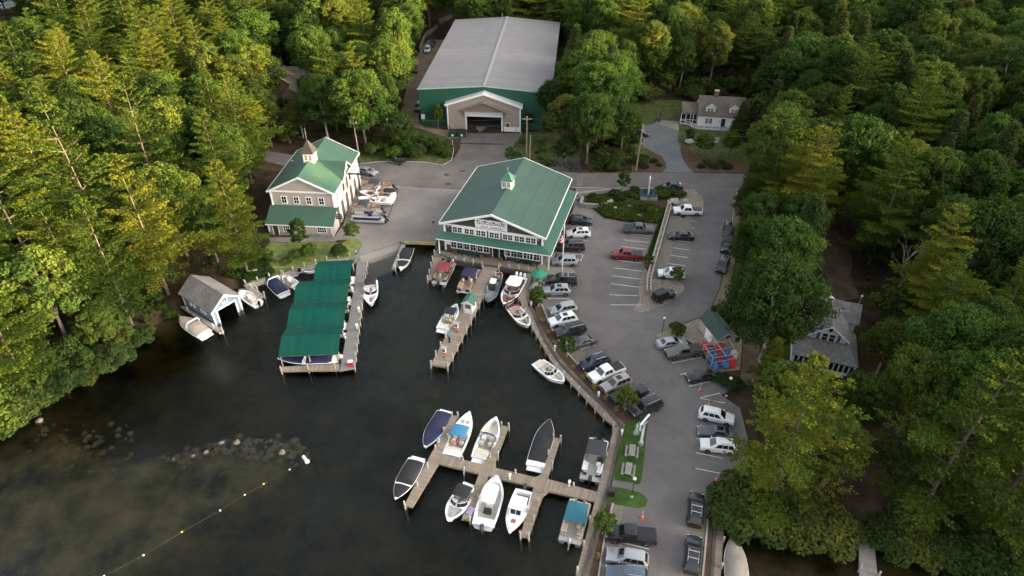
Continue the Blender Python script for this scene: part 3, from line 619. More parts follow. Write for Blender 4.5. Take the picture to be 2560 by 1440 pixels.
    for x in (-2.55, -1.05, .6, 2.0): orn.lathe([(.02, -.2), (.1, -.08), (.15, .03), (.1, .14), (.02, .22)], (x - .3, y0 - .2, 7.52), 6, 1, .12)
    orn.build('ornament', bk, sg)
    for x in (-8.6, 8.6): MB().box((x, y0 - .08, 5.3), (.2, .16, .2)).build('wall_lamp', M['lamp_clear'], t)
    return t
store()

# ---- workshop with green roof and cupola
M['ws_roof'] = stripes('ws_roof', (.036, .088, .058), (.025, .063, .042), 'Y', .62, .16, .62, 0.0, var=.08, bump=.5, col2=(.07, .095, .045))
M['ws_roof_x'] = stripes('ws_roof_x', (.036, .088, .058), (.025, .063, .042), 'X', .62, .16, .62, 0.0, var=.08, bump=.5)
M['taupe'] = stripes('taupe', (.38, .325, .27), (.33, .28, .23), 'Z', .22, .12, .75, var=.05)
M['cream'] = stripes('cream', (.45, .39, .3), (.4, .345, .265), 'Z', .22, .12, .75, var=.05)  # side walls lighter and warmer than the taupe front: sunlight put into the colour
M['brown_door'] = stripes('brown_door_boards', (.085, .062, .05), (.05, .035, .03), 'Y', .3, .1, .6, var=.1)
def workshop():
    t = empty('workshop', (-40.84, 117.25, 1.0), R(-4.9), 'two storey taupe workshop with green metal roof, dark capped cupola and lean-to', 'building')
    w, l, ze, zr = 13.46, 18.04, 7.7, 10.95; ww = 12.5; sl_ = (zr - ze) / (w / 2)
    b = gable_walls(MB(), ww, .35, .55, zr - sl_ * ww / 2 - .2, zr - .2); gable_walls(b, ww, l - .6, l - .4, zr - sl_ * ww / 2 - .2, zr - .2)
    b.mi = 1
    hz = zr - sl_ * ww / 2 - .2
    for s in (-1, 1): b.box((s * (ww / 2 - .1), l / 2, hz / 2 - .3), (.2, l - 1.16, hz + .6))
    b.build('wall', [M['taupe'], M['cream']], t)
    r = gable_roof(MB(), w, 0, l, ze, zr, .22).build('roof', M['ws_roof'], t)
    bb = bargeboards(MB(), w, 0, ze, zr, .35, .12); bargeboards(bb, w, l, ze, zr, .35, .12, face=1)
    for s in (-1, 1): bb.box((s * (w / 2 + .05), l / 2, ze - .12), (.1, l, .22))
    bb.build('fascia', M['trim'], r)
    # cross gable over the right wall
    cy, hw, zc = 8.6, 3.3, 10.35
    g = MB(); T = Matrix.Translation((0, cy, 0)) @ Matrix.Rotation(R(90), 4, 'Z'); g.T = T
    g.exy([(-hw, ze - .06), (0, zc), (hw, ze - .06), (hw, ze - .24), (0, zc - .2), (-hw, ze - .24)], -w / 2 - .25, -.9); g.build('cross_roof', M['ws_roof_x'], t)
    g = MB(); g.T = T; g.exy([(-hw + .25, 4), (hw - .25, 4), (hw - .25, ze - .2), (0, zc - .22), (-hw + .25, ze - .2)], -ww / 2 - .12, -ww / 2 + .4); g.build('cross_gable', M['cream'], t)
    g = MB(); g.T = T; bargeboards(g, 2 * hw, -w / 2 - .25, ze - .06, zc, .3, .1); g.build('bargeboard', M['trim'], t)
    f = MB(); f.box((0, .3, hz - .15), (ww + .1, .1, .3))
    for s in (-1, 1): f.box((s * (ww / 2 - .1), .29, hz / 2 + 1), (.3, .12, hz - 2.2))
    f.build('front_trim', M['trim'], t)
    for x in (-4.6, -2.15, .35, 2.85): window(t, 'f', x + .9, 5.0, .95, 1.45, .35, 2, 2)
    # lean-to
    ad, ae, at_ = 3.6, 2.45, 4.55
    a = MB(); a.exx([(-ad + .25, -.6), (.34, -.6), (.34, at_ - .3), (-ad + .25, ae - .12)], -ww / 2 - .1, ww / 2 + .1); an = a.build('lean_to', M['taupe'], t)
    p = MB(); slab(p, (-w / 2, -ad, ae), (w / 2, -ad, ae), (w / 2, .34, at_), (-w / 2, .34, at_), .18); p.build('lean_to_roof', M['ws_roof_x'], an)
    q = MB(); q.box((0, -ad - .03, ae - .12), (w, .08, .2)); 
    for s in (-1, 1): q.box((s * (ww / 2 + .02), -ad + .2, 1.1), (.28, .12, 2.3))
    q.build('fascia', M['trim'], an)
    MB().box((0, -ad + .2, .2), (ww + .3, .14, .8)).build('stone_base', M['stone'], an)
    door(an, 'f', -4.9, 0, 1.0, 2.1, -ad + .18, mat('dark_door', (.045, .03, .025), .5), 'lean_to_door')
    window(an, 'f', -2.5, .95, 1.7, 1.15, -ad + .24, 4, 2, 'lean_to_window'); window(an, 'f', 4.3, .95, 1.7, 1.15, -ad + .24, 4, 2, 'lean_to_window')
    # right wall: tall boat doors below, windows above
    for y in (1.3, 4.3, 7.4, 10.4, 13.4, 16.2): door(t, 'r', y + .2, 0, 1.7, 3.9, ww / 2, M['brown_door'], 'boat_door', .3, False)
    for y in (2.4, 14.6): window(t, 'r', y, 5.0, 1.0, 1.5, ww / 2, 2, 2)
    door(t, 'r', cy, 4.3, 1.6, 2.9, ww / 2 + .12, M['brown_door'], 'loft_door', .15, False)
    for y in (6.3, 10.9): window(t, 'r', y, 5.2, .6, 1.2, ww / 2 + .13, 1, 2, fm=M['brown_door'])
    MB().box((ww / 2 + 1.6, cy, 7.6), (3.4, .22, .28)).build('hoist_beam', M['black'], t)
    MB().box((ww / 2 + .02, l / 2, 4.45), (.14, l - 1, .3)).build('belt_board', M['trim'], t)
    dk = stripes('cupola_dark', (.045, .04, .038), (.025, .023, .022), 'X', .4, .12, .6, .1, var=.15, col2=(.075, .05, .038))
    cu = cupola(t, 0, 7.9, 10.6, 2.1, 1.9, 2.6, dk, True, 2.4)
    cu['label'] = 'white lantern with paned windows and dark pyramid cap'
    MB().tube([(-3.8, 8, 8.6), (-3.8, 8, 10.2)], .14).lathe([(.2, 0), (.24, .12), (.05, .25)], (-3.8, 8, 10.2), 8).build('flue', M['steel'], r)
    sg = MB()
    for k in range(3): sg.box((ww / 2 + .75, -.4, 3.3 - k * .42), (1.3, .06, .34))
    sg.build('hanging_sign', mat('sign_green', (.02, .05, .04), .5), t)
    MB().tube([(ww / 2, -.4, 3.6), (ww / 2 + 1.4, -.4, 3.6)], .04).build('sign_bracket', M['black'], t)
    return t
workshop()

# ---- boathouse
M['shingle_grey'] = mat('shingle_grey', (.16, .152, .142), .95, var=.25, scale=2.5, detail=10, scale2=.3, col2=(.23, .22, .2))
M['bluegrey'] = stripes('bluegrey', (.17, .225, .28), (.13, .175, .22), 'Z', .2, .12, .75, var=.06)
def boathouse():
    t = empty('boathouse', (-47.25, 89.59, .3), R(53.4), 'blue-grey boathouse standing in the lake with a grey shingle roof and open boat bay', 'boathouse')
    w, l, ze, zr = 6.1, 9.37, 2.6, 4.75; ww = 5.3; k = (zr - ze) / (w / 2); hz = zr - k * ww / 2 - .2
    b = MB(); y0 = .45
    b.exy([(-ww / 2, -1.2), (-1.7, -1.2), (-1.7, 2.15), (1.7, 2.15), (1.7, -1.2), (ww / 2, -1.2), (ww / 2, hz), (0, zr - .2), (-ww / 2, hz)], y0, y0 + .2)
    b.exy([(-ww / 2, -1.2), (ww / 2, -1.2), (ww / 2, hz), (0, zr - .2), (-ww / 2, hz)], l - .5, l - .3)
    for s in (-1, 1): b.box((s * (ww / 2 - .1), l / 2 + .1, hz / 2 - .6), (.2, l - 1.15, hz + 1.2))
    b.build('wall', M['bluegrey'], t)
    r = gable_roof(MB(), w, 0, l, ze, zr, .18).build('roof', M['shingle_grey'], t)
    bargeboards(MB(), w, 0, ze, zr, .28, .1).build('bargeboard', M['trim'], r)
    f = MB()
    for s in (-1, 1):
        f.box((s * 1.8, y0 - .05, .6), (.22, .12, 3.2)); MB().box((s * (ww / 2 - .08), y0 - .05, .6), (.22, .12, hz + .9)).build('corner_board', M['trim'], t); MB().box((s * (ww / 2 + .02), l - .45, .6), (.1, .22, hz + .9)).build('corner_board', M['trim'], t)
    f.box((0, y0 - .05, 2.25), (3.8, .12, .22)); f.build('door_trim', M['trim'], t)
    window(t, 'f', 0, 2.95, .75, .85, y0, 2, 3)
    for y in (3.1, 6.2):
        for s in (-.5, .5): window(t, 'l', y + s, 1.1, .3, 1.0, -ww / 2, 1, 2, fr=.09)
    return t
boathouse()

# ---- shed
def shed():
    t = empty('garden_shed', (33.42, 80.55, 1.0), R(16), 'small taupe shed with dark green shingle roof beside the kayak rack', 'shed')
    w, l, ze, zr = 3.5, 6.0, 2.35, 3.35; ww = 3.1; k = (zr - ze) / (w / 2)
    gable_walls(MB(), ww, .2, l - .2, zr - k * ww / 2 - .12, zr - .12).build('wall', M['taupe'], t)
    r = gable_roof(MB(), w, 0, l, ze, zr, .14).build('roof', mat('shed_shingle', (.035, .06, .05), .9, var=.2, scale=3, detail=9), t)
    bargeboards(MB(), w, 0, ze, zr, .16, .06).build('bargeboard', mat('shed_trim', (.3, .26, .22), .7), r)
    MB().box((.1, .17, 2.55), (.75, .08, .28)).build('gable_vent', M['black'], t)
    for y in (2.3, 3.2): door(t, 'l', y, .05, .85, 1.9, -ww / 2, M['trim'], 'door', .1, False)
    window(t, 'l', 1.9, 1.0, .5, .8, -ww / 2 - .06, 2, 3, fr=.06)
    for x in (-.9, .4): MB().box((x, l / 2, -.2), (.2, l - .3, .5)).build('skid', M['weathered'], t)
shed()

# ---- cape style house
M['house_shingle'] = mat('house_shingle', (.105, .09, .072), .95, var=.15, scale=3, detail=9, scale2=.3)
M['house_wall'] = stripes('house_wall', (.78, .75, .66), (.7, .67, .59), 'Z', .2, .12, .7, var=.04)
def cape():
    t = empty('cape_house', (53.05, 165.13, 1.0), R(-8.9), 'small cream cape house with two dormers, brick chimney and white railed deck', 'house')
    w, l, ze, zr = 11.76, 10.1, 2.95, 6.35
    b = MB(); b.exx([(.3, -.6), (l - .3, -.6), (l - .3, ze - .15), (l / 2, zr - .25), (.3, ze - .15)], -w / 2 + .25, w / 2 - .25); b.build('wall', M['house_wall'], t)
    r = MB(); r.exx([(0, ze), (l / 2, zr), (l, ze), (l, ze - .2), (l / 2, zr - .2), (0, ze - .2)], -w / 2, w / 2); r = r.build('roof', M['house_shingle'], t)
    f = MB(); f.box((0, .27, ze - .32), (w - .5, .1, .3))
    for s in (-1, 1): f.box((s * (w / 2 - .2), .28, 1.3), (.22, .1, 2.8))
    f.build('front_trim', M['trim'], t)
    c = MB(); c.box((-1.6, l / 2, zr + .35), (1.0, .8, 1.9)); c = c.build('chimney', mat('brick', (.2, .085, .06), .9, var=.25, scale=6), r)
    MB().box((-1.6, l / 2, zr + 1.38), (1.1, .9, .16)).build('chimney_cap', M['granite'], c)
    for x in (-2.9, 2.9):
        g = MB(); g.exy([(x - 1.15, ze + .25), (x + 1.15, ze + .25), (x + 1.15, 4.7), (x, 5.55), (x - 1.15, 4.7)], 1.1, 3.6); d = g.build('dormer', M['house_wall'], t)
        gable_roof(MB(), 2.75, .85, 4.3, 4.72, 5.75, .14, x).build('dormer_roof', M['house_shingle'], d)
        bargeboards(MB(), 2.75, .85, 4.72, 5.75, .2, .08, x).build('bargeboard', M['trim'], d)
        for s in (-1, 1): window(t, 'f', x + s * .38, 3.55, .55, .95, 1.1, 2, 2, fr=.1)
    for x in (-3.3, -2.35): window(t, 'f', x - .2, .75, .65, 1.4, .3, 2, 3, fr=.1)
    for x in (3.1, 4.05): window(t, 'f', x, .75, .65, 1.4, .3, 2, 3, fr=.1)
    door(t, 'f', .6, .2, 1.05, 2.1, .3, mat('navy_door', (.02, .025, .05), .4), 'door', .22)
    # screened porch on the left
    p = MB(); slab(p, (-w / 2 - 4.0, 1.4, 2.75), (-w / 2 + .2, 1.4, 2.75), (-w / 2 + .2, 5.2, 4.3), (-w / 2 - 4.0, 5.2, 4.3), .16); p.build('porch_roof', M['house_shingle'], t)
    q = MB()
    for x in (-4.0, -2.85, -1.7, -1.0, -.05): q.box((-w / 2 + x + .05, 1.6, 1.4), (.14, .14, 2.6))
    q.box((-w / 2 - 1.95, 1.6, 2.62), (3.95, .16, .2)); q.box((-w / 2 - 1.95, 1.62, .95), (3.9, .08, .1)); q.build('porch_frame', M['trim'], t)
    s = MB(); s.box((-w / 2 - 1.95, 1.66, 1.3), (3.8, .04, 2.5)); s.box((-w / 2 - 3.95, 3.4, 1.3), (.04, 3.6, 2.5)); s.build('screen', M['glass'], t)
    # deck with railing and steps
    d = MB(); d.prism([(-w / 2 - 4.1, 1.5), (-w / 2 - 4.1, .3), (-w / 2 - 2.6, .3), (-w / 2 - .2, -2.2), (1.9, -2.2), (1.9, .25), (-w / 2 + .3, .25), (-w / 2 + .3, 1.5)], -.2, .18); d.build('deck', mat('deck_grey', (.22, .22, .22), .8), t)
    k = MB(); path = [(-w / 2 - 4.1, 1.5), (-w / 2 - 4.1, .3), (-w / 2 - 2.6, .3), (-w / 2 - .2, -2.2), (-.4, -2.2)]
    for (xa, ya), (xb, yb) in zip(path[:-1], path[1:]):
        n = max(1, int(math.hypot(xb - xa, yb - ya) / 1.6))
        for i in range(n + 1): k.box((xa + (xb - xa) * i / n, ya + (yb - ya) * i / n, .68), (.14, .14, 1.15))
        for z in (1.15, .45): k.tube([(xa, ya, z), (xb, yb, z)], .05, 4)
    for x in (1.9,):
        for y in (-2.2, -1.0, .2): k.box((x, y, .68), (.14, .14, 1.15))
        k.tube([(x, -2.2, 1.15), (x, .2, 1.15)], .05, 4); k.tube([(x, -2.2, .6), (x, .2, .6)], .04, 4)
    k.build('deck_railing', M['trim'], t)
    wv = MB(); wv.box((-3.2, -2.16, -.35), (5.6, .06, 1.1)); wv.build('lattice', M['trim'], t)
    st = MB()
    for i in range(3): st.box((.75, -2.4 - i * .3, -.05 - i * .22), (2.0, .3, .12)); st.box((.75, -2.3 - i * .3, -.2 - i * .22), (2.0, .05, .2))
    st.build('steps', M['trim'], t)
    MB().lathe([(.18, 0), (.24, .04), (.18, .08)], (-.4, .2, 1.5), 10).build('wreath', mat('wreath', (.15, .06, .03), .9), t)
cape()

# ---- bungalow among the trees on the right
def bungalow():
    t = empty('bungalow', (47.3, 77.8, 1.0), R(-19.5), 'white bungalow with grey shingle roofs, blue shutters and a long windowed porch', 'house')
    w, l, ze, zr = 5.9, 7.4, 4.75, 7.05
    wall = M['bungalow_wall'] = stripes('bungalow_wall', (.62, .66, .7), (.54, .58, .62), 'Z', .2, .1, .7, var=.05)
    gable_walls(MB(), 5.0, .35, l + 1.0, ze - .2 + .38, zr - .2).build('wall', wall, t)
    r = gable_roof(MB(), w, 0, l, ze, zr, .2).build('roof', M['shingle_grey'], t)
    bargeboards(MB(), w, 0, ze, zr, .25, .1).build('bargeboard', M['trim'], r)
    x = MB(); x.exx([(l - 2.6, ze + .1), (l - .1, zr - .05), (l + 2.4, ze + .1), (l + 2.4, ze - .1), (l - .1, zr - .25), (l - 2.6, ze - .1)], -w / 2 - .6, w / 2 + 1.5); x.build('cross_roof', M['shingle_grey'], t)
    xw = MB(); xw.exx([(l - 2.2, -.6), (l + 2.0, -.6), (l + 2.0, ze - .1), (l - .1, zr - .3), (l - 2.2, ze - .1)], -w / 2 - .2, w / 2 + 1.1); xw.build('rear_wing', wall, t)
    for s in (-1, 1): window(t, 'f', s * .5, 4.1, .75, 1.25, .35, 1, 2, fr=.12)
    for s in (-1, 1): MB().box((s * 1.45, .3, 4.75), (.4, .08, 1.5)).build('shutter', mat('shutter_blue', (.05, .1, .19), .6) if s < 0 else bpy.data.materials['shutter_blue'], t)
    g = MB(); g.T = Matrix.Translation((0, .3, 6.15)) @ Matrix.Rotation(R(45), 4, 'Y'); g.box((0, 0, 0), (.5, .1, .5)); g.build('attic_window', M['glass'], t)
    # porch with hipped roof on three sides
    e, pz, tz = 2.9, 2.75, 4.15; a = 4.6
    p = MB(); slab(p, (-a, -e, pz), (a, -e, pz), (2.9, .34, tz), (-2.9, .34, tz), .16); slab(p, (a, -e, pz), (a, l - 2.4, pz), (2.52, l - 2.4, tz), (2.52, .34, tz), .16); slab(p, (-a, l - 2.4, pz), (-a, -e, pz), (-2.52, .34, tz), (-2.52, l - 2.4, tz), .16)
    p.build('porch_roof', M['shingle_grey'], t)
    q = MB(); q.box((0, -e + .35, .2), (2 * a - .5, .16, 1.5))
    for s in (-1, 1): q.box((s * (a - .33), (l - 2.4 - e) / 2 + .2, .2), (.16, l - 2.4 + e - .6, 1.5))
    for i in range(13): q.box((-a + .35 + i * (2 * a - .7) / 12, -e + .35, 1.7), (.18, .18, 1.9))
    q.box((0, -e + .35, 2.58), (2 * a - .5, .2, .2)); q.build('porch_wall', wall, t)
    for i in range(12):
        MB().box((-a + .35 + (i + .5) * (2 * a - .7) / 12, -e + .4, 1.72), ((2 * a - .7) / 12 - .2, .05, 1.5)).build('porch_window', M['glass'], t)
    v = MB(); v.tube([(4.2, l + 1.0, ze - 1), (4.2, l + 1.0, zr + .7)], .14).lathe([(.2, 0), (.26, .1), (.1, .3)], (4.2, l + 1, zr + .6), 8); v.build('flue', M['steel'], r)
    c = MB(); c.box((-2.6, l + .6, zr - .3), (.6, .6, 1.3)); c = c.build('chimney', bpy.data.materials['brick'], r); MB().box((-2.6, l + .6, zr + .4), (.8, .8, .15)).build('chimney_cap', M['trim'], c)
    an = MB(); zz = zr + .9; an.tube([(0, 2.2, zr - .2), (0, 2.2, zz)], .03, 5); an.tube([(-2.2, 3.4, zz), (2.2, 3.4, zz)], .03, 4); an.tube([(0, 2.2, zz), (1.2, 3.4, zz)], .02, 4)
    for i in range(7): an.tube([(.2 + i * .3, 2.6, zz), (.2 + i * .3, 4.1, zz)], .018, 4)
    an.build('antenna', M['steel'], r)
bungalow()

# ---- brown house half hidden in the left forest
def brown_house():
    x, y = W(712, 262); t = empty('brown_house', (x, y, 1.5), R(8), 'brown shingled house half hidden by trees left of the barn', 'house')
    wd_ = mat('brown_wall', (.16, .11, .08), .8, var=.15); sh = mat('brown_shingle', (.16, .135, .115), .95, var=.15, scale=3, detail=8)
    gable_walls(MB(), 6.4, .4, 9, 4.4, 7.0).build('wall', wd_, t)
    r = gable_roof(MB(), 7.4, 0, 9.4, 4.4, 7.3, .2).build('roof', sh, t); bargeboards(MB(), 7.4, 0, 4.4, 7.3, .3, .12).build('bargeboard', mat('sand_trim', (.5, .42, .3), .7), r)
    b = MB(); b.exx([(5, 4.8), (8, 7.25), (11, 4.8), (11, 4.6), (8, 7.05), (5, 4.6)], -7.5, 7.5); b.build('cross_roof', sh, t)
    b = MB(); b.box((0, 8, 2), (13.6, 5, 5)); b.build('wing', wd_, t)
    b = gable_roof(MB(), 5.4, -3.6, 2, 3.1, 5.4, .2, 2.6).build('porch_roof', sh, t); gable_walls(MB(), 4.6, -3.2, .5, 3.2, 5.2, 2.6).build('porch_wall', wd_, t)
    window(t, 'f', -1.2, 4.6, 1.0, 1.1, .4, 2, 2, fm=wd_)
brown_house()

# ---- fuel hut on the pier
def fuel_hut():
    x, y = W(1170, 784, .8); t = empty('fuel_hut', (x, y, .8), R(-17), 'tiny white hut with green gable roof standing on the fuel pier', 'hut')
    b = MB(); b.exy([(-.75, 0), (-.45, 0), (-.45, 1.9), (.45, 1.9), (.45, 0), (.75, 0), (.75, 2.1), (0, 2.6), (-.75, 2.1)], 0, .08); b.box((-.71, 1.0, 1.05), (.08, 1.84, 2.1)); b.box((.71, 1.0, 1.05), (.08, 1.84, 2.1)); b.exy([(-.75, 0), (.75, 0), (.75, 2.1), (0, 2.6), (-.75, 2.1)], 1.92, 2.0); b.build('wall', M['white'], t)
    r = gable_roof(MB(), 2.1, -.3, 2.3, 2.12, 2.85, .1).build('roof', M['porch_green'], t); bargeboards(MB(), 2.1, -.3, 2.12, 2.85, .14, .05).build('bargeboard', M['trim'], r)
    MB().box((0, .03, .5), (.84, .05, 1.0)).build('door', M['trim'], t); MB().box((0, .6, 1.0), (1.2, .5, 1.2)).build('counter', mat('hut_inside', (.2, .14, .1), .7), t)
    for s in (-1, 1): MB().box((s * .52, -.02, .95), (.1, .06, 1.9)).build('door_post', mat('pinkish_trim', (.6, .42, .36), .6), t)
    window(t, 'r', 1.0, 1.0, .7, .7, .75, 1, 1, fr=.06)
fuel_hut()
# ================================================================== DOCKS
M['planks_x'] = stripes('planks_x', (.25, .205, .155), (.07, .058, .045), 'X', .3, .07, .9, var=.14, vscale=.5, jitter=.14, bump=.3, spec=.15)
M['planks_y'] = stripes('planks_y', (.25, .205, .155), (.07, .058, .045), 'Y', .3, .07, .9, var=.14, vscale=.5, jitter=.14, bump=.3, spec=.15)
M['grey_planks'] = stripes('grey_planks', (.2, .195, .188), (.1, .1, .095), 'Y', .3, .07, .9, var=.1, vscale=.5, jitter=.08, bump=.3, spec=.15)
M['pale_planks'] = stripes('pale_planks', (.3, .275, .235), (.1, .09, .075), 'Y', .3, .07, .9, var=.14, vscale=.5, jitter=.12, bump=.3, spec=.15)
M['dock_side'] = mat('dock_side', (.13, .105, .08), .9, var=.3, scale=2)
def dock(name, label, parts, axis_px, posts=(), z=.8, group=None, cat='dock', post_h=.95, post_m=None, th=.32):
    """parts: (part name, px outline, material); axis_px: two photo points giving the long (local y) direction"""
    a, b_ = W(*axis_px[0], z), W(*axis_px[1], z); ang = math.atan2(b_[1] - a[1], b_[0] - a[0]) - math.pi / 2
    t = empty(name, (*a, z), ang, label, cat, group); inv = Matrix.Rotation(-ang, 4, 'Z') @ Matrix.Translation((-a[0], -a[1], 0))
    loc = lambda p, zz=0: tuple((inv @ Vector((*W(p[0], p[1], z), 0))).xy)
    for i, (nm, px, mt) in enumerate(parts):
        MB().prism([loc(p) for p in px], -th - .003 * i, -.004 * i).build(nm, mt, t)
    pm = post_m or M['post_grey']; pmesh = None
    for px, n in posts:
        pts = [Vector(loc(p)) for p in px]
        seg = [(pts[i + 1] - pts[i]).length for i in range(len(pts) - 1)]; tot = sum(seg)
        for k in range(n):
            d = tot * (k / (n - 1) if n > 1 else 0); i = 0
            while i < len(seg) - 1 and d > seg[i]: d -= seg[i]; i += 1
            p = pts[i].lerp(pts[i + 1], min(1, d / max(seg[i], 1e-6)))
            if pmesh is None:
                pb = MB(); pb.lathe([(.13, -3.2), (.13, post_h - .04), (.1, post_h)], (0, 0, 0), 8); pmesh = pb.mesh('piling', pm)
            o = link('piling', pmesh, t, (p.x, p.y, (k * 37 % 5) * .05 - .1)); o.rotation_euler = (((k * 13 % 7) - 3) * .012, ((k * 29 % 7) - 3) * .012, 0)
    return t
PX_, PY_ = M['planks_x'], M['planks_y']
dock('shop_deck', 'wide brown plank deck along the front of the boat shop', [
    ('deck', [(1089, 625), (1112, 628), (1355, 660), (1385, 658), (1370, 690), (1343, 690), (1320, 676), (1247, 667), (1210, 664), (1140, 651), (1086, 640)], PX_),
    ('finger', [(1085.5, 641), (1104, 646), (1078, 701), (1070, 698)], PY_)],
    ((1094, 660), (1110, 628)), [([(1086, 634), (1069, 700)], 5), ([(1140, 651), (1205, 664)], 4), ([(1250, 668), (1320, 676)], 4)])
dock('fuel_pier', 'long brown plank pier with fuel pumps and a hut', [('deck', [(1210, 665.5), (1247, 668.5), (1220, 715), (1197, 765), (1119, 918), (1077, 911), (1165, 745)], PY_)],
     ((1098, 914), (1228, 667)), [([(1247, 672), (1196, 767), (1119, 918)], 13), ([(1208, 672), (1176, 735)], 3), ([(1136, 800), (1077, 911)], 6)])
dock('boardwalk', 'curving brown boardwalk between the lake and the parking lot', [
    ('deck', [(1320, 677), (1342, 691), (1320, 742), (1320, 765), (1338, 775), (1370, 844), (1403, 894), (1459, 955), (1514, 1013), (1540, 1038), (1566, 1057), (1535, 1065), (1509, 1044), (1448, 979), (1411, 940), (1380, 905), (1352, 856), (1330, 819), (1297, 745)], PX_),
    ('lower_deck', [(1535.5, 1066.5), (1565.5, 1058.5), (1545, 1134), (1517, 1260), (1474, 1440), (1430, 1620), (1393, 1620), (1439, 1440), (1485, 1260), (1496, 1217)], PY_)],
    ((1480, 1300), (1550, 1062)), [([(1297, 748), (1330, 819), (1380, 905), (1448, 979), (1509, 1044), (1534, 1066)], 17), ([(1533, 1072), (1516, 1140)], 2), ([(1474, 1300), (1440, 1440), (1425, 1500)], 4)])
dock('finger_dock', 'branching brown plank dock whose fingers hold the nearest boats', [
    ('spine', [(1106, 1136), (1203, 1160), (1212, 1152), (1226, 1155), (1242, 1170), (1339, 1193), (1357, 1183), (1372, 1198), (1492.5, 1229), (1486, 1254), (1372, 1228), (1345, 1232), (1333, 1217), (1222, 1190), (1210, 1196), (1196, 1184), (1097, 1159)], PY_),
    ('finger', [(1128, 1038), (1145, 1039), (1105, 1135.5), (1096, 1160), (1031.5, 1267), (1010, 1264), (1085, 1120)], PX_),
    ('finger', [(1254.6, 1063), (1272, 1065.6), (1240, 1150), (1240, 1169), (1227, 1155), (1212.5, 1151.5)], PX_),
    ('finger', [(1384.5, 1093), (1402, 1096), (1371, 1190), (1371.5, 1197), (1357.5, 1183)], PX_),
    ('finger', [(1197, 1185), (1210, 1197), (1221, 1191), (1176, 1300.5), (1154, 1297.5)], PX_),
    ('finger', [(1334, 1218), (1345, 1233), (1371, 1229), (1357, 1240), (1322, 1343), (1301, 1340)], PX_)],
    ((1480, 1242), (1110, 1148)), [([(1012, 1263), (1060, 1190), (1090, 1120), (1130, 1040)], 6), ([(1145, 1040), (1120, 1095)], 2), ([(1254, 1064), (1225, 1145)], 3), ([(1272, 1067), (1245, 1140)], 2), ([(1384, 1094), (1356, 1180)], 3), ([(1402, 1098), (1380, 1165)], 2), ([(1175, 1300), (1196, 1250)], 2), ([(1157, 1150), (1160, 1178)], 2), ([(1322, 1342), (1345, 1260)], 3), ([(1301, 1339), (1318, 1280)], 2), ([(1289, 1184), (1290, 1184)], 1), ([(1434, 1216), (1435, 1216)], 1)])
dock('slip_pier', 'long grey pier beside the green covered boat slips', [
    ('deck', [(893, 650), (917, 656), (887, 919), (849, 926), (858, 880), (872, 800), (888, 700)], M['grey_planks']),
    ('cross_deck', [(700, 917), (848.5, 909), (848, 925), (702, 927)], PX_)],
    ((868, 915), (905, 655)), [([(918, 660), (902, 790), (887, 918)], 14), ([(703, 926), (770, 923), (838, 920)], 3)], cat='pier', post_m=M['weathered'])
dock('launch_dock', 'narrow plank dock along the launch ramp', [('deck', [(979, 671), (988, 672), (1016, 606), (1006, 605)], M['pale_planks'])], ((983, 671), (1011, 606)), [([(988, 671), (997, 648)], 2)])
dock('shore_walk', 'narrow grey plank walk along the workshop lawn shore', [('deck', [(612, 712), (690, 692), (800, 657), (870, 646), (872, 651), (800, 664), (694, 699), (616, 719)], M['pale_planks'])], ((690, 695), (800, 660)), [([(614, 711), (690, 690), (800, 655), (875, 643)], 10)], z=.75)
dock('small_dock', 'short plank dock beside the white open boat near the boathouse', [('deck', [(607, 713), (622, 709), (661, 739), (648, 747)], M['pale_planks'])], ((652, 743), (615, 711)), [([(612, 709), (661, 739)], 4)], z=.7)
dock('small_dock', 'short plank dock between the navy covered boat and white skiff', [('deck', [(698, 690), (709, 688), (733, 712), (722, 718)], M['pale_planks'])], ((727, 715), (703, 689)), [([(709, 686), (733, 711)], 3)], z=.7)
dock('boathouse_dock', 'narrow weathered plank dock along the side of the boathouse', [('deck', [(450, 766), (458, 764), (537, 812), (559, 826), (549, 833), (528, 820)], M['pale_planks'])], ((555, 830), (454, 765)), [([(470, 776), (534, 819)], 2), ([(556, 828), (557, 828)], 1)], z=.6)
dock('side_dock', 'straight plank dock beside the lower lot wall on the right cove', [('deck', [(1784, 1251), (1813, 1275), (1802, 1440), (1790, 1640), (1752, 1640), (1771, 1440)], PY_)], ((1786, 1440), (1798, 1262)), [([(1813, 1290), (1803, 1420)], 3)])
dock('private_dock', 'pale plank dock reaching into the cove at the bottom right', [('deck', [(2147, 1352), (2186, 1360), (2194, 1440), (2200, 1520), (2151, 1520), (2149, 1440)], M['pale_planks'])], ((2172, 1440), (2167, 1356)), [([(2150, 1420), (2196, 1440)], 2)], z=.7)
# yellow beam across the head of the ramp
a, b_ = W(1010, 609, 1.1), W(1089, 612, 1.1); ribbon('timber_barrier', [(1010, 609), (1050, 610), (1089, 612)], .35, .95, 1.5, mat('barrier_yellow', (.32, .23, .09), .8, var=.3, scale=1.2))
tag(bpy.data.objects['timber_barrier'], 'yellowed timber barrier beam along the head of the small slip', 'barrier')

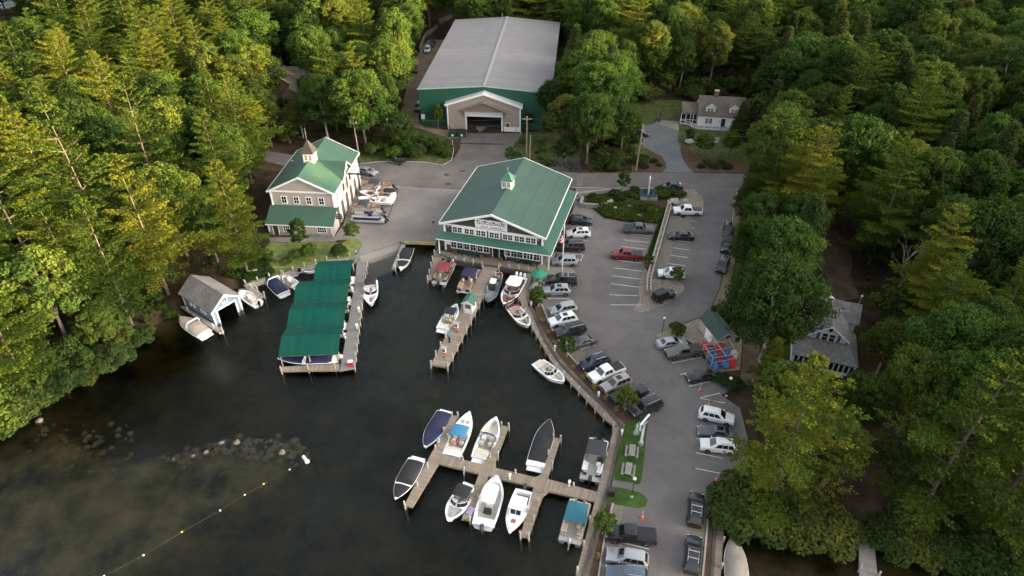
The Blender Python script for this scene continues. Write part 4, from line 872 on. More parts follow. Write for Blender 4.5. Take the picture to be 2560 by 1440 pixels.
# ---- covered slips
M['canvas_green'] = stripes('canvas_green', (.004, .056, .042), (.003, .045, .033), 'X', 1.5, .03, .95, spec=.1, var=.1, vscale=.6, bump=.15, col2=(.012, .06, .036))
CAN = [('nearest green canvas canopy of the slips, open at the front', (-35.5, 77.5), (-26.5, 78.0), 6.5), ('second green canvas canopy from the open end of the slips', (-36.0, 84.3), (-27.0, 84.8), 6.2), ('third green canvas canopy from the open end of the slips', (-36.6, 90.8), (-27.7, 91.3), 5.7), ('small green canvas canopy of the slips nearest the lawn', (-34.6, 96.8), (-28.3, 97.2), 5.9)]
for i, (lb, a, b_, dp) in enumerate(CAN):
    ang = math.atan2(b_[1] - a[1], b_[0] - a[0]); wdt = math.hypot(b_[0] - a[0], b_[1] - a[1]); t = empty('boat_canopy', (*a, 0), ang, lb, 'canopy', 'green canopies over the boat slips')
    c = MB(); nx_ = 12; f = [(0, 2.55), (dp * .22, 3.12), (dp * .48, 3.62), (dp * .52, 3.66), (dp * .75, 3.2), (dp - .1, 2.72)]
    vs = []
    for j, (y, z) in enumerate(f):
        for k in range(nx_ + 1):
            x = wdt * k / nx_; sag = .012 * math.sin(k * 2.4 + i) + (.022 if k % 2 else 0) * (0 if j in (2, 3) else 1)
            vs.append((x, y, z - sag))
    fs = [(j * (nx_ + 1) + k, j * (nx_ + 1) + k + 1, (j + 1) * (nx_ + 1) + k + 1, (j + 1) * (nx_ + 1) + k) for j in range(len(f) - 1) for k in range(nx_)]
    c.add(vs, fs)
    # short valance
    n = len(vs); c.add([vs[k] for k in range(nx_ + 1)] + [(v[0], v[1] - .02, v[2] - .22) for v in vs[:nx_ + 1]], [(k + 1, k, nx_ + 1 + k, nx_ + 2 + k) for k in range(nx_)])
    for e in (0, nx_):
        ed = [vs[j * (nx_ + 1) + e] for j in range(len(f))]; c.add(ed + [(v[0], v[1], v[2] - .25) for v in ed], [(k, k + 1, len(f) + k + 1, len(f) + k) for k in range(len(f) - 1)])
    c.build('canvas', M['canvas_green'], t)
    for x in (.25, wdt / 2, wdt - .3):
        for y in ((.1, dp - .4) if i == 0 else (dp - .4,)):
            MB().tube([(x, y, -2.6), (x, y, 2.5)], .11).build('post', M['weathered'], t)
    fr = MB(); fr.tube([(.1, .05, 2.42), (wdt - .1, .05, 2.42)], .07, 5); fr.tube([(.1, dp * .5, 3.5), (wdt - .1, dp * .5, 3.5)], .06, 5); fr.build('frame', M['weathered'], t)
for i, (x, y, px) in enumerate(((-26.4, 84.2, (857, 843)), (-27.2, 90.6, (866, 780)), (-27.9, 96.4, (877, 728)))):
    t = empty('slip_walkway', (x - 4.4, y, .55), R(3), 'narrow plank catwalk under the canopies, %s from the open end' % ['first', 'second', 'third'][i], 'catwalk')
    MB().box((0, 0, 0), (9.6, .7, .2)).build('deck', M['pale_planks'], t)

# ================================================================== BOATS
def solid(name, c, rough=.55, var=.08, **k):
    if name not in M: M[name] = mat(name, c, rough, var=var, scale=2.0, **k)
    return M[name]
navy = solid('canvas_navy', (.012, .014, .05), .75); blackc = solid('canvas_black', (.012, .012, .013), .75); beigec = solid('canvas_beige', (.28, .245, .2), .85)
tealc = solid('canvas_teal', (.02, .13, .17), .75); bluec = solid('canvas_blue', (.04, .19, .32), .75); maroonc = solid('canvas_maroon', (.2, .025, .035), .75); greyc = solid('canvas_grey', (.035, .036, .04), .75)
cream = solid('cushion_cream', (.55, .5, .4), .6); tanc = solid('cushion_tan', (.32, .22, .14), .6); greyseat = solid('cushion_grey', (.3, .3, .3), .6); whites = solid('cushion_white', (.65, .64, .61), .6)
floor_g = solid('boat_floor', (.33, .31, .28), .8); floor_t = solid('teak_floor', (.22, .12, .06), .7); hull_b = solid('hull_black', (.014, .014, .016), .2); hull_n = solid('hull_navy', (.015, .02, .07), .2); hull_r = solid('hull_maroon', (.12, .012, .02), .25); hull_g = solid('hull_grey', (.16, .17, .18), .4)
alu = solid('aluminium', (.5, .5, .5), .35, metal=.6); mglass = M['glass']
def hb(s, B, full=.35, pw=2.3): return B / 2 * max(.015, 1 - max(0., (s - full) / (1 - full)) ** pw) * (.9 + .1 * min(1, s / .25))
ST = [0, .06, .14, .25, .38, .5, .6, .7, .78, .85, .91, .96, 1.0]
def sheer(s, fb): return fb * (1 + .38 * s * s)
def hull_mesh(L, B, fb, full, pw):
    rings = []
    for s in ST:
        h = hb(s, B, full, pw); z = sheer(s, fb); x = s * L; r3 = max(0, (s - .6) / .4) ** 2
        rake = .06 * L * r3
        rings.append([(x, -h, z), (x - rake * .35, -h * (.9 - .25 * r3), z * .45 + .2 * r3), (x - rake * .8, -h * (.8 - .5 * r3), .02 + .3 * r3), (x - rake * 1.1, 0, -.32 + .45 * r3), (x - rake * .8, h * (.8 - .5 * r3), .02 + .3 * r3), (x - rake * .35, h * (.9 - .25 * r3), z * .45 + .2 * r3), (x, h, z)])
    b = MB(); b.loft(rings, close=False, cap=False); b.f = [f[::-1] for f in b.f]
    b.add(rings[0], [tuple(range(7))]); return b
def deck_mesh(L, B, fb, full, pw, pits, gw=.2, zf=.22):
    """pits: (s0, s1) open wells, None = closed deck between"""
    ss = sorted(set(ST + [q for p in pits for q in p])); rings = []
    def ring(s, openw):
        h = hb(s, B, full, pw); z = sheer(s, fb) + .02; x = s * L; g = min(gw, h * .5)
        if openw: return [(x, -h, z), (x, -h + g, z + .03), (x, -h + g + .03, zf), (x, 0, zf), (x, h - g - .03, zf), (x, h - g, z + .03), (x, h, z)]
        return [(x, -h, z), (x, -h + g, z + .04), (x, -h * .5, z + .07), (x, 0, z + .09), (x, h * .5, z + .07), (x, h - g, z + .04), (x, h, z)]
    for s in ss:
        inside = any(a < s < c for a, c in pits); st_ = any(abs(s - a) < 1e-6 for a, c in pits); en = any(abs(s - c) < 1e-6 for a, c in pits)
        if st_: rings += [ring(s, False), ring(s, True)]
        elif en: rings += [ring(s, True), ring(s, False)]
        else: rings.append(ring(s, inside))
    b = MB(); b.loft(rings, close=False, cap=False); return b
def outboard(parent, x, y, z, m=None, up=0.0, sc_=1.0):
    b = MB(); b.T = Matrix.Translation((x, y, z)) @ Matrix.Rotation(up, 4, 'Y') @ Matrix.Scale(sc_, 4)
    b.lathe([(.05, .1), (.24, .16), (.28, .4), (.27, .62), (.2, .78), (.05, .84)], (-.12, 0, 0), 10, 1.25, .8)
    b.box((-.1, 0, -.2), (.22, .14, .75)); b.box((.08, 0, .12), (.3, .3, .25)); b.box((-.12, 0, -.62), (.5, .1, .16))
    return b.build('outboard', m or greyc, parent, smooth=True)
def bimini(parent, x0, x1, wd_, z, m, name='bimini', z0=.8):
    b = MB(); n = 6; rings = []
    for i in range(n + 1):
        x = x0 + (x1 - x0) * i / n; u = abs(2 * i / n - 1); zz = z - .16 * u ** 2.2
        rings.append([(x, wd_ / 2 * math.sin(a) * 1.0, zz - .14 * abs(math.sin(a)) ** 3 + dz) for dz in (0, ) for a in np.linspace(-math.pi / 2, math.pi / 2, 7)] + [(x, wd_ / 2 * math.sin(a), zz - .05 - .14 * abs(math.sin(a)) ** 3) for a in np.linspace(math.pi / 2, -math.pi / 2, 7)])
    b.loft(rings); b.f = [f for f in b.f]; o = b.build(name, m, parent, smooth=True)
    f = MB()
    for s in (-1, 1):
        xm = (x0 + x1) / 2
        for x in (x0 + .1, x1 - .1): f.tube([(xm, s * wd_ * .49, z0), (x, s * wd_ * .49, z - .3)], .025, 5)
    f.build('bimini_frame', alu, o); return o
def windshield(parent, L, B, fb, full, pw, s, hgt=.5, open_=True):
    b = MB(); fr = MB(); pts = []
    for k, (ds, q) in enumerate(((-.1, .97), (-.02, .86), (.035, .5), (.05, .1))):
        h = hb(s + ds, B, full, pw) - .1; pts.append(((s + ds) * L, h * q if k else h, sheer(s + ds, fb) + .05))
    for sg in (-1, 1):
        for (xa, ya, za), (xb, yb, zb) in zip(pts[:-1], pts[1:]):
            b.add([(xa, sg * ya, za), (xb, sg * yb, zb), (xb - .28, sg * yb * .93, zb + hgt), (xa - .2, sg * ya * .95, za + hgt * (.75 if xa < s * L - .3 else 1))], [(0, 1, 2, 3)])
        fr.tube([(xa - .26, sg * ya * .94, za + hgt) for xa, ya, za in pts], .03, 5)
    o = b.build('windshield', mglass, parent); fr.build('windshield_frame', alu if not open_ else M['gel_white'], o); return o
def cushions(parent, L, B, fb, full, pw, pits, m, zf=.22, name='seat', bow=True, helm=True):
    a, c = pits[0]; b = MB()
    h = hb(a + .05, B, full, pw) - .3
    MB().box((a * L + .35, 0, zf + .22), (.6, 2 * h, .44)).box((a * L + .12, 0, zf + .5), (.2, 2 * h, .35)).build(name, m, parent)
    if helm:
        for s in (-1, 1):
            MB().box((c * L - 1.1, s * h * .62, zf + .25), (.5, .52, .5)).box((c * L - 1.36, s * h * .62, zf + .6), (.14, .52, .5)).build(name, m, parent)
            if s < 0: MB().tube([(c * L - .55, s * h * .62 - .17 + .34 * k / 8, zf + .7 + .1 * math.sin(k)) for k in range(9)], .03, 5).build('steering_wheel', M['black'], parent)
        for s in (-1, 1): MB().box((c * L - .28, s * h * .62, zf + .35), (.5, h * .6, .7)).build('console', M['gel_white'], parent)
    if bow and len(pits) > 1:
        a2, c2 = pits[1]; p = []
        for s in (-1, 1):
            p = MB(); xs = [a2 + (c2 - a2) * k / 5 for k in range(6)]
            out_ = [(x * L, s * (hb(x, B, full, pw) - .26)) for x in xs]; inn = [(x * L, s * max(.12, (hb(x, B, full, pw) - .26) * .42)) for x in xs]
            p.prism(out_ + inn[::-1], zf + .05, zf + .4); p.build('bow_seat', m, parent)
def cover(parent, L, B, fb, full, pw, s0, s1, m, peak=.55, ps=.5, name='cover', lowbow=.12, stern=.2):
    """fitted canvas: rises to the windscreen, falls to bow and stern"""
    b = MB(); rings = []
    for s in np.linspace(s0, s1, 17):
        h = hb(s, B, full, pw) + .03; z = sheer(s, fb) + .05
        e = stern + (peak - stern) * sstep(s0, ps - .12, s) if s < ps else lowbow + (peak - lowbow) * (1 - sstep(ps, ps + .16, s))
        e = float(e) + .03 * math.sin(s * 40)
        rings.append([(s * L, h * y, z - .12 * (abs(y) > .99) + e * (1 - abs(y) ** 2.6)) for y in (-1, -.97, -.7, -.35, 0, .35, .7, .97, 1)])
    b.loft(rings, close=False, cap=False); b.add(rings[0], [tuple(range(9))[::-1]]); return b.build(name, m, parent, smooth='all')
def boat(label, stern, bow, B, hull, pits=None, ext=(), fb=.72, full=.35, pw=2.3, deckm=None, name='motorboat', cat='motorboat', group=None, z=0.0, seat=cream, stripe=None, floorm=None, length=None):
    p, q = Vector(W(*stern, .75 + z)), Vector(W(*bow, .95 + z)); d = q - p; L = d.length if length is None else length
    t = empty(name, (p.x, p.y, z), math.atan2(d.y, d.x), label, cat, group)
    h = hull_mesh(L, B, fb, full, pw).build('hull', hull, t, smooth=True)
    g = MB(); rb = [(s * L, hb(s, B, full, pw) + .02, sheer(s, fb) + .01) for s in ST]
    g.tube([(x, -y, zz) for x, y, zz in rb][::1] , .045, 5); g.tube(rb, .045, 5); g.build('rub_rail', M['gel_white'], t)
    deck_mesh(L, B, fb, full, pw, pits or [], ).build('deck', deckm or M['gel_white'], t, smooth=True)
    if pits:
        for a, c in pits:
            if floorm is None and a > .5: continue
            hh = [hb(a + (c - a) * k / 6, B, full, pw) - .3 for k in range(7)]
            MB().sheet([((a + (c - a) * k / 6) * L, hh[k]) for k in range(7)] + [((a + (c - a) * k / 6) * L, -hh[k]) for k in range(6, -1, -1)], .235).build('floor', floorm or floor_g, t)
    for e in ext:
        k = e[0]
        if k == 'seats': cushions(t, L, B, fb, full, pw, pits, seat, bow='nobow' not in e, helm='nohelm' not in e)
        elif k == 'ws': windshield(t, L, B, fb, full, pw, e[1])
        elif k == 'bimini': bimini(t, e[1] * L, e[2] * L, B * .82, e[4] if len(e) > 4 else 2.1, e[3])
        elif k == 'cover': cover(t, L, B, fb, full, pw, e[1], e[2], e[3], *(e[4:] or ()))
        elif k == 'outboard':
            n = e[1]
            for i in range(n): outboard(t, -.25, (i - (n - 1) / 2) * .75, .55, e[2] if len(e) > 2 else None, e[3] if len(e) > 3 else 0., e[4] if len(e) > 4 else 1.)
        elif k == 'platform': MB().box((-.28, 0, .42), (.62, B * .78, .1)).build('swim_platform', e[1] if len(e) > 1 else M['gel_white'], t)
        elif k == 'arch':
            b = MB(); x = e[1] * L; hh = hb(e[1], B, full, pw) - .08; zz = sheer(e[1], fb)
            for dx in (0, .45): b.tube([(x + dx + .3, -hh, zz), (x + dx * .5, -hh * .92, zz + 1.1), (x + dx * .4 - .1, -hh * .7, zz + 1.45), (x + dx * .4 - .1, hh * .7, zz + 1.45), (x + dx * .5, hh * .92, zz + 1.1), (x + dx + .3, hh, zz)], .05, 6)
            b.build('tower', e[2], t)
        elif k == 'sunpad': MB().box(((e[1] + e[2]) / 2 * L, 0, sheer(e[1], fb) + .12), ((e[2] - e[1]) * L, B * .62, .16)).build('sun_pad', e[3], t)
        elif k == 'rail':
            b = MB(); xs = [x for x in np.linspace(e[1], .985, 8)]
            for s in (-1, 1):
                b.tube([(x * L, s * (hb(x, B, full, pw) - .05), sheer(x, fb) + .42) for x in xs], .022, 4)
                for x in xs[::2]: b.tube([(x * L, s * (hb(x, B, full, pw) - .05), sheer(x, fb)), (x * L, s * (hb(x, B, full, pw) - .05), sheer(x, fb) + .42)], .018, 4)
            b.build('bow_rail', M['steel'], t)
        elif k == 'top':      # hard top on legs
            b = MB(); x0, x1, zz = e[1] * L, e[2] * L, e[3]; w2 = B * e[4] / 2
            b.prism([(x0, -w2 * .9), (x1 - .5, -w2), (x1 - .1, -w2 * .6), (x1, 0), (x1 - .1, w2 * .6), (x1 - .5, w2), (x0, w2 * .9), (x0 - .12, 0)], zz, zz + .1); o = b.build('hard_top', M['gel_white'], t)
            f = MB()
            for s in (-1, 1):
                for x in (x0 + .3, x1 - .6): f.tube([(x, s * w2 * .75, .4), (x, s * w2 * .8, zz)], .05, 5)
            f.build('top_frame', e[5] if len(e) > 5 else M['steel'], o)
        elif k == 'hatch': MB().box((e[1] * L, e[2], sheer(e[1], fb) + .12), (e[3], e[4], .06)).build('hatch', e[5], t)
        elif k == 'console':
            MB().box((e[1] * L, 0, .75), (.8, .8, 1.05), taper=.85).build('console', e[2], t); MB().box((e[1] * L - 1.0, 0, .6), (.45, .9, .75)).build('helm_seat', seat, t)
        elif k == 'pilothouse':
            x0, x1 = e[1] * L, e[2] * L; w2 = hb((e[1] + e[2]) / 2, B, full, pw) - .28; b = MB()
            b.loft([[(x0, -w2, .4), (x0, w2, .4), (x1 + .25, w2 * .85, .9), (x1 + .25, -w2 * .85, .9)], [(x0, -w2 * .96, 1.75), (x0, w2 * .96, 1.75), (x1 - .3, w2 * .85, 1.85), (x1 - .3, -w2 * .85, 1.85)]]); c = b.build('cabin', M['gel_white'], t)
            MB().box(((x0 + x1) / 2 - .2, 0, 1.9), (x1 - x0 + .15, 2 * w2 + .1, .1)).build('cabin_roof', M['gel_white'], c)
            w_ = MB()
            for y0, y1 in ((-.8, -.06), (.06, .8)):
                f_ = lambda u, v: (x1 + .25 - .55 * v + .02, u * w2 * .85, .9 + .95 * v + .02)
                w_.add([f_(y0, .3), f_(y1, .3), f_(y1, .9), f_(y0, .9)], [(0, 1, 2, 3)])
            for s in (-1, 1): w_.box(((x0 + x1) / 2, s * (w2 * .96 + .02), 1.4), ((x1 - x0) * .6, .04, .45))
            w_.build('cabin_window', mglass, c)
            MB().lathe([(.22, 0), (.24, .1), (.12, .2)], ((x0 + x1) / 2 - .3, .1, 1.95), 10).build('radar', M['gel_white'], c)
            MB().box((x0 + .5, .5, 1.98), (.5, .4, .06)).build('roof_hatch', M['gel_white'], c)
    if stripe:
        b = MB(); 
        for s in (-1, 1):
            v = []
            for q_ in ST[:-2]: hh = hb(q_, B, full, pw); v += [(q_ * L, s * (hh * .975 + .012), sheer(q_, fb) * .78), (q_ * L, s * (hh * .94 + .012), sheer(q_, fb) * .52)]
            b.add(v, [(2 * i, 2 * i + 2, 2 * i + 3, 2 * i + 1) for i in range(len(ST) - 3)])
        b.build('stripe', stripe, t)
    t['L'] = L
    return t
GW = M['gel_white']
G1 = 'boats on the branching finger dock'
boat('boat under a tight navy cover at the inner left finger, bow to camera', (1112, 1030), (1061, 1118), 2.5, GW, [(.1, .5)], [('cover', .02, .97, navy, .5, .5), ('platform',)], group=G1, full=.45)
boat('long white cruiser under a bright blue bimini with people in its cockpit', (1128, 1139), (1174, 1029), 2.7, GW, [(.12, .46)], [('ws', .5), ('seats', 'nobow'), ('bimini', .32, .58, bluec, 2.0), ('platform',), ('hatch', .75, -.35, .5, .5, greyseat), ('hatch', .75, .35, .5, .5, greyseat)], group=G1, seat=cream, full=.45)
boat('white bowrider with cream interior and black tower arch, bow away from camera', (1199, 1146), (1241, 1042), 2.6, GW, [(.14, .52), (.58, .92)], [('seats',), ('ws', .55), ('arch', .42, M['black']), ('platform',), ('sunpad', .02, .14, cream)], group=G1, full=.5)
boat('boat under a full black cover with a white stern, right finger', (1337, 1166), (1375, 1048), 2.6, GW, [(.1, .5)], [('cover', .1, .99, blackc, .55, .55), ('platform',)], group=G1, full=.5)
boat('black covered boat with a white tee stripe, outer left finger', (1042, 1148), (988, 1249), 2.5, hull_b, [(.1, .5)], [('cover', .05, .62, blackc, .5, .45), ('cover', .66, .96, blackc, .16, .7), ('platform',)], group=G1, full=.42, deckm=GW)
boat('white bowrider with black bimini and open bow, bow to camera', (1171, 1215), (1119, 1302), 2.5, GW, [(.12, .52), (.6, .92)], [('seats',), ('ws', .56), ('bimini', .12, .45, blackc, 2.0), ('platform',)], group=G1, seat=greyseat, full=.5, stripe=hull_b)
boat('big white centre console boat with a hard top, bow away from camera', (1207, 1316), (1244, 1192), 2.9, GW, [(.14, .86)], [('console', .45, M['gel_white']), ('top', .34, .72, 2.1, .62), ('outboard', 1, greyc, .0, 1.25), ('hatch', .28, 0, .8, .9, blackc), ('rail', .6)], group=G1, seat=greyc, full=.5, name='fishing_boat', fb=.85, floorm=solid('pale_floor', (.5, .47, .41), .7))
boat('white pilothouse fishing boat with small cabin and orange hatch', (1311, 1226), (1273, 1333), 2.45, GW, [(.06, .34)], [('pilothouse', .32, .6), ('outboard', 1, greyc, 0., 1.1), ('hatch', .74, 0, .55, .55, solid('hatch_rust', (.3, .1, .05))), ('rail', .62)], group=G1, name='fishing_boat', full=.4, floorm=hull_g, stripe=hull_r)
boat('white sport boat with open bow moored along the boardwalk', (1346, 906), (1411, 954), 2.4, GW, [(.16, .54), (.6, .93)], [('seats',), ('ws', .57), ('platform',), ('sunpad', .02, .16, cream)], full=.5, group='boats moored along the boardwalk')
boat('cream bowrider with folded maroon canvas moored along the boardwalk', (1279, 764), (1323, 815), 2.5, GW, [(.12, .52), (.6, .93)], [('seats',), ('ws', .55), ('cover', .0, .1, maroonc, .3, .05), ('arch', .02, maroonc)], full=.55, seat=solid('cushion_sand', (.45, .37, .27), .6), floorm=solid('sand_floor', (.36, .3, .22)), group='boats moored along the boardwalk', stripe=solid('hull_green', (.02, .1, .07)))
boat('large white hard top boat with black hull and three white outboards', (1300, 694), (1259, 764), 3.1, hull_b, [(.06, .58), (.62, .93)], [('seats',), ('ws', .6), ('top', .2, .52, 2.1, .86), ('outboard', 3, GW, 0., 1.2)], full=.5, seat=solid('cushion_brown', (.2, .09, .045), .6), floorm=floor_t, fb=.9, name='hard_top_boat')
boat('white motorboat with black bimini loading people at the fuel pier', (1106, 823), (1142, 760), 2.4, GW, [(.14, .55), (.62, .93)], [('seats',), ('bimini', .4, .68, blackc, 2.05), ('platform',), ('sunpad', .01, .14, whites)], full=.5)
boat('white bowrider with black bimini on the grey slip pier', (928, 702), (926, 762), 2.4, hull_b, [(.1, .52), (.6, .93)], [('seats',), ('ws', .56), ('bimini', .08, .36, blackc, 2.0), ('platform',)], full=.5, floorm=floor_g, seat=whites)
boat('white hulled boat under black covers beside the launch dock', (1021, 620), (1000, 673), 2.4, GW, [(.1, .5)], [('cover', .02, .56, blackc, .55, .45), ('cover', .62, .9, blackc, .15, .7)], full=.45)
boat('white boat under a navy cover on the lawn shore', (710, 734), (666, 688), 2.5, GW, [(.1, .5)], [('cover', .06, .99, navy, .5, .55), ('platform',), ('arch', .52, GW)], full=.5, group='boats along the lawn shore')
boat('small white open boat with red gear beside the navy covered boat', (741, 712), (706, 687), 1.9, GW, [(.1, .85)], [('seats', 'nobow', 'nohelm'), ('console', .5, GW)], full=.5, fb=.55, group='boats along the lawn shore', name='skiff', cat='skiff')
boat('long low white skiff tied under the lawn wall beside the canopies', (798, 666), (752, 673), 1.8, GW, [(.06, .85)], [('seats', 'nobow', 'nohelm'), ('hatch', .45, 0, .4, 1.2, greyseat)], full=.5, fb=.5, group='boats along the lawn shore', name='skiff', cat='skiff')
boat('grey inflatable boat with an outboard tied under the lawn wall', (744, 679), (703, 683), 1.8, hull_g, [(.08, .8)], [('outboard', 1, hull_b)], full=.6, fb=.45, deckm=hull_g, name='inflatable_boat', cat='inflatable boat', group='boats along the lawn shore')
boat('white centre console boat with cream deck beside the short dock', (645, 758), (598, 724), 2.2, GW, [(.1, .84)], [('console', .45, GW), ('outboard', 1, hull_b), ('rail', .68), ('seats', 'nobow', 'nohelm')], full=.6, fb=.6, name='fishing_boat', floorm=solid('pale_floor2', (.48, .42, .34)))
boat('white boat under a beige cover beside the boathouse', (514, 836), (450, 792), 2.6, GW, [(.1, .5)], [('cover', .1, .985, beigec, .5, .5), ('arch', .42, GW), ('platform',)], full=.5)
boat('navy boat under the nearest green canopy with navy covers', (846, 894), (694, 898), 2.6, hull_n, [(.1, .5)], [('cover', .14, .52, navy, .35, .45), ('cover', .56, .97, navy, .15, .7), ('arch', .5, GW), ('outboard', 1, GW)], full=.45, fb=.8)
for i, (y, c) in enumerate(((87.0, beigec), (93.5, blackc), (99.5, navy))):
    pa = PX(-27.6 - .3 * i, y, .75); pb = PX(-35.0 + i * .2, y - .3, .75)
    boat(['white stern of a boat under the second canopy', 'white stern of a boat under the third canopy', 'white stern of a boat under the canopy nearest the lawn'][i], pa, pb, 2.3, GW, [(.1, .5)], [('cover', .14, .95, c), ('platform',)], full=.45)
boat('boat wrapped in a tall pale beige tarpaulin by the side dock', (1846, 1480), (1833, 1337), 2.6, GW, [(.1, .5)], [('cover', .0, .995, beigec, .9, .45, 'cover', .5, .4)], full=.4)
# RIB and dinghy beside the fuel pier
t = boat('grey inflatable patrol boat with centre console beside the fuel pier', (1241, 693), (1219, 752), 2.3, solid('rib_tube', (.1, .11, .125), .55), [(.08, .84)], [('console', .42, greyc), ('top', .3, .5, 1.9, .5, M['steel'])], full=.6, fb=.55, deckm=solid('rib_tube', (.1, .11, .125)), name='inflatable_boat', cat='inflatable boat', floorm=greyseat)
tb = MB(); L_ = t['L']
for s in (-1, 1): tb.tube([(x * L_, s * (hb(x, 2.3, .6, 2.3) - .05), .62 + .2 * x * x) for x in np.linspace(0, 1, 12)], .24, 8)
tb.build('tube', M['rib_tube'], t, smooth=True)
boat('small brown dinghy tucked under the shop deck beside the pier', (1241, 694), (1251, 676), 1.5, solid('dinghy_brown', (.2, .11, .06)), [(.05, .85)], [('seats', 'nobow', 'nohelm')], full=.5, fb=.45, name='dinghy', cat='dinghy', seat=tanc, deckm=M['dinghy_brown'])

def pontoon(label, stern, bow, B, fencem, bim, seatm, motor, z=0.0, bs=(.3, .62), group=None, floorm=None, trailer=False, bim_z=2.35):
    p, q = Vector(W(*stern, .9 + z)), Vector(W(*bow, .9 + z)); d = q - p; L = d.length
    t = empty('pontoon_boat', (p.x, p.y, z), math.atan2(d.y, d.x), label, 'pontoon boat', group)
    for s in (-1, 1):
        y = s * (B / 2 - .38); MB().tube([(0, y, .12), (L * .86, y, .12)], .32, 10).tube([(L * .86, y, .12), (L * .94, y, .18), (L, y, .32)], .32, 10, r1=.06).build('float', alu, t, smooth=True)
    MB().box((L * .49, 0, .5), (L * .98, B, .12)).build('deck', solid('pontoon_deck', (.42, .4, .37), .7), t)
    MB().box((L * .52, 0, .57), (L * .82, B - .3, .02)).build('floor', floorm or floor_g, t)
    f = MB(); x0, x1, r_ = L * .1, L * .95, B / 2 - .06
    path = [(x0, -r_ * .45), (x0, -r_ + .35), (x0 + .35, -r_), (x1 - .6, -r_), (x1 - .15, -r_ + .35), (x1, -r_ + .8), (x1, -.4)]
    for sg in (1, -1):
        for (xa, ya), (xb, yb) in zip(path[:-1], path[1:]):
            a_ = math.atan2(sg * (yb - ya), xb - xa); f.box(((xa + xb) / 2, sg * (ya + yb) / 2, .87), (math.hypot(xb - xa, yb - ya), .05, .56), a_)
    f.build('fence', fencem, t)
    rl = MB()
    for sg in (1, -1):
        rl.tube([(x, sg * y, 1.17) for x, y in path], .035, 5)
        for x, y in path: rl.tube([(x, sg * y, .55), (x, sg * y, 1.17)], .03, 4)
    rl.build('rail', alu, t)
    # lounges: bow pair, stern pair
    for sg in (-1, 1):
        for xa, xb in ((L * .66, L * .92), (L * .14, L * .36)):
            u = MB(); y = sg * (r_ - .38); u.box(((xa + xb) / 2, y, .78), (xb - xa, .6, .38)); u.box(((xa + xb) / 2, sg * (r_ - .12), 1.02), (xb - xa, .16, .4)); u.box((xb - .12 if xa > L * .5 else xa + .12, y, 1.02), (.18, .6, .38)); u.build('lounge', seatm, t)
    c = MB(); c.box((L * .46, -r_ * .5, .92), (.6, .75, .75), taper=.8); c.build('console', fencem, t)
    MB().box((L * .36, -r_ * .5, .85), (.5, .55, .5)).box((L * .36 - .24, -r_ * .5, 1.15), (.12, .55, .55)).build('helm_seat', seatm, t)
    if bim: bimini(t, L * bs[0], L * bs[1], B * .92, bim_z, bim, z0=1.1)
    if motor:
        for i in range(motor[0]): outboard(t, -.1, (i - (motor[0] - 1) / 2) * .9, .5, motor[1], motor[2], 1.1)
    return t
pontoon('black and silver pontoon boat with dark bimini, beside the boardwalk', (1475, 1197), (1499, 1094), 2.75, solid('fence_black', (.03, .03, .032), .4), greyc, whites, (1, M['black'], .5), bs=(.42, .78), group='boats on the branching finger dock')
pontoon('tan pontoon boat with a teal blue bimini and grey outboard', (1424, 1352), (1452, 1248), 2.75, solid('fence_tan', (.42, .36, .27), .5), tealc, solid('lounge_tan', (.45, .37, .27), .6), (1, alu, .35), bs=(.3, .76), group='boats on the branching finger dock')
pontoon('pontoon boat with a navy bimini, passengers and black fence panels', (1186, 668), (1157, 729), 2.6, M['fence_black'], navy, tanc, None, bs=(.26, .62), floorm=solid('pontoon_tan', (.3, .22, .15)), group='pontoon boats at the shop deck')
pontoon('pontoon boat with a maroon bimini and passengers beside the shop deck', (1096, 706), (1124, 652), 2.6, solid('fence_maroon', (.1, .03, .035), .4), maroonc, solid('lounge_olive', (.24, .2, .12), .6), (1, M['black'], .4), bs=(.28, .64), group='pontoon boats at the shop deck')
# boats standing on stands in the workshop yard
YG = 'boats stored in the workshop yard'
def stands(t, L, z):
    for i, (x, y) in enumerate(((.2, -.7), (.2, .7), (.7, -.6), (.7, .6))): MB().box((x * L, y, -z / 2 + .02 + .1), (.3, .2, z + .1)).build('support', M['weathered'], t)
for a in (('navy and white pontoon boat in front in the yard', (962, 541), (877, 537), 2.6, hull_n, None, greyseat, (1, hull_b, .5)), ('pontoon boat with dark grey bimini, second in the yard', (955, 521), (880, 518), 2.5, solid('fence_sand', (.36, .31, .24), .5), greyc, tanc, (1, greyc, .4)), ('pontoon boat with dark bimini at the road end of the yard', (985, 465), (902, 466), 2.5, M['fence_sand'], greyc, tanc, (1, M['black'], .6))):
    t = pontoon(*a, z=1.35, group=YG, bs=(.42, .74)); stands(t, 7.0, .35)
for a, kw in ((('white wakeboard boat with orange brown seats and a white tower', (987, 488), (899, 479), 2.5, GW, [(.12, .54), (.6, .93)], [('seats',), ('arch', .44, GW), ('ws', .56)]), dict(seat=solid('seat_rust', (.32, .12, .04)), stripe=hull_b)),
              (('dark hulled runabout squeezed in beside the far pontoon boat', (984, 477), (906, 472), 2.2, hull_b, [(.12, .54), (.6, .93)], [('seats',), ('ws', .56), ('cover', .0, .3, blackc, .3, .2)]), dict(seat=tanc, deckm=hull_g)),
              (('white open sport boat beside the wakeboard boat in the yard', (978, 500), (895, 494), 2.4, GW, [(.12, .54), (.6, .93)], [('seats',), ('ws', .56), ('platform',)]), dict(seat=whites))):
    t = boat(*a, z=1.45, full=.5, group=YG, **kw); stands(t, t['L'], .45)
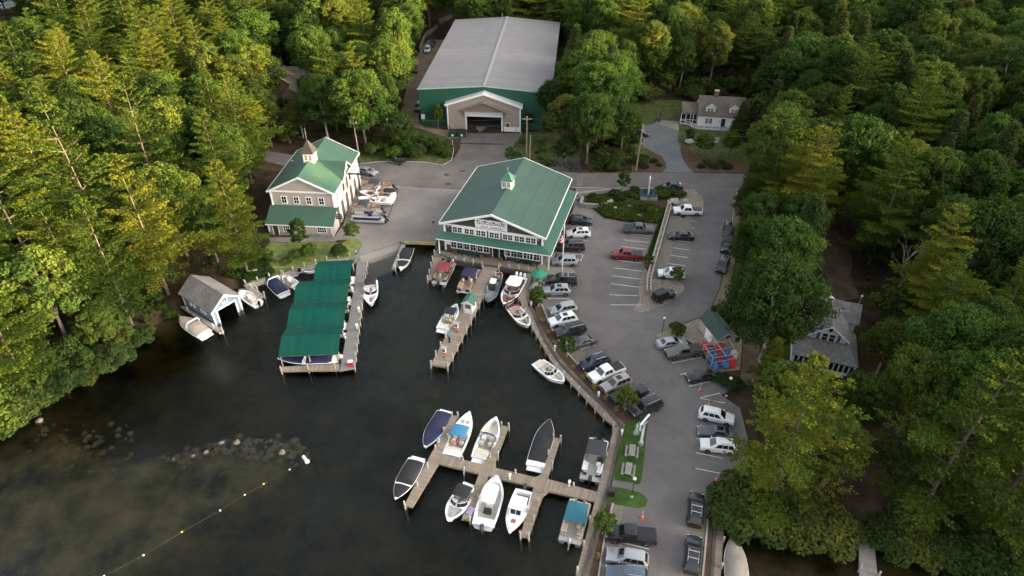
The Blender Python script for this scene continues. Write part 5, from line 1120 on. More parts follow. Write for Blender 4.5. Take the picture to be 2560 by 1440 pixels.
def jet_ski():
    p, q = Vector(W(1012, 405, 1.6)), Vector(W(976, 402, 1.6)); d = q - p
    t = empty('jet_ski', (p.x, p.y, 1.65), math.atan2(d.y, d.x), 'black jet ski on a small trailer beside the road', 'jet ski'); L = 3.3
    b = MB(); b.loft([[(x, -h, .25), (x, -h * .8, -.05), (x, h * .8, -.05), (x, h, .25), (x, h * .5, zz), (x, -h * .5, zz)] for x, h, zz in ((0, .5, .35), (.8, .58, .4), (1.8, .55, .5), (2.6, .4, .6), (3.1, .18, .5), (3.3, .04, .4))]); b.build('hull', M['black'], t, smooth=True)
    MB().box((1.0, 0, .62), (1.5, .36, .35), taper=.8).build('seat', greyc, t); MB().tube([(2.1, -.35, .95), (2.0, 0, .9), (2.1, .35, .95)], .03, 5).tube([(2.0, 0, .5), (2.0, 0, .9)], .06, 5).build('handlebar', M['steel'], t)
    t2 = empty('boat_trailer', (p.x, p.y, 1.0), math.atan2(d.y, d.x), 'small galvanised trailer carrying a black jet ski', 'trailer')
    f = MB()
    for s in (-1, 1): f.tube([(-.2, s * .6, .45), (2.8, s * .5, .45), (4.2, 0, .45)], .05, 5)
    for x in (.2, 1.6, 2.6): f.tube([(x, -.6, .45), (x, .6, .45)], .05, 5)
    f.tube([(4.2, 0, .45), (4.2, 0, .02)], .04, 5); f.build('frame', M['steel'], t2)
    for s in (-1, 1):
        w_ = MB(); w_.T = Matrix.Translation((1.0, s * .8, .3)) @ Matrix.Rotation(R(90), 4, 'X'); w_.lathe([(.1, -.09), (.28, -.09), (.3, 0), (.28, .09), (.1, .09)], (0, 0, 0), 12); w_.build('wheel', M['rubber'], t2)
jet_ski()
# ================================================================== VEHICLES
def paint(name, c, metal=.0, rough=.28):
    if name in M: return M[name]
    m, nt, b = newmat(name); b.inputs['Base Color'].default_value = (*c, 1); sset(b, Roughness=rough, Metallic=metal); b.inputs['Coat Weight'].default_value = .4; b.inputs['Coat Roughness'].default_value = .05
    tc = N(nt, 'ShaderNodeTexCoord'); no = N(nt, 'ShaderNodeTexNoise'); sset(no, Scale=1.5, Detail=6.0); nt.links.new(tc.outputs['Object'], no.inputs['Vector'])
    rp = N(nt, 'ShaderNodeMapRange'); sset(rp, From_Min=.3, From_Max=.7, To_Min=rough - .06, To_Max=rough + .14); nt.links.new(no.outputs['Fac'], rp.inputs['Value']); nt.links.new(rp.outputs[0], b.inputs['Roughness'])
    M[name] = m; return m
P = dict(black=paint('paint_black', (.012, .012, .013)), white=paint('paint_white', (.72, .72, .7)), silver=paint('paint_silver', (.36, .37, .38), .5, .35), grey=paint('paint_grey', (.085, .088, .095), .3), dark=paint('paint_dark', (.028, .03, .034), .2), navy=paint('paint_navy', (.015, .02, .045), .2), blue=paint('paint_blue', (.09, .12, .16), .4), red=paint('paint_red', (.17, .015, .017), .2), brown=paint('paint_brown', (.12, .105, .085), .3), champ=paint('paint_champagne', (.33, .31, .28), .5, .35), matte=paint('paint_matte_grey', (.075, .077, .08), .0, .6), maroon=paint('paint_maroon', (.05, .014, .018), .2))
# kind: L, W, body stations (x, z_top, half-width factor), cowl x, rear x, roof x0 x1, belt z, roof z, roof half-width, wheel xs, wheel r, clearance
KINDS = {
 'suv':    dict(L=4.8, W=1.92, st=[(0, .82, .8), (.12, .92, .92), (1.3, 1.06, 1), (3.6, 1.1, 1), (4.68, 1.08, .95), (4.8, .95, .86)], gh=(1.15, 4.72, 2.0, 4.25), belt=1.05, roof=1.72, rw=.66, wx=(.95, 3.8), wr=.38, cl=.24, rail=True),
 'bigsuv': dict(L=5.2, W=2.03, st=[(0, .95, .86), (.1, 1.06, .95), (1.35, 1.16, 1), (4.0, 1.18, 1), (5.1, 1.18, .97), (5.2, 1.0, .9)], gh=(1.3, 5.12, 1.95, 4.85), belt=1.14, roof=1.88, rw=.74, wx=(1.0, 4.1), wr=.41, cl=.27, rail=True),
 'sedan':  dict(L=4.85, W=1.85, st=[(0, .62, .8), (.15, .74, .92), (1.3, .9, 1), (3.7, .96, 1), (4.7, .98, .94), (4.85, .8, .85)], gh=(1.25, 4.35, 2.15, 3.5), belt=.9, roof=1.43, rw=.62, wx=(.95, 3.75), wr=.34, cl=.18, rail=False),
 'pickup': dict(L=5.85, W=2.02, st=[(0, 1.02, .88), (.1, 1.14, .95), (1.5, 1.2, 1), (5.75, 1.2, .98), (5.85, 1.15, .95)], gh=(1.4, 3.82, 2.1, 3.55), belt=1.17, roof=1.9, rw=.76, wx=(1.05, 4.65), wr=.42, cl=.3, rail=False, bed=(3.92, 5.72)),
 'jeep':   dict(L=4.3, W=1.87, st=[(0, 1.0, .72), (.1, 1.12, .76), (1.25, 1.16, .82), (1.4, 1.18, .88), (4.2, 1.18, .88), (4.3, 1.1, .86)], gh=(1.35, 4.26, 1.75, 4.2), belt=1.15, roof=1.84, rw=.74, wx=(.8, 3.3), wr=.42, cl=.35, rail=False),
}
CM = {}
def car_meshes(kind):
    if kind in CM: return CM[kind]
    K = KINDS[kind]; L, hw, cl = K['L'], K['W'] / 2, K['cl']; out = {}; X = lambda x: L / 2 - x      # front is +x
    b = MB(); rings = []
    for x, zt, f in K['st']:
        h = hw * f; zb = cl + (.1 if x < .2 or x > L - .25 else 0)
        rings.append([(X(x), -h * .92, zb), (X(x), -h, zb + .2), (X(x), -h, zt - .22), (X(x), -h * .93, zt - .05), (X(x), -h * .7, zt), (X(x), h * .7, zt), (X(x), h * .93, zt - .05), (X(x), h, zt - .22), (X(x), h, zb + .2), (X(x), h * .92, zb)])
    b.loft(rings)
    g0, g1, r0, r1 = K['gh']; bz, rz, rw = K['belt'] - .06, K['roof'], K['rw']; bw = hw * (.93 if kind != 'jeep' else .86)
    mid = (r0 + r1) / 2
    b.loft([[(X(g0), -bw * .9, bz), (X((g0 + r0) / 2), -bw, bz), (X(g1 - .2), -bw, bz), (X(g1), -bw * .88, bz), (X(g1), bw * .88, bz), (X(g1 - .2), bw, bz), (X((g0 + r0) / 2), bw, bz), (X(g0), bw * .9, bz)],
            [(X(r0), -rw * .9, rz - .06), (X(r0 + .25), -rw, rz - .04), (X(r1 - .15), -rw, rz - .04), (X(r1), -rw * .88, rz - .07), (X(r1), rw * .88, rz - .07), (X(r1 - .15), rw, rz - .04), (X(r0 + .25), rw, rz - .04), (X(r0), rw * .9, rz - .06)],
            [(X(r0 + .25), -rw * .7, rz - .01), (X(r0 + .4), -rw * .8, rz), (X(r1 - .35), -rw * .8, rz), (X(r1 - .25), -rw * .7, rz - .01), (X(r1 - .25), rw * .7, rz - .01), (X(r1 - .35), rw * .8, rz), (X(r0 + .4), rw * .8, rz), (X(r0 + .25), rw * .7, rz - .01)]])
    out['body'] = b.mesh('body', P['black'], True)
    def panel(p00, p10, p11, p01, u0, u1, v0, v1, off, bb):
        p = [Vector(q) for q in (p00, p10, p11, p01)]
        f = lambda u, v: (p[0] * (1 - u) + p[1] * u) * (1 - v) + (p[3] * (1 - u) + p[2] * u) * v
        n = (p[1] - p[0]).cross(p[3] - p[0]).normalized() * off
        vs = [f(u0, v0) + n, f(u1, v0) + n, f(u1, v1) + n, f(u0, v1) + n]; ba = [v - n * 1.6 for v in vs]
        bb.add([tuple(v) for v in vs + ba], [(0, 1, 2, 3), (0, 4, 5, 1), (1, 5, 6, 2), (2, 6, 7, 3), (3, 7, 4, 0)])
    w = MB(); panel((X(g0), bw * .9, bz), (X(g0), -bw * .9, bz), (X(r0), -rw * .9, rz - .06), (X(r0), rw * .9, rz - .06), .06, .94, .1, .93, -.015, w); out['windshield'] = w.mesh('windshield', M['car_glass'])
    w = MB(); panel((X(g1), -bw * .88, bz), (X(g1), bw * .88, bz), (X(r1), rw * .88, rz - .07), (X(r1), -rw * .88, rz - .07), .08, .92, .25, .9, -.015, w); out['rear_window'] = w.mesh('rear_window', M['car_glass'])
    for sgn, nm in ((-1, 'sideR'), (1, 'sideL')):
        w = MB(); q0, q1 = (g0 + r0) / 2, g1 - .2
        n = 2 if kind in ('sedan', 'pickup') else 3
        for i in range(n):
            u0, u1 = .03 + .94 * i / n + .015, .03 + .94 * (i + 1) / n - .015
            panel((X(q0), sgn * bw, bz), (X(q1), sgn * bw, bz), (X(r1 - .15), sgn * rw, rz - .04), (X(r0 + .25), sgn * rw, rz - .04), u0, u1, .2, .9, .016 * (1 if sgn < 0 else -1) * -1, w)
        out[nm] = w.mesh('side_window', M['car_glass'])
    t = MB(); t.T = Matrix.Rotation(R(90), 4, 'X'); r = K['wr']; t.lathe([(r * .62, -.13), (r * .94, -.13), (r, -.08), (r, .08), (r * .94, .13), (r * .62, .13)], (0, 0, 0), 16); out['tyre'] = t.mesh('tyre', M['rubber'], True)
    t = MB(); t.T = Matrix.Rotation(R(90), 4, 'X'); t.lathe([(r * .12, -.135), (r * .64, -.12), (r * .64, .12), (r * .12, .135)], (0, 0, 0), 10); out['rim'] = t.mesh('rim', M['wheel_rim'])
    out['arch'] = MB().mesh('wheel_arch', M['black']) if False else None
    h0, h1 = K['st'][1], K['st'][-2]
    out['headlight'] = MB().box((0, 0, 0), (.22, .34, .16)).mesh('headlight', M['lamp_clear']); out['tail_light'] = MB().box((0, 0, 0), (.14, .22, .34 if kind != 'sedan' else .18)).mesh('tail_light', M['tail_red'])
    out['mirror'] = MB().box((0, 0, 0), (.14, .22, .15), taper=.85).mesh('mirror', M['black'])
    ra = MB(); ra.tube([(X(r0 + .35), 0, 0), (X(r0 + .5), 0, .06), (X(r1 - .4), 0, .06), (X(r1 - .2), 0, 0)], .025, 5); out['rail'] = ra.mesh('roof_rail', alu)
    out['grille'] = MB().box((0, 0, 0), (.08, hw * 1.0, .26)).mesh('grille', M['black'])
    bp_ = MB()
    for s in (0, 1): bp_.box((X(.06) if s == 0 else X(L - .06), 0, cl + .18), (.16, hw * 1.75, .2))
    out['bumper'] = bp_.mesh('bumper', M['dark_metal'])
    if 'bed' in K:
        b0, b1 = K['bed']; out['bed_cover'] = MB().box((X((b0 + b1) / 2), 0, K['st'][-2][1] + .015), (b1 - b0, hw * 1.72, .05)).mesh('bed_cover', M['black'])
    CM[kind] = out; return out
def car(kind, col, fx, bx, label, group=None, cover=True, roofm=None, bars=False, sunroof=False, z=1.03, name=None, rail=None, spare=False):
    f_, b_ = Vector(W(*fx, z + .7)), Vector(W(*bx, z + .7)); c = (f_ + b_) / 2; d = f_ - b_
    K = KINDS[kind]; me = car_meshes(kind); L, hw = K['L'], K['W'] / 2
    nm = name or {'suv': 'parked_suv', 'bigsuv': 'parked_suv', 'sedan': 'parked_car', 'pickup': 'pickup_truck', 'jeep': 'off_road_car'}[kind]
    t = empty(nm, (c.x, c.y, z), math.atan2(d.y, d.x), label, {'suv': 'SUV', 'bigsuv': 'SUV', 'sedan': 'car', 'pickup': 'pickup truck', 'jeep': 'off-road car'}[kind], group)
    def put(n, key, loc=None, m=None, parent=t):
        o = link(n, me[key], parent, loc)
        if m: setmat(o, m)
        return o
    put('body', 'body', None, P[col]); put('windshield', 'windshield'); put('rear_window', 'rear_window'); put('side_window', 'sideR'); put('side_window', 'sideL')
    for x in K['wx']:
        for s in (-1, 1):
            w = put('wheel', 'tyre', (L / 2 - x, s * (hw - .1), K['wr'])); put('rim', 'rim', (0, 0, 0), None if col not in ('black', 'matte') or kind == 'sedan' else None, w)
    st = K['st']
    for s in (-1, 1):
        put('headlight', 'headlight', (L / 2 - .13, s * hw * .68, st[1][1] - .14)); put('tail_light', 'tail_light', (-L / 2 + .08, s * hw * .78, st[-2][1] - .22))
        put('mirror', 'mirror', (L / 2 - K['gh'][0] - .35, s * (hw + .07), K['belt'] + .06), P[col])
    put('grille', 'grille', (L / 2 - .0, 0, st[1][1] - .28)); put('bumper', 'bumper', None, P[col] if kind in ('suv', 'sedan') else None)
    rl = K['rail'] if rail is None else rail
    if rl:
        for s in (-1, 1): put('roof_rail', 'rail', (0, s * K['rw'] * .88, K['roof'] - .03))
    if bars:
        g = K['gh']
        for x in (g[2] + .7, g[2] + 1.6): MB().box((L / 2 - x, 0, K['roof'] + .09), (.1, K['rw'] * 1.9, .05)).build('cross_bar', alu, t)
    if sunroof: MB().box((L / 2 - K['gh'][2] - .75, 0, K['roof'] + .005), (.8, K['rw'] * 1.2, .02)).build('sunroof', M['car_glass'], t)
    if 'bed' in K:
        if cover: put('bed_cover', 'bed_cover')
        else:
            b0, b1 = K['bed']; MB().box((L / 2 - (b0 + b1) / 2, 0, st[-2][1] + .01), (b1 - b0, hw * 1.6, .03)).build('bed_liner', M['black'], t)
            r = MB()
            for i in range(3):
                x = L / 2 - b0 - .25 - i * .45; r.tube([(x, -hw * .85, 1.2), (x, -hw * .8, 1.85), (x, hw * .8, 1.85), (x, hw * .85, 1.2)], .035, 5)
            r.build('ladder_rack', alu, t)
    if kind == 'jeep':
        r = MB(); g = K['gh']; r.box((L / 2 - (g[2] + g[3]) / 2 - .05, 0, K['roof'] + .02), (g[3] - g[2] - .1, K['rw'] * 1.9, .06)); r.build('hard_top', M['black'], t)
        s_ = MB(); s_.T = Matrix.Translation((-L / 2 - .1, 0, 1.0)) @ Matrix.Rotation(R(90), 4, 'Y'); s_.lathe([(.1, -.11), (.38, -.11), (.4, 0), (.38, .11), (.1, .11)], (0, 0, 0), 14); s_.build('spare_wheel', M['rubber'], t)
        fl = MB()
        for x in K['wx']:
            for s in (-1, 1): fl.box((L / 2 - x, s * (hw - .1), .92), (1.05, .3, .08))
        fl.build('fender', M['black'], t)
    return t
GS, GB, GR, GU, GL = 'cars parked along the shop wall', 'cars parked nose to the boardwalk bed', 'cars parked on the right side of the lot', 'cars on the upper lot', 'cars parked on the lower lot'
car('suv', 'black', (1479, 553), (1423, 549), 'black SUV at the road end of the row beside the shop, facing right', GS)
car('suv', 'white', (1415, 583), (1477, 582), 'white SUV with dark roof glass beside the shop', GS, sunroof=True)
car('bigsuv', 'black', (1399, 616), (1456, 616), 'large black SUV between white and silver ones beside the shop', GS)
car('suv', 'silver', (1382, 652), (1443, 652), 'silver SUV beside the hatched bay at the shop corner', GS)
car('bigsuv', 'black', (1372, 698), (1440, 701), 'black SUV with roof bars just past the flagpole', GS, bars=True)
car('suv', 'silver', (1360, 726), (1425, 725), 'boxy silver SUV with sunroof beside the picnic tables', GS, sunroof=True)
car('suv', 'silver', (1378, 777), (1438, 767), 'silver grey SUV first in the angled boardwalk row', GB)
car('suv', 'white', (1373, 806), (1441, 791), 'white SUV with a glass roof in the angled boardwalk row', GB, sunroof=True)
car('bigsuv', 'black', (1387, 836), (1462, 816), 'long black SUV with silver roof rails in the angled boardwalk row', GB)
car('sedan', 'grey', (1427, 862), (1482, 846), 'dark grey sedan behind a small tree in the boardwalk row', GB)
car('suv', 'navy', (1453, 916), (1519, 894), 'dark navy SUV beside the empty paved bay', GB)
car('pickup', 'white', (1478, 947), (1553, 916), 'white pickup with black bed cover in the boardwalk row', GB)
car('suv', 'champ', (1506, 972), (1576, 944), 'champagne SUV with sunroof next to the white pickup', GB, sunroof=True)
car('pickup', 'black', (1614, 970), (1530, 1002), 'black pickup backed up to the boardwalk bed', GB)
car('bigsuv', 'dark', (1578, 1033), (1648, 1002), 'dark grey SUV last in the boardwalk row by the blue sign', GB, sunroof=True)
car('sedan', 'silver', (1713, 851), (1645, 860), 'silver sedan beside the gravel island and evergreen bush', GR)
car('pickup', 'brown', (1664, 886), (1753, 872), 'grey brown pickup with black bed cover near the shed', GR)
car('sedan', 'black', (1719, 943), (1792, 933), 'black coupe in the bay beside the kayak rack', GR)
car('suv', 'white', (1834, 1049), (1749, 1030), 'white SUV on the right of the lot next to the cone', GR)
car('sedan', 'grey', (1747, 1074), (1832, 1083), 'dark grey sedan under the pine branches', GR, sunroof=True)
car('suv', 'white', (1754, 1109), (1839, 1119), 'white car half hidden under the pine branches', GR)
car('suv', 'black', (1743, 1236), (1736, 1312), 'black SUV with silver roof bars parked along the right wall', GL, bars=True)
car('suv', 'dark', (1736, 1345), (1728, 1428), 'dark grey SUV with silver roof bars at the bottom edge', GL, bars=True)
car('pickup', 'black', (1522, 1332), (1634, 1342), 'black pickup with a black bed cover beside the small tree', GL)
car('suv', 'silver', (1520, 1385), (1618, 1403), 'silver grey SUV next to the black pickup on the lower lot', GL)
car('suv', 'blue', (1518, 1431), (1618, 1443), 'blue grey SUV cut by the bottom edge', GL)
car('pickup', 'matte', (1628, 574), (1562, 571), 'matte grey off-road pickup below the planted bank', GU, name='pickup_truck')
car('pickup', 'red', (1530, 635), (1605, 639), 'dark red pickup in the middle of the lot', GU)
car('pickup', 'white', (1683, 526), (1755, 528), 'white work pickup with a ladder rack by the gravel corner', GU, cover=False)
car('sedan', 'black', (1672, 587), (1735, 590), 'black sedan above the guard rail', GU)
car('suv', 'white', (1644, 681), (1713, 685), 'white SUV behind a small tree at the gravel island', GU, sunroof=True)
car('jeep', 'black', (1685, 729), (1633, 749), 'black off-road car parked on the gravel island', GU)
car('sedan', 'navy', (1650, 464), (1707, 465), 'dark blue sedan leaving the road by the flower bed', GU)
car('suv', 'black', (1818, 594), (1823, 555), 'black SUV first in the row at the right kerb', 'cars parked at the right kerb', sunroof=True)
car('jeep', 'black', (1813, 632), (1819, 599), 'black boxy car second in the row at the right kerb', 'cars parked at the right kerb')
car('suv', 'dark', (1800, 679), (1815, 645), 'dark grey SUV last in the row at the right kerb', 'cars parked at the right kerb')
car('sedan', 'navy', (1077, 114), (1082, 103), 'dark car at the far end of the dirt yard beside the barn', 'cars beside the barn')
car('suv', 'white', (1067, 130), (1071, 117), 'white SUV parked in the dirt yard beside the barn', 'cars beside the barn')
car('suv', 'dark', (1036, 178), (1034, 166), 'dark car under the trees left of the barn', 'cars beside the barn')
car('suv', 'grey', (1043, 275), (1046, 258), 'grey car against the left wall of the barn', 'cars beside the barn')
car('sedan', 'silver', (934, 431), (903, 423), 'silver sedan behind the workshop corner on the road')
car('sedan', 'dark', (1617, 333), (1588, 327), 'dark car behind the trees at the house driveway')

# ================================================================== PEOPLE
def person_mesh(pose):
    """one continuous body grown from a skeleton"""
    if pose == 'stand':
        J = dict(pel=(0, 0, .95), wai=(0, 0, 1.12), che=(0, .01, 1.35), nec=(0, .02, 1.5), hea=(0, 0, 1.6), top=(0, .01, 1.72), sL=(.18, 0, 1.42), eL=(.25, .02, 1.15), hL=(.26, -.08, .9), sR=(-.18, 0, 1.42), eR=(-.26, .02, 1.15), hR=(-.24, -.1, .92), pL=(.09, 0, .88), kL=(.1, -.02, .5), aL=(.11, .02, .09), fL=(.12, -.14, .04), pR=(-.09, 0, .88), kR=(-.1, -.03, .5), aR=(-.11, .03, .09), fR=(-.13, -.13, .04))
    else:
        J = dict(pel=(0, 0, .12), wai=(0, .02, .3), che=(0, .04, .52), nec=(0, .03, .67), hea=(0, .01, .77), top=(0, .02, .89), sL=(.18, .03, .6), eL=(.25, -.02, .33), hL=(.15, -.24, .25), sR=(-.18, .03, .6), eR=(-.25, -.02, .33), hR=(-.14, -.26, .24), pL=(.1, -.05, .1), kL=(.13, -.46, .14), aL=(.13, -.48, -.3), fL=(.13, -.62, -.34), pR=(-.1, -.05, .1), kR=(-.13, -.46, .14), aR=(-.14, -.46, -.3), fR=(-.14, -.6, -.34))
    Rr = dict(pel=.14, wai=.125, che=.15, nec=.055, hea=.095, top=.075, sL=.065, eL=.045, hL=.035, sR=.065, eR=.045, hR=.035, pL=.09, kL=.062, aL=.042, fL=.04, pR=.09, kR=.062, aR=.042, fR=.04)
    E_ = [('pel', 'wai'), ('wai', 'che'), ('che', 'nec'), ('nec', 'hea'), ('hea', 'top'), ('che', 'sL'), ('sL', 'eL'), ('eL', 'hL'), ('che', 'sR'), ('sR', 'eR'), ('eR', 'hR'), ('pel', 'pL'), ('pL', 'kL'), ('kL', 'aL'), ('aL', 'fL'), ('pel', 'pR'), ('pR', 'kR'), ('kR', 'aR'), ('aR', 'fR')]
    for s, sg in (('L', 1), ('R', -1)):      # short finger stubs splaying from the palm
        h = Vector(J['h' + s]); e = Vector(J['e' + s]); d = (h - e).normalized(); sd_ = Vector((sg, 0, 0))
        for i, (off, ln) in enumerate(((-.03, .075), (-.01, .09), (.012, .085), (.032, .065))):
            k = 'f%d%s' % (i, s); J[k] = tuple(h + d * ln + Vector((0, off, 0)) + d.cross(sd_) * off * .4); Rr[k] = .009; E_.append(('h' + s, k))
        k = 'th' + s; J[k] = tuple(h + d * .03 + Vector((-sg * .03, -.045, 0))); Rr[k] = .011; E_.append(('h' + s, k))
    ks = list(J); me = bpy.data.meshes.new('person_skeleton'); me.from_pydata([J[k] for k in ks], [(ks.index(a), ks.index(c)) for a, c in E_], [])
    o = bpy.data.objects.new('tmp', me); COL.objects.link(o); sk = o.modifiers.new('s', 'SKIN'); sk.use_smooth_shade = True
    lay = me.skin_vertices[0].data
    for i, k in enumerate(ks): lay[i].radius = (Rr[k] * (1.25 if k in ('pel', 'wai', 'che') else 1), Rr[k] * (.82 if k in ('wai', 'che') else 1)); lay[i].use_root = (k == 'pel')
    o.modifiers.new('u', 'SUBSURF').levels = 1
    dg = bpy.context.evaluated_depsgraph_get(); dg.update(); ev = o.evaluated_get(dg); m2 = bpy.data.meshes.new_from_object(ev); bpy.data.objects.remove(o)
    m2.materials.clear(); m2.materials.append(M['skin']); m2.name = 'person_body'
    # clothing and hair shells around the same skeleton
    V = {k: Vector(J[k]) for k in J}
    sh = MB(); sh.loft([[(p.x + r * 1.3 * math.cos(a), p.y + r * .95 * math.sin(a), p.z) for a in np.linspace(0, 2 * math.pi, 10, endpoint=False)] for p, r in ((V['pel'] + Vector((0, 0, .05)), .185), (V['wai'], .16), (V['che'], .185), (V['che'] + Vector((0, 0, .1)), .16), (V['nec'] - Vector((0, 0, .01)), .08))])
    for s in 'LR': sh.tube([V['s' + s], V['s' + s].lerp(V['e' + s], .7)], .095, 8, r1=.075)
    so = MB()
    for s in 'LR': so.tube([V['pel'].lerp(V['p' + s], .7), V['p' + s], V['p' + s].lerp(V['k' + s], .85)], .145, 8, r1=.1)
    ha = MB(); c = V['hea'].lerp(V['top'], .55); ha.lathe([(.1, -.06), (.125, 0), (.115, .06), (.06, .115), (.01, .13)], (c.x, c.y + .015, c.z), 10)
    fa = MB(); fa.box((c.x, c.y - .115, c.z - .055), (.03, .05, .05))
    for s in (-1, 1): fa.box((c.x + s * .04, c.y - .1, c.z - .015), (.022, .02, .014)); fa.box((c.x + s * .105, c.y, c.z - .03), (.03, .05, .07))
    fa.box((c.x, c.y - .1, c.z - .105), (.05, .02, .012))
    return m2, sh.mesh('shirt', M['white'], True), so.mesh('shorts', M['black'], True), ha.mesh('hair', M['hair'], True), fa.mesh('face', M['skin'])
PM = {k: person_mesh(k) for k in ('stand', 'sit')}
def cloth(c):
    k = 'cloth_%d_%d_%d' % tuple(int(x * 100) for x in c)
    if k not in M: M[k] = mat(k, c, .8, var=.12, scale=8)
    return M[k]
def person(pose, px, z, face, shirt, shorts, label, group=None):
    x, y = W(px[0], px[1], z); b = PM[pose]; t = empty('person', (x, y, z), R(face), label, 'person', group)
    link('body', b[0], t); setmat(link('shirt', b[1], t), cloth(shirt)); setmat(link('shorts', b[2], t), cloth(shorts)); link('hair', b[3], t); link('face', b[4], t); return t
person('stand', (1084, 562), 1.02, 0, (.45, .45, .47), (.03, .03, .035), 'person in a grey top and dark trousers walking across the concrete yard')
person('stand', (1097, 1112), .82, 40, (.05, .32, .6), (.4, .35, .28), 'person in a bright blue shirt on the left finger of the dock')
person('stand', (891, 642), 1.02, 10, (.05, .3, .45), (.03, .03, .04), 'person in a blue shirt at the head of the grey slip pier')
person('stand', (1142, 820), .82, 90, (.2, .4, .55), (.3, .25, .18), 'person in light blue stepping off the white boat at the fuel pier')
BG = 'passengers on the boats'
for a in (((1110, 797), (.25, .5, .33), (.3, .3, .3), 'person in a mint green shirt sitting in the white boat at the pier'), ((1124, 800), (.55, .4, .15), (.4, .35, .3), 'person in a yellow shirt sitting in the white boat at the pier'),
          ((1134, 1104), (.5, .28, .22), (.35, .1, .1), 'bare armed person in a pink top sitting in the blue bimini cruiser'), ((1148, 1100), (.3, .18, .15), (.08, .1, .25), 'person in brown sitting nearest the wheel of the blue bimini cruiser'),
          ((1166, 690), (.5, .08, .07), (.1, .1, .1), 'person in a red shirt aboard the navy bimini pontoon'), ((1175, 692), (.45, .12, .1), (.4, .3, .2), 'person in a rust red shirt aboard the navy bimini pontoon'), ((1158, 704), (.6, .6, .58), (.1, .1, .12), 'person in white on the bow seats of the navy bimini pontoon'), ((1178, 704), (.6, .58, .52), (.5, .4, .3), 'person in cream on the right bow seat of the navy bimini pontoon'),
          ((1122, 668), (.4, .08, .09), (.05, .05, .05), 'person in dark red aboard the maroon bimini pontoon'), ((1100, 692), (.35, .3, .12), (.2, .18, .12), 'person in olive near the stern of the maroon bimini pontoon'), ((1132, 655), (.6, .58, .55), (.3, .3, .3), 'person in white at the bow of the maroon bimini pontoon')):
    person('sit', a[0], .95, random.uniform(-60, 60), a[1], a[2], a[3], BG)

# ================================================================== PROPS
def put_px(px, z): return (*W(px[0], px[1], z), z)
# signboard on a post
def tall_sign():
    x, y = W(1602, 1112, 1.03); t = empty('post_sign', (x, y, 1.03), R(52), 'tall white post carrying a blue and white sign over the picnic lawn', 'sign')
    MB().box((0, 0, .3), (.55, .55, .6)).build('base', M['granite'], t); MB().box((0, 0, 2.2), (.26, .26, 4.4)).build('post', M['white'], t)
    b = MB(); b.box((0, 0, 4.4), (2.3, .22, 1.2)); s = b.build('sign_board', M['white'], t)
    for s_ in (-1, 1): MB().box((0, s_ * .13, 4.4), (2.1, .03, 1.0)).build('sign_panel', mat('sign_blue', (.02, .025, .1), .4) if s_ < 0 else bpy.data.materials['sign_blue'], s)
    MB().box((-.4, -.16, 4.5), (.7, .02, .3)).box((.4, -.16, 4.25), (.6, .02, .14)).build('lettering', M['white'], s)
    x, y = W(1590, 1085, 1.03); t = empty('lawn_statue', (x, y, 1.03), R(20), 'slim pale green figure statue on a small plinth on the picnic lawn', 'statue')
    MB().box((0, 0, .2), (.7, .5, .4)).build('plinth', M['granite'], t); MB().lathe([(.2, .4), (.24, .8), (.16, 1.3), (.2, 1.6), (.1, 1.85), (.12, 2.0), (.03, 2.2)], (0, 0, 0), 10).tube([(.1, 0, 1.6), (.3, -.1, 1.9), (.25, -.1, 2.4)], .06, 6).build('figure', mat('verdigris', (.4, .47, .42), .6, var=.2), t)
tall_sign()
def picnic_table(px, ang, label):
    t = empty('picnic_table', put_px(px, 1.04), R(ang), label, 'picnic table', 'weathered picnic tables')
    MB().box((0, 0, .74), (.8, 1.9, .06)).build('tabletop', M['pale_planks_x'], t)
    for s in (-1, 1): MB().box((s * .75, 0, .45), (.28, 1.9, .05)).build('bench', M['pale_planks_x'], t)
    for y in (-.65, .65):
        b = MB()
        for s in (-1, 1): b.tube([(s * .25, y, .72), (s * .62, y, .02)], .05, 4)
        b.box((0, y, .4), (1.7, .06, .1)); b.build('leg', M['weathered'], t)
M['pale_planks_x'] = stripes('pale_planks_x', (.27, .25, .22), (.08, .07, .06), 'X', .145, .12, .9, var=.14, vscale=2, jitter=.1)
picnic_table((1579, 1134), -12, 'weathered picnic table nearer the blue sign on the turf strip'); picnic_table((1570, 1180), -14, 'weathered picnic table nearer the asphalt path on the turf strip')
picnic_table((1352, 705), -14, 'weathered picnic table partly under the green umbrella'); picnic_table((1338, 722), -18, 'weathered picnic table below the green umbrella beside the small tree')
def umbrella(px, z, r, h, m, label, closed=False, n=8):
    t = empty('patio_umbrella', put_px(px, z), 0, label, 'umbrella'); MB().tube([(0, 0, 0), (0, 0, h)], .035).build('pole', M['weathered'], t)
    if closed: MB().lathe([(.05, h - 1.2), (.16, h - .9), (.13, h - .3), (.03, h)], (0, 0, 0), 8).build('canopy', m, t)
    else:
        b = MB(); top = (0, 0, h + .05)
        rim = [(r * math.cos(k * 2 * math.pi / n + .2), r * math.sin(k * 2 * math.pi / n + .2), h - .55) for k in range(n)]; mid_ = [(p[0] * .55, p[1] * .55, h - .2) for p in rim]
        b.add([top] + mid_ + rim, [(0, 1 + k, 1 + (k + 1) % n) for k in range(n)] + [(1 + k, 1 + n + k, 1 + n + (k + 1) % n, 1 + (k + 1) % n) for k in range(n)])
        b.add(rim + [(p[0], p[1], p[2] - .16) for p in rim], [(k, n + k, n + (k + 1) % n, (k + 1) % n) for k in range(n)]); b.build('canopy', m, t)
    MB().lathe([(.3, 0), (.3, .08), (.05, .12)], (0, 0, 0), 10).build('base', M['dark_metal'], t)
umb = solid('umbrella_green', (.012, .2, .11), .7)
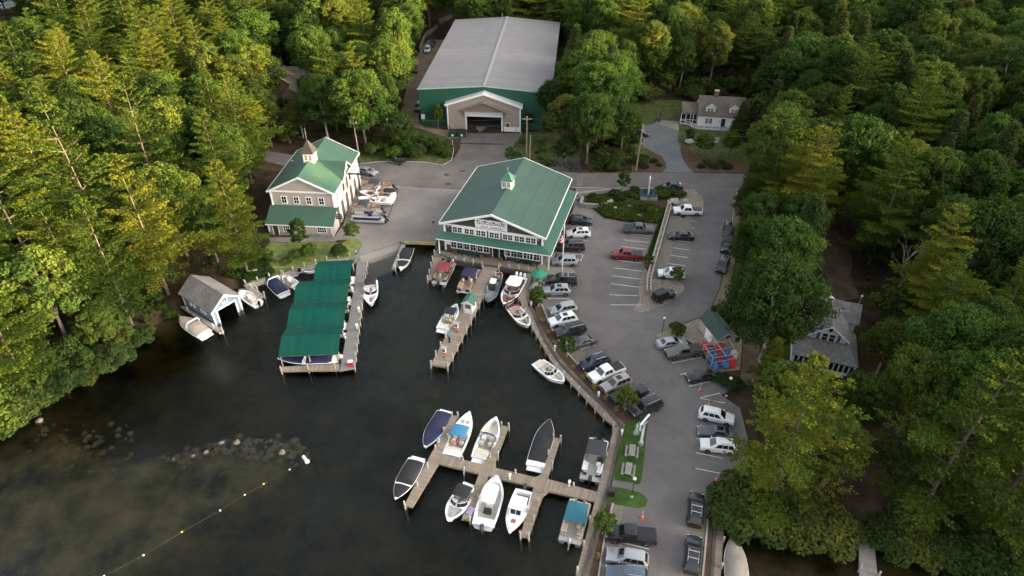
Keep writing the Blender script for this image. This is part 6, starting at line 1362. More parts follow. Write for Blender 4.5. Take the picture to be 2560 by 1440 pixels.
umbrella((1347, 706), .85, 1.45, 2.5, umb, 'open green umbrella at the corner of the shop deck'); umbrella((1294, 656), .85, 1, 2.3, umb, 'closed green umbrella standing among the deck chairs', True)
def deck_chair(px, ang, label, col):
    t = empty('deck_chair', put_px(px, .81), R(ang), label, 'chair', 'chairs along the shop front')
    MB().box((0, -.05, .32), (.55, .55, .05)).build('seat', col, t); b = MB(); b.T = Matrix.Translation((0, .28, .32)) @ Matrix.Rotation(R(-20), 4, 'X')
    for k in range(-2, 3): b.box((k * .12, 0, .38 - abs(k) * .03), (.1, .03, .76 - abs(k) * .06))
    b.build('backrest', col, t)
    for s in (-1, 1): MB().box((s * .34, -.05, .52), (.12, .65, .03)).box((s * .34, -.3, .25), (.07, .07, .5)).box((s * .32, .22, .2), (.05, .07, .4)).build('armrest', col, t)
chg = solid('chair_green', (.015, .06, .055), .6)
for i, p in enumerate(((1150, 634), (1161, 636), (1176, 640), (1189, 642))): deck_chair(p, -15, '%s green slatted deck chair from the left, left of the shop doors' % ['first', 'second', 'third', 'fourth'][i], chg)
for i, p in enumerate(((1282, 652), (1295, 655), (1309, 658), (1323, 660))): deck_chair(p, -15, '%s green slatted deck chair from the shop doors, right of them' % ['first', 'second', 'third', 'fourth'][i], chg)
tub = solid('tub_wood', (.14, .085, .05), .8); leafy = solid('planter_leaf', (.06, .09, .02), .8)
def planter(px, z, label, r=.36, grp='barrel planters'):
    t = empty('barrel_planter', put_px(px, z), 0, label, 'planter', grp); MB().lathe([(r * .8, 0), (r, .2), (r * .95, .42), (r * .85, .42), (r * .82, .36)], (0, 0, 0), 12).build('tub', tub, t)
    b = MB(); rs = random.Random(px[0])
    for k in range(46):
        a, q = rs.uniform(0, 6.28), rs.uniform(0, r); c = (q * math.cos(a), q * math.sin(a), .5 + rs.uniform(-.1, .25) - q * .3); s = .11
        n = Vector((rs.uniform(-1, 1), rs.uniform(-1, 1), rs.uniform(.2, 1))).normalized(); u = n.orthogonal().normalized() * s; v = n.cross(u)
        C = Vector(c); b.add([tuple(C + u), tuple(C + v), tuple(C - u), tuple(C - v)], [(0, 1, 2, 3)])
    b.build('flowers', mat('planter_yellow', (.16, .15, .02), .8, var=.5, scale=9) if 'planter_yellow' not in bpy.data.materials else bpy.data.materials['planter_yellow'], t)
for p, l in (((1138, 634), 'left end of the shop front'), ((1204, 645), 'left of the shop doors'), ((1253, 652), 'right of the shop doors'), ((1334, 665), 'right end of the shop front')): planter(p, .81, 'barrel planter at the ' + l)
for i, p in enumerate(((1357, 804), (1371, 833), (1387, 860), (1432, 920), (1459, 946), (1485, 971), (1515, 999), (1541, 1025))): planter(p, 1.04, 'low barrel planter in the boardwalk bed, %s from the shop' % ['first', 'second', 'third', 'fourth', 'fifth', 'sixth', 'seventh', 'eighth'][i], .38, 'planters in the boardwalk bed')
planter((1493, 1393), 1.04, 'low barrel planter in the lower mulch strip', .4); 
def cone(px, label):
    t = empty('traffic_cone', put_px(px, 1.04), 0, label, 'cone', 'orange traffic cones'); MB().box((0, 0, .03), (.42, .42, .06)).build('base', M['orange'], t); MB().lathe([(.16, .05), (.1, .4), (.04, .75)], (0, 0, 0), 10).build('cone', M['red'] if False else M['orange'], t)
    MB().lathe([(.125, .3), (.095, .48)], (0, 0, 0), 10).build('band', M['white'], t); MB().tube([(0, 0, .7), (0, 0, 1.5)], .025, 5).build('marker', M['white'], t)
for p, l in (((1749, 977), 'orange cone in the empty bay below the kayak rack'), ((1771, 1013), 'orange cone beside the white SUV'), ((1791, 1200), 'orange cone at the head of the right wall'), ((1605, 1295), 'orange cone beside the black pickup and turf nose')): cone(p, l)
def lamp_post(px, h, label):
    t = empty('lamp_post', put_px(px, 1.03), 0, label, 'lamp post', 'slim lamp posts of the lot'); MB().tube([(0, 0, 0), (0, 0, h)], .06, 7).build('pole', M['dark_metal'], t); MB().lathe([(.06, 0), (.22, .12), (.24, .3), (.06, .42)], (0, 0, h - .05), 8).build('lamp', M['lamp_clear'], t); MB().lathe([(.22, 0), (.22, .12), (.08, .2)], (0, 0, 0), 8).build('base', M['granite'], t)
for p, l in (((1654, 838), 'slim dark lamp post on the shed gravel island'), ((1654, 716), 'slim dark lamp post on the gravel island behind the white SUV'), ((1579, 1242), 'slim dark lamp post on the turf nose'), ((1816, 990), 'slim dark lamp post beside the pine at the lot edge'), ((1694, 496), 'slim lamp post with a yellow marker in the planted corner')): lamp_post(p, 3.4, l)
# flagpole
def flagpole():
    t = empty('flagpole', put_px((1405, 684), 1.03), 0, 'white flagpole with a limp striped flag beside the shop', 'flagpole'); MB().tube([(0, 0, 0), (0, 0, 11.0)], .1, 8, r1=.05).build('pole', M['white'], t); MB().lathe([(.02, -.1), (.12, 0), (.02, .12)], (0, 0, 11.05), 8).build('ball', M['yellow'], t)
    b = MB(); 
    for j in range(9):
        z0, z1 = 9.3 - j * .28, 9.3 - (j + 1) * .28; b.mi = 2 if j < 4 else j % 2
        f = lambda u, z: (-.08 - u * .55 + .1 * math.sin(z * 3), .22 * math.sin(u * 7 + z), z - u * .5)
        for i in range(5):
            u0, u1 = i / 5, (i + 1) / 5; b.mi = (2 if (j < 3 and i < 3) else j % 2); b.add([f(u0, z0), f(u1, z0), f(u1, z1), f(u0, z1)], [(0, 1, 2, 3)])
    b.build('flag', [solid('flag_red', (.42, .03, .04), .8), solid('flag_white', (.65, .6, .58), .8), solid('flag_blue', (.03, .035, .13), .8)], t)
flagpole()
# flower bed with white pylon sign
def pylon():
    x, y = W(1620, 492); t = empty('flower_bed', (x, y, 1.02), R(-3), 'square stone planter of blue and green flowers around the white pylon', 'planter')
    MB().box((0, 0, .3), (3.6, 3.4, .7)).build('stone_wall', M['stone'], t)
    b = MB(); rs = random.Random(3)
    for k in range(500):
        c = Vector((rs.uniform(-1.75, 1.75), rs.uniform(-1.65, 1.65), .75 + rs.uniform(0, .35))); b.mi = 1 if (c.y < -.4 or abs(c.x) > 1.2) and rs.random() < .6 else 0
        n = Vector((rs.uniform(-1, 1), rs.uniform(-1, 1), rs.uniform(.3, 1))).normalized(); u = n.orthogonal().normalized() * .17; v = n.cross(u); b.add([tuple(c + u), tuple(c + v), tuple(c - u), tuple(c - v)], [(0, 1, 2, 3)])
    b.build('flowers', [solid('flower_green', (.03, .09, .02), .8), solid('flower_blue', (.1, .13, .3), .8)], t)
    t = empty('pylon_sign', (x, y + .2, 1.5), R(80), 'tall thin white pylon sign standing in the blue flower bed', 'sign'); MB().box((0, 0, 1.9), (1.5, .2, 4.2)).build('panel', M['white'], t); MB().box((0, 0, .2), (1.7, .34, .5)).build('base', M['granite'], t)
pylon()
# guard rail on low wall between the lots
def guard_rail():
    px = [(1672, 522), (1650, 600), (1630, 668), (1621, 705), (1620, 737)]; pts = [Vector(W(a, b_)) for a, b_ in px]
    t = empty('guard_rail', (0, 0, 0), 0, 'long timber guard rail on a low stone wall between the upper and lower lots', 'guard rail')
    ribbon('wall', px, .55, .8, 1.75, M['stone']).parent = t
    for n, off in (('rail', -.3), ('rail', .38)):
        b = MB(); P3 = []
        for i, p in enumerate(pts):
            d = (pts[min(i + 1, 4)] - pts[max(i - 1, 0)]).normalized(); nn = Vector((-d.y, d.x)); P3.append((*(p + nn * off), 2.05))
        b.tube(P3, .14, 4); b.build(n, solid('rail_wood', (.36, .32, .25), .85), t)
    k = MB()
    for i in range(len(pts) - 1):
        for j in range(4):
            p = pts[i].lerp(pts[i + 1], j / 4); k.box((p.x, p.y, 1.5), (.2, .2, 1.1))
    k.build('posts', M['weathered'], t)
guard_rail()
for px, l, h in (([(1438, 491), (1460, 488), (1530, 480), (1555, 477)], 'dry stone retaining wall along the road behind the shop', .8), ([(1449, 515), (1465, 518), (1495, 520), (1520, 512), (1530, 508)], 'curved dry stone wall at the foot of the planted bank', .9), ([(1452, 512), (1456, 498)], 'short stone wall at the end of the planted bed', .7)):
    tag(ribbon('stone_wall', px, .6, .8, 1.0 + h, M['stone']), l, 'wall', 'stone walls of the planted bank')
def boulder(px, r, label, m=None, z=1.0, grp='boulders', cat='boulder', flat=.6):
    rs = random.Random(int(px[0] * 7 + px[1])); b = MB(); n = 8; ph = [rs.uniform(.75, 1.2) for _ in range(n)]
    rings = []
    for q, zz in ((.85, -.5), (1, 0), (.8, .55), (.4, .9), (.08, 1.0)):
        rings.append([(r * q * ph[k] * math.cos(k * 6.283 / n) * rs.uniform(.9, 1.1), r * q * ph[(k + 3) % n] * math.sin(k * 6.283 / n) * rs.uniform(.9, 1.1), zz * r * flat) for k in range(n)])
    b.loft(rings); o = b.build('boulder', m or M['granite'], None, put_px(px, z), rs.uniform(0, 6)); return tag(o, label, cat, grp)
for p, l in (((1538, 522), 'pale boulder at the left of the planted bank'), ((1574, 517), 'flat grey boulder in the middle of the planted bank'), ((1640, 527), 'tan boulder at the right of the planted bank'), ((1557, 536), 'small pale rock low on the planted bank'), ((1598, 541), 'brown boulder at the foot of the planted bank'), ((1714, 503), 'long stone block behind the white pickup'), ((1690, 500), 'tan boulder by the white flowering shrub')): boulder(p, .75, l)
for i, (p, r, l) in enumerate((((593, 1108), .75, 'reddish boulder breaking the surface of the rock bar'), ((555, 1109), .65, 'tan boulder on the rock bar beside the reddish one'), ((516, 1133), .62, 'long tan boulder on the left of the rock bar'), ((484, 1142), .55, 'flat pale boulder toward the left end of the rock bar'), ((435, 1150), .5, 'small boulder at the left tip of the rock bar'), ((706, 1133), .8, 'low brown boulder near the right end of the rock bar'), ((722, 1142), .4, 'thin pale rock next to the white marker buoy'), ((624, 1110), .4, 'small grey rock right of the reddish boulder'), ((654, 1103), .4, 'small grey rock at the top of the rock bar'), ((677, 1102), .42, 'pale rock at the top of the rock bar'), ((702, 1112), .45, 'brown rock on the upper right of the rock bar'), ((664, 1118), .3, 'tiny pale rock in the middle of the rock bar'), ((100, 1054), .9, 'pointed boulder near the left shore'))):
    boulder(p, r * .85, l, M['rock'], -.24, 'boulders of the rock bar')
# submerged stones of the bar
sm = MB(); rs = random.Random(5)
for k in range(150):
    u = rs.random(); px = (430 + 330 * u + rs.gauss(0, 18), 1150 - 48 * math.sin(min(1, u * 1.1) * 1.75) + rs.gauss(0, 10) + 22 * (u > .55) * rs.random() * 2)
    x, y = W(px[0], px[1], -.4); r = rs.uniform(.25, .7); z = rs.uniform(-1.0, -.52); n = 7; ph = [rs.uniform(.7, 1.2) for _ in range(n)]
    sm.loft([[(x + r * q * ph[j] * math.cos(j * 6.283 / n), y + r * q * ph[(j + 2) % n] * math.sin(j * 6.283 / n), z + zz * r * .6) for j in range(n)] for q, zz in ((.9, -.7), (1, 0), (.7, .6), (.1, .85))])
for k in range(60):
    px = (rs.uniform(0, 330), rs.uniform(1055, 1180)); x, y = W(px[0], px[1], -.5); r = rs.uniform(.2, .6); n = 7; ph = [rs.uniform(.7, 1.2) for _ in range(n)]; z = -.75
    sm.loft([[(x + r * q * ph[j] * math.cos(j * 6.283 / n), y + r * q * ph[(j + 2) % n] * math.sin(j * 6.283 / n), z + zz * r * .6) for j in range(n)] for q, zz in ((.9, -.7), (1, 0), (.7, .6), (.1, .85))])
tag(sm.build('submerged_stones', mat('wet_rock', (.13, .095, .055), .8, var=.4, scale=.8)), 'brown stones lying under the shallow water of the rock bar', 'stones', kind='stuff')
# swim line
def swim_line():
    px = [(764, 1150), (724, 1174), (659, 1210), (612, 1237), (550, 1276), (454, 1330), (358, 1388), (260, 1440), (200, 1473)]
    t = empty('swim_line', (0, 0, 0), 0, 'thin floating rope with white and yellow floats across the lake', 'float line')
    MB().tube([(*W(a, b_, .05), .03) for a, b_ in px], .012, 4).build('rope', solid('rope', (.1, .1, .075), .9), t)
    for i, p in enumerate(px[1:]): MB().lathe([(.02, -.12), (.11, -.06), (.125, 0), (.11, .06), (.02, .12)], put_px(p, .05), 10).build('float', M['yellow'] if i in (1, 4) else M['white'], t, smooth=True)
    x, y = W(763, 1148, .1); b = MB(); b.T = Matrix.Translation((x, y, .1)) @ Matrix.Rotation(R(-50), 4, 'Z') @ Matrix.Rotation(R(90), 4, 'Y'); b.lathe([(.05, -.7), (.2, -.6), (.22, .35), (.3, .4), (.3, .7), (.1, .75)], (0, 0, 0), 10)
    tag(b.build('marker_buoy', M['white'], smooth=True), 'white spar buoy lying at the end of the swim line', 'buoy')
swim_line()
# fuel pumps and dock furniture
def fuel_pump(px, ang, label):
    t = empty('fuel_pump', put_px(px, .81), R(ang), label, 'fuel pump', 'fuel pumps on the pier'); MB().box((0, 0, .65), (.6, .42, 1.3)).build('cabinet', M['white'], t); MB().box((0, -.22, .95), (.48, .04, .4)).build('display', M['dark_metal'], t)
    MB().box((0, 0, 1.45), (.9, .6, .08)).build('canopy', M['granite'], t); MB().box((.02, .0, .3), (.64, .46, .3)).build('red_band', M['red'], t); MB().tube([(.32, 0, 1.1), (.55, -.1, .5), (.4, -.4, .1), (.0, -.6, .04), (.5, -.9, .04)], .03, 5).build('hose', M['black'], t)
fuel_pump((1142, 824), -20, 'white and red fuel pump nearer the hut'); fuel_pump((1111, 886), -20, 'white and red fuel pump nearer the end of the pier')
t = empty('pump_out_post', put_px((1124, 856), .81), 0, 'black post with a round blue head on the fuel pier', 'post'); MB().tube([(0, 0, 0), (0, 0, 1.25)], .16, 8).build('post', M['black'], t); MB().lathe([(.05, 1.2), (.28, 1.3), (.28, 1.6), (.1, 1.72)], (0, 0, 0), 10).build('head', M['blue'], t)
def pedestal(px, z, label):
    t = empty('power_pedestal', put_px(px, z), 0, label, 'power pedestal', 'white power pedestals on the docks'); MB().box((0, 0, .45), (.2, .2, .9)).build('post', M['white'], t); MB().box((0, 0, .95), (.36, .36, .3), taper=.7).build('head', M['white'], t)
for p, l in (((1149, 1147), 'on the spine beside the cruiser with the blue bimini'), ((1275, 1198), 'on the spine above the pilothouse boat'), ((1423, 1215), 'on the spine beside the pontoon boats'), ((1554, 1088), 'at the boardwalk beside the picnic lawn'), ((1328, 766), 'on the boardwalk beside the turf corner'), ((1387, 877), 'on the boardwalk by the second tree'), ((1496, 993), 'on the boardwalk below the champagne SUV')): pedestal(p, .81, 'white power pedestal ' + l)
for p, l in (((882, 730), 'second from the lawn'), ((898, 780), 'in the middle of the pier edge'), ((893, 822), 'toward the open end'), ((863, 846), 'beside the nearest canopy')): pedestal(p, .81, 'white power pedestal on the grey slip pier, ' + l)
t = empty('gear_box', put_px((876, 913), .81), R(5), 'red and white box at the open end of the slip pier', 'box'); MB().box((0, 0, .35), (.8, .6, .7)).build('box', M['red'], t); MB().box((.05, 0, .8), (.7, .5, .2)).build('lid', M['white'], t)
t = empty('dock_box', put_px((1176, 1278), .81), R(-25), 'lilac folded mat on the lower finger beside the black bimini bowrider', 'mat'); MB().box((0, 0, .05), (.8, 1.1, .1)).build('mat', solid('lilac', (.3, .22, .36), .7), t); MB().box((0, .2, .12), (.5, .5, .06)).build('fold', solid('lilac', (.3, .22, .36), .7), t)
for p, l in (((1308, 1305), 'red round fender at the bow of the pilothouse boat'), ((1301, 1330), 'red round fender at the tip of the lower finger')):
    o = MB().lathe([(.03, -.25), (.2, -.12), (.24, .05), (.16, .22), (.04, .32)], (0, 0, 0), 10).build('fender', M['red'], None, put_px(p, .5), smooth=True); tag(o, l, 'fender', 'red fenders')
t = empty('trash_bin', put_px((1527, 1236), 1.04), 0, 'black square bin on the turf nose beside the boardwalk', 'bin'); MB().box((0, 0, .5), (.7, .7, 1.0), taper=1.05).build('bin', M['black'], t); MB().box((0, 0, 1.04), (.76, .76, .1)).build('lid', M['dark_metal'], t)
def dumpster(px, label):
    t = empty('dumpster', put_px(px, 1.03), R(-5), label, 'dumpster', 'green dumpsters by the barn'); gm = solid('dumpster_green', (.015, .05, .03), .6)
    b = MB(); b.exx([(-.9, .15), (.8, .15), (.9, 1.45), (-.9, 1.15)], -1.0, 1.0); b.build('bin', gm, t); l = MB(); slab(l, (-1.02, -.95, 1.2), (1.02, -.95, 1.2), (1.02, .92, 1.52), (-1.02, .92, 1.52), .06); l.build('lid', M['black'], t)
    MB().box((.1, -.93, .6), (.5, .04, .5)).build('sticker', M['white'], t)
    for x in (-.8, .8): MB().box((x, -.6, .1), (.12, .12, .2)).build('caster', M['rubber'], t)
dumpster((1132, 340), 'green dumpster on the left by the barn entrance'); dumpster((1155, 340), 'green dumpster on the right by the barn entrance')
for p, l in (((1289, 333), 'yellow bollard right of the barn door'), ((1302, 336), 'tall bollard at the corner of the barn entrance')):
    t = empty('bollard', put_px(p, 1.0), 0, l, 'bollard'); MB().lathe([(.12, 0), (.12, 1.1), (.06, 1.2)], (0, 0, 0), 8).build('post', M['weathered'], t); MB().lathe([(.125, .7), (.125, .85)], (0, 0, 0), 8).build('band', M['yellow'], t)
# kayak rack
def kayaks():
    x, y = W(1806, 915); t = empty('kayak_rack', (x, y, 1.03), R(14), 'open timber rack full of kayaks and paddle boards beside the shed', 'rack'); wd_ = M['weathered']
    f = MB()
    for i in range(3):
        for s in (-1, 1): f.box((s * 2.1, -.2 + i * 1.5, 1.15), (.12, .12, 2.3))
        for z in (.5, 1.3, 2.25): f.box((0, -.2 + i * 1.5, z), (4.3, .1, .1))
    for s in (-1, 1): f.box((s * 2.1, 1.3, 2.32), (.1, 3.2, .1))
    f.box((0, 1.3, 2.34), (.1, 3.2, .1)); f.build('frame', wd_, t)
    red2 = solid('float_red', (.42, .02, .015), .5); blue2 = solid('float_blue', (.02, .14, .36), .5); rimb = solid('float_rim', (.02, .03, .16), .6); pale = solid('float_pale', (.5, .47, .4), .7)
    LST = [((1762, 868), 1.0, .62, red2, 'round red inflatable propped at the corner of the shed', .9), ((1799, 874), 1.1, .8, red2, 'large round red inflatable leaning on the shed gable', 1.2), ((1773, 871), 1.0, .4, red2, 'narrow red float standing behind the blue ovals', .8), ((1780, 878), .95, .5, blue2, 'blue oval float farthest from the lot', .7), ((1776, 898), .95, .5, blue2, 'blue oval float nearest the black coupe row', .6), ((1787, 893), .95, .5, blue2, 'blue oval float in the middle of the heap', .7), ((1788, 917), .85, .5, blue2, 'blue oval float at the front corner of the rack', .5),
           ((1815, 883), .9, .7, blue2, 'dark blue raft on the upper tier of the rack', 1.6), ((1830, 905), 1.1, .62, red2, 'red kayak on end at the right of the rack', .8), ((1813, 910), .8, .75, blue2, 'blue round float in the front of the rack', .6), ((1835, 886), .8, .6, pale, 'pale folded raft at the back of the rack', 1.3), ((1802, 903), .9, .45, red2, 'red and tan board leaning in the left bay of the rack', .7), ((1821, 893), .7, .5, pale, 'pale round float in the middle of the rack', .9)]
    for i, (p, a_, b_, m_, lb, z_) in enumerate(LST):
        o = MB().lathe([(.05, .02), (.8, .05), (.86, .1), (.05, .13)], (0, 0, 0), 16, b_, a_).build('inflatable_float', m_, None, (*W(*p, 1.03 + z_), 1.03 + z_), smooth=True); o.rotation_euler = (R(38 + 7 * (i % 3)), R(-12 + 9 * (i % 4)), R(8 * (i % 5) - 16)); tag(o, lb, 'inflatable', 'kayaks and floats by the shed')
        k = MB(); k.tube([(b_ * .9 * math.cos(j * .3927), a_ * .9 * math.sin(j * .3927), .08) for j in range(17)], .07, 6, cap=False); k.build('rim', rimb if m_ is blue2 else m_, o, smooth=True)
kayaks()
# utility poles and wires
def utility_pole(px, h, label, lean=0.0, trans=0, arm=True):
    x, y = W(*px); t = empty('utility_pole', (x, y, 1.0), 0, label, 'utility pole', 'wooden utility poles along the road'); t.rotation_euler = (0, lean, 0)
    MB().tube([(0, 0, -.5), (0, 0, h)], .2, 8, r1=.13).build('pole', solid('utility_wood', (.27, .2, .14), .9, .2), t)
    if arm: MB().box((0, 0, h - .7), (2.2, .12, .14)).build('crossarm', M['weathered'], t)
    for i in range(trans): MB().lathe([(.05, 0), (.26, .06), (.27, .8), (.1, .95)], ((i - (trans - 1) / 2) * .62, -.36, h - 2.2), 10).build('transformer', M['steel'], t)
    return Vector((x + math.sin(lean) * h, y, 1.0 + math.cos(lean) * h - .3))
w1 = utility_pole((898, 392), 10.6, 'utility pole with three transformers behind the workshop', -.02, 3); w2 = utility_pole((1316, 400), 10.8, 'utility pole at the back corner of the shop', .0, 0)
w3 = utility_pole((1590, 427), 11.3, 'leaning bare utility pole beside the house driveway', .03, 0, False); w2b = utility_pole((1324, 402), 6.5, 'short stub pole beside the utility pole at the shop', .02, 0, False)
t = empty('power_line', (0, 0, 0), 0, 'thin power wires strung between the utility poles along the road', 'power line')
ends = [Vector((-140, w1.y + 22, 11)), w1, w2, w3, Vector((130, w3.y - 3, 11))]
for dz, dx in ((0, 0), (-1.6, .3)):
    b = MB()
    for a, c in zip(ends[:-1], ends[1:]): b.tube([tuple(a.lerp(c, k / 8) + Vector((0, dx, dz - 1.1 * 4 * (k / 8) * (1 - k / 8)))) for k in range(9)], .013, 4)
    b.build('wire', solid('wire_grey', (.12, .12, .12), .6), t)
# pipe fence stones beside the barn, patio set at the house
tag(ribbon('concrete_wall', [(1140, 52), (1120, 58), (1098, 66)], .4, .9, 3.6, M['concrete']), 'low concrete block wall behind the barn yard', 'wall', 'concrete walls of the barn yard')
tag(ribbon('concrete_wall', [(1094, 74), (1080, 84), (1066, 92), (1060, 105), (1050, 130)], .4, .9, 2.6, M['concrete']), 'stepped concrete block wall along the barn yard trees', 'wall', 'concrete walls of the barn yard')
tag(ribbon('concrete_wall', [(1036, 152), (1026, 180), (1022, 190)], .4, .9, 2.6, M['concrete']), 'short concrete block wall beside the dark car under the trees', 'wall', 'concrete walls of the barn yard')
umbrella((1649, 302), 1.0, .9, 2.4, M['black'], 'closed dark umbrella on the patio of the cape house', True)
t = empty('patio_table', put_px((1647, 303), 1.03), 0, 'small dark patio table left of the cape house', 'table'); MB().lathe([(.9, .7), (.9, .76)], (0, 0, 0), 12).build('tabletop', M['dark_metal'], t)
for k in range(4): MB().tube([(.5 * math.cos(k * 1.57 + .8), .5 * math.sin(k * 1.57 + .8), 0), (.4 * math.cos(k * 1.57 + .8), .4 * math.sin(k * 1.57 + .8), .7)], .04, 5).build('leg', M['dark_metal'], t)
t = empty('bench', put_px((634, 681), 1.0), R(20), 'small grey bench on the workshop lawn under the trees', 'bench'); MB().box((0, 0, .45), (1.5, .4, .06)).build('seat', M['weathered'], t)
for s in (-1, 1): MB().box((s * .6, 0, .2), (.08, .36, .44)).build('leg', M['weathered'], t)
# ================================================================== TREES AND PLANTS
def leafmat(name, dark, light, trans=.48, hue=.62):
    m = bpy.data.materials.new(name); m.use_nodes = True; nt = m.node_tree; nt.nodes.clear()
    out = N(nt, 'ShaderNodeOutputMaterial'); at = N(nt, 'ShaderNodeAttribute', attribute_name='tint'); oi = N(nt, 'ShaderNodeObjectInfo')
    a = N(nt, 'ShaderNodeMath', operation='MULTIPLY_ADD'); a.inputs[1].default_value = .5; nt.links.new(at.outputs['Fac'], a.inputs[0])
    b = N(nt, 'ShaderNodeMath', operation='MULTIPLY'); b.inputs[1].default_value = hue; nt.links.new(oi.outputs['Random'], b.inputs[0]); nt.links.new(b.outputs[0], a.inputs[2])
    rp = N(nt, 'ShaderNodeValToRGB'); e = rp.color_ramp.elements; e[0].position = .05; e[0].color = (*dark, 1); e[1].position = 1.0; e[1].color = (light[0] * 1.25, light[1] * 1.02, light[2], 1)
    k = e.new(.55); mid = [(p + q) / 2 for p, q in zip(dark, light)]; k.color = (mid[0] * .88, mid[1] * 1.02, mid[2] * 1.1, 1); nt.links.new(a.outputs[0], rp.inputs['Fac'])
    d = N(nt, 'ShaderNodeBsdfDiffuse'); t = N(nt, 'ShaderNodeBsdfTranslucent'); mx = N(nt, 'ShaderNodeMixShader'); mx.inputs[0].default_value = trans
    nt.links.new(rp.outputs[0], d.inputs[0]); nt.links.new(rp.outputs[0], t.inputs[0]); nt.links.new(d.outputs[0], mx.inputs[1]); nt.links.new(t.outputs[0], mx.inputs[2]); nt.links.new(mx.outputs[0], out.inputs[0])
    return m
M['leaf_broad'] = leafmat('leaf_broad', (.034, .058, .015), (.11, .148, .029))
M['leaf_pine'] = leafmat('leaf_pine', (.044, .068, .013), (.145, .18, .024))
M['leaf_dark'] = leafmat('leaf_dark', (.032, .052, .018), (.088, .112, .03))
M['leaf_fresh'] = leafmat('leaf_fresh', (.05, .085, .018), (.125, .175, .034))
M['leaf_maple'] = leafmat('leaf_maple', (.042, .074, .018), (.115, .165, .03))
M['leaf_shrub'] = leafmat('leaf_shrub', (.036, .06, .016), (.105, .132, .03))
M['leaf_spruce'] = leafmat('leaf_spruce', (.06, .085, .085), (.13, .165, .165))
M['bark'] = mat('bark', (.15, .12, .095), .95, var=.35, scale=4, detail=8)
M['bark_pine'] = mat('bark_pine', (.09, .068, .052), .95, var=.35, scale=4, detail=8)
M['bark_pale'] = mat('bark_pale', (.32, .29, .25), .95, var=.25, scale=4, detail=8)
rng = np.random.default_rng(11)
def leaves(cen, nrm, size, asp=1.0, twist=None):
    """one leaf-sized quad per centre, facing nrm"""
    n = len(cen); nrm = nrm / (np.linalg.norm(nrm, axis=1, keepdims=True) + 1e-9)
    ref = rng.normal(size=(n, 3)) if twist is None else twist
    u = np.cross(nrm, ref); u /= np.linalg.norm(u, axis=1, keepdims=True) + 1e-9; v = np.cross(nrm, u)
    s = (size * rng.uniform(.65, 1.35, n))[:, None] if np.isscalar(size) else size[:, None]
    a, b = u * s * asp, v * s
    bend = nrm * s * .25
    return np.stack([cen - a, cen - b * .8 + bend, cen + a, cen + b * .8 - bend], 1)
def crown_mesh(name, parts, mt):
    """parts: list of (quads, tint)"""
    q = np.concatenate([p[0] for p in parts]); t = np.concatenate([np.repeat(p[1], 4) if np.ndim(p[1]) else np.full(len(p[0]) * 4, p[1]) for p in parts])
    me = npmesh(name, q.reshape(-1, 3), np.arange(len(q) * 4).reshape(-1, 4), mt)
    at = me.attributes.new('tint', 'FLOAT', 'POINT'); at.data.foreach_set('value', t.astype(np.float32)); return me
def broadleaf(H, R_, base=.3, clumps=52, per=420, leaf=.165, flat=1.0, seed=0):
    r = np.random.default_rng(seed); tr = MB(); parts = []
    zc, hz = H * (base + 1) / 2, H * (1 - base) / 2
    tip = (r.uniform(-.6, .6), r.uniform(-.6, .6))
    tr.tube([(0, 0, -1.2), (0, 0, H * .08), (tip[0] * .4, tip[1] * .4, H * .35), (tip[0], tip[1], H * .7)], .022 * H, 8, r1=.006 * H)
    lob = r.uniform(.72, 1.18, 7)
    for i in range(clumps):
        th = i * 2.39996 + r.uniform(-.3, .3); zz = 1 - 1.55 * (i + .5) / clumps; rad = math.sqrt(max(.02, 1 - zz * zz)) if zz > -.2 else .9 + .35 * (zz + .2)
        f = r.uniform(.62, 1.0); lb = lob[int((th % 6.283) / 6.284 * 7)]
        c = np.array([math.cos(th) * rad * R_ * f * lb, math.sin(th) * rad * R_ * f * lb, zc + zz * hz * (.75 + .25 * f) * (.9 + .1 * lb) * flat])
        cr = R_ * r.uniform(.16, .36); n = int(per * (cr / (R_ * .28)) ** 1.6)
        d = r.normal(size=(n, 3)); d[:, 2] = d[:, 2] * .8 + .25; d /= np.linalg.norm(d, axis=1, keepdims=True)
        p = c + d * cr * (r.uniform(.3, 1.0, n) ** .5 * np.where(r.random(n) < .14, r.uniform(1, 1.4, n), 1))[:, None] * np.array([1, 1, .66]) * (1 + .38 * np.sin(d[:, :1] * 6 + i) * np.cos(d[:, 1:2] * 5 + i))
        nr = d + r.normal(size=(n, 3)) * .55 + np.array([0, 0, .45])
        parts.append((leaves(p, nr, leaf), np.clip(r.uniform(.15, .75) + r.normal(size=n) * .12, 0, 1)))
        if i % 4 == 0: tr.tube([(tip[0] * .4, tip[1] * .4, H * (.3 + .25 * r.random())), tuple(c * np.array([.5, .5, 1]) - np.array([0, 0, cr])), tuple(c)], .007 * H, 5, r1=.03)
    return tr, parts
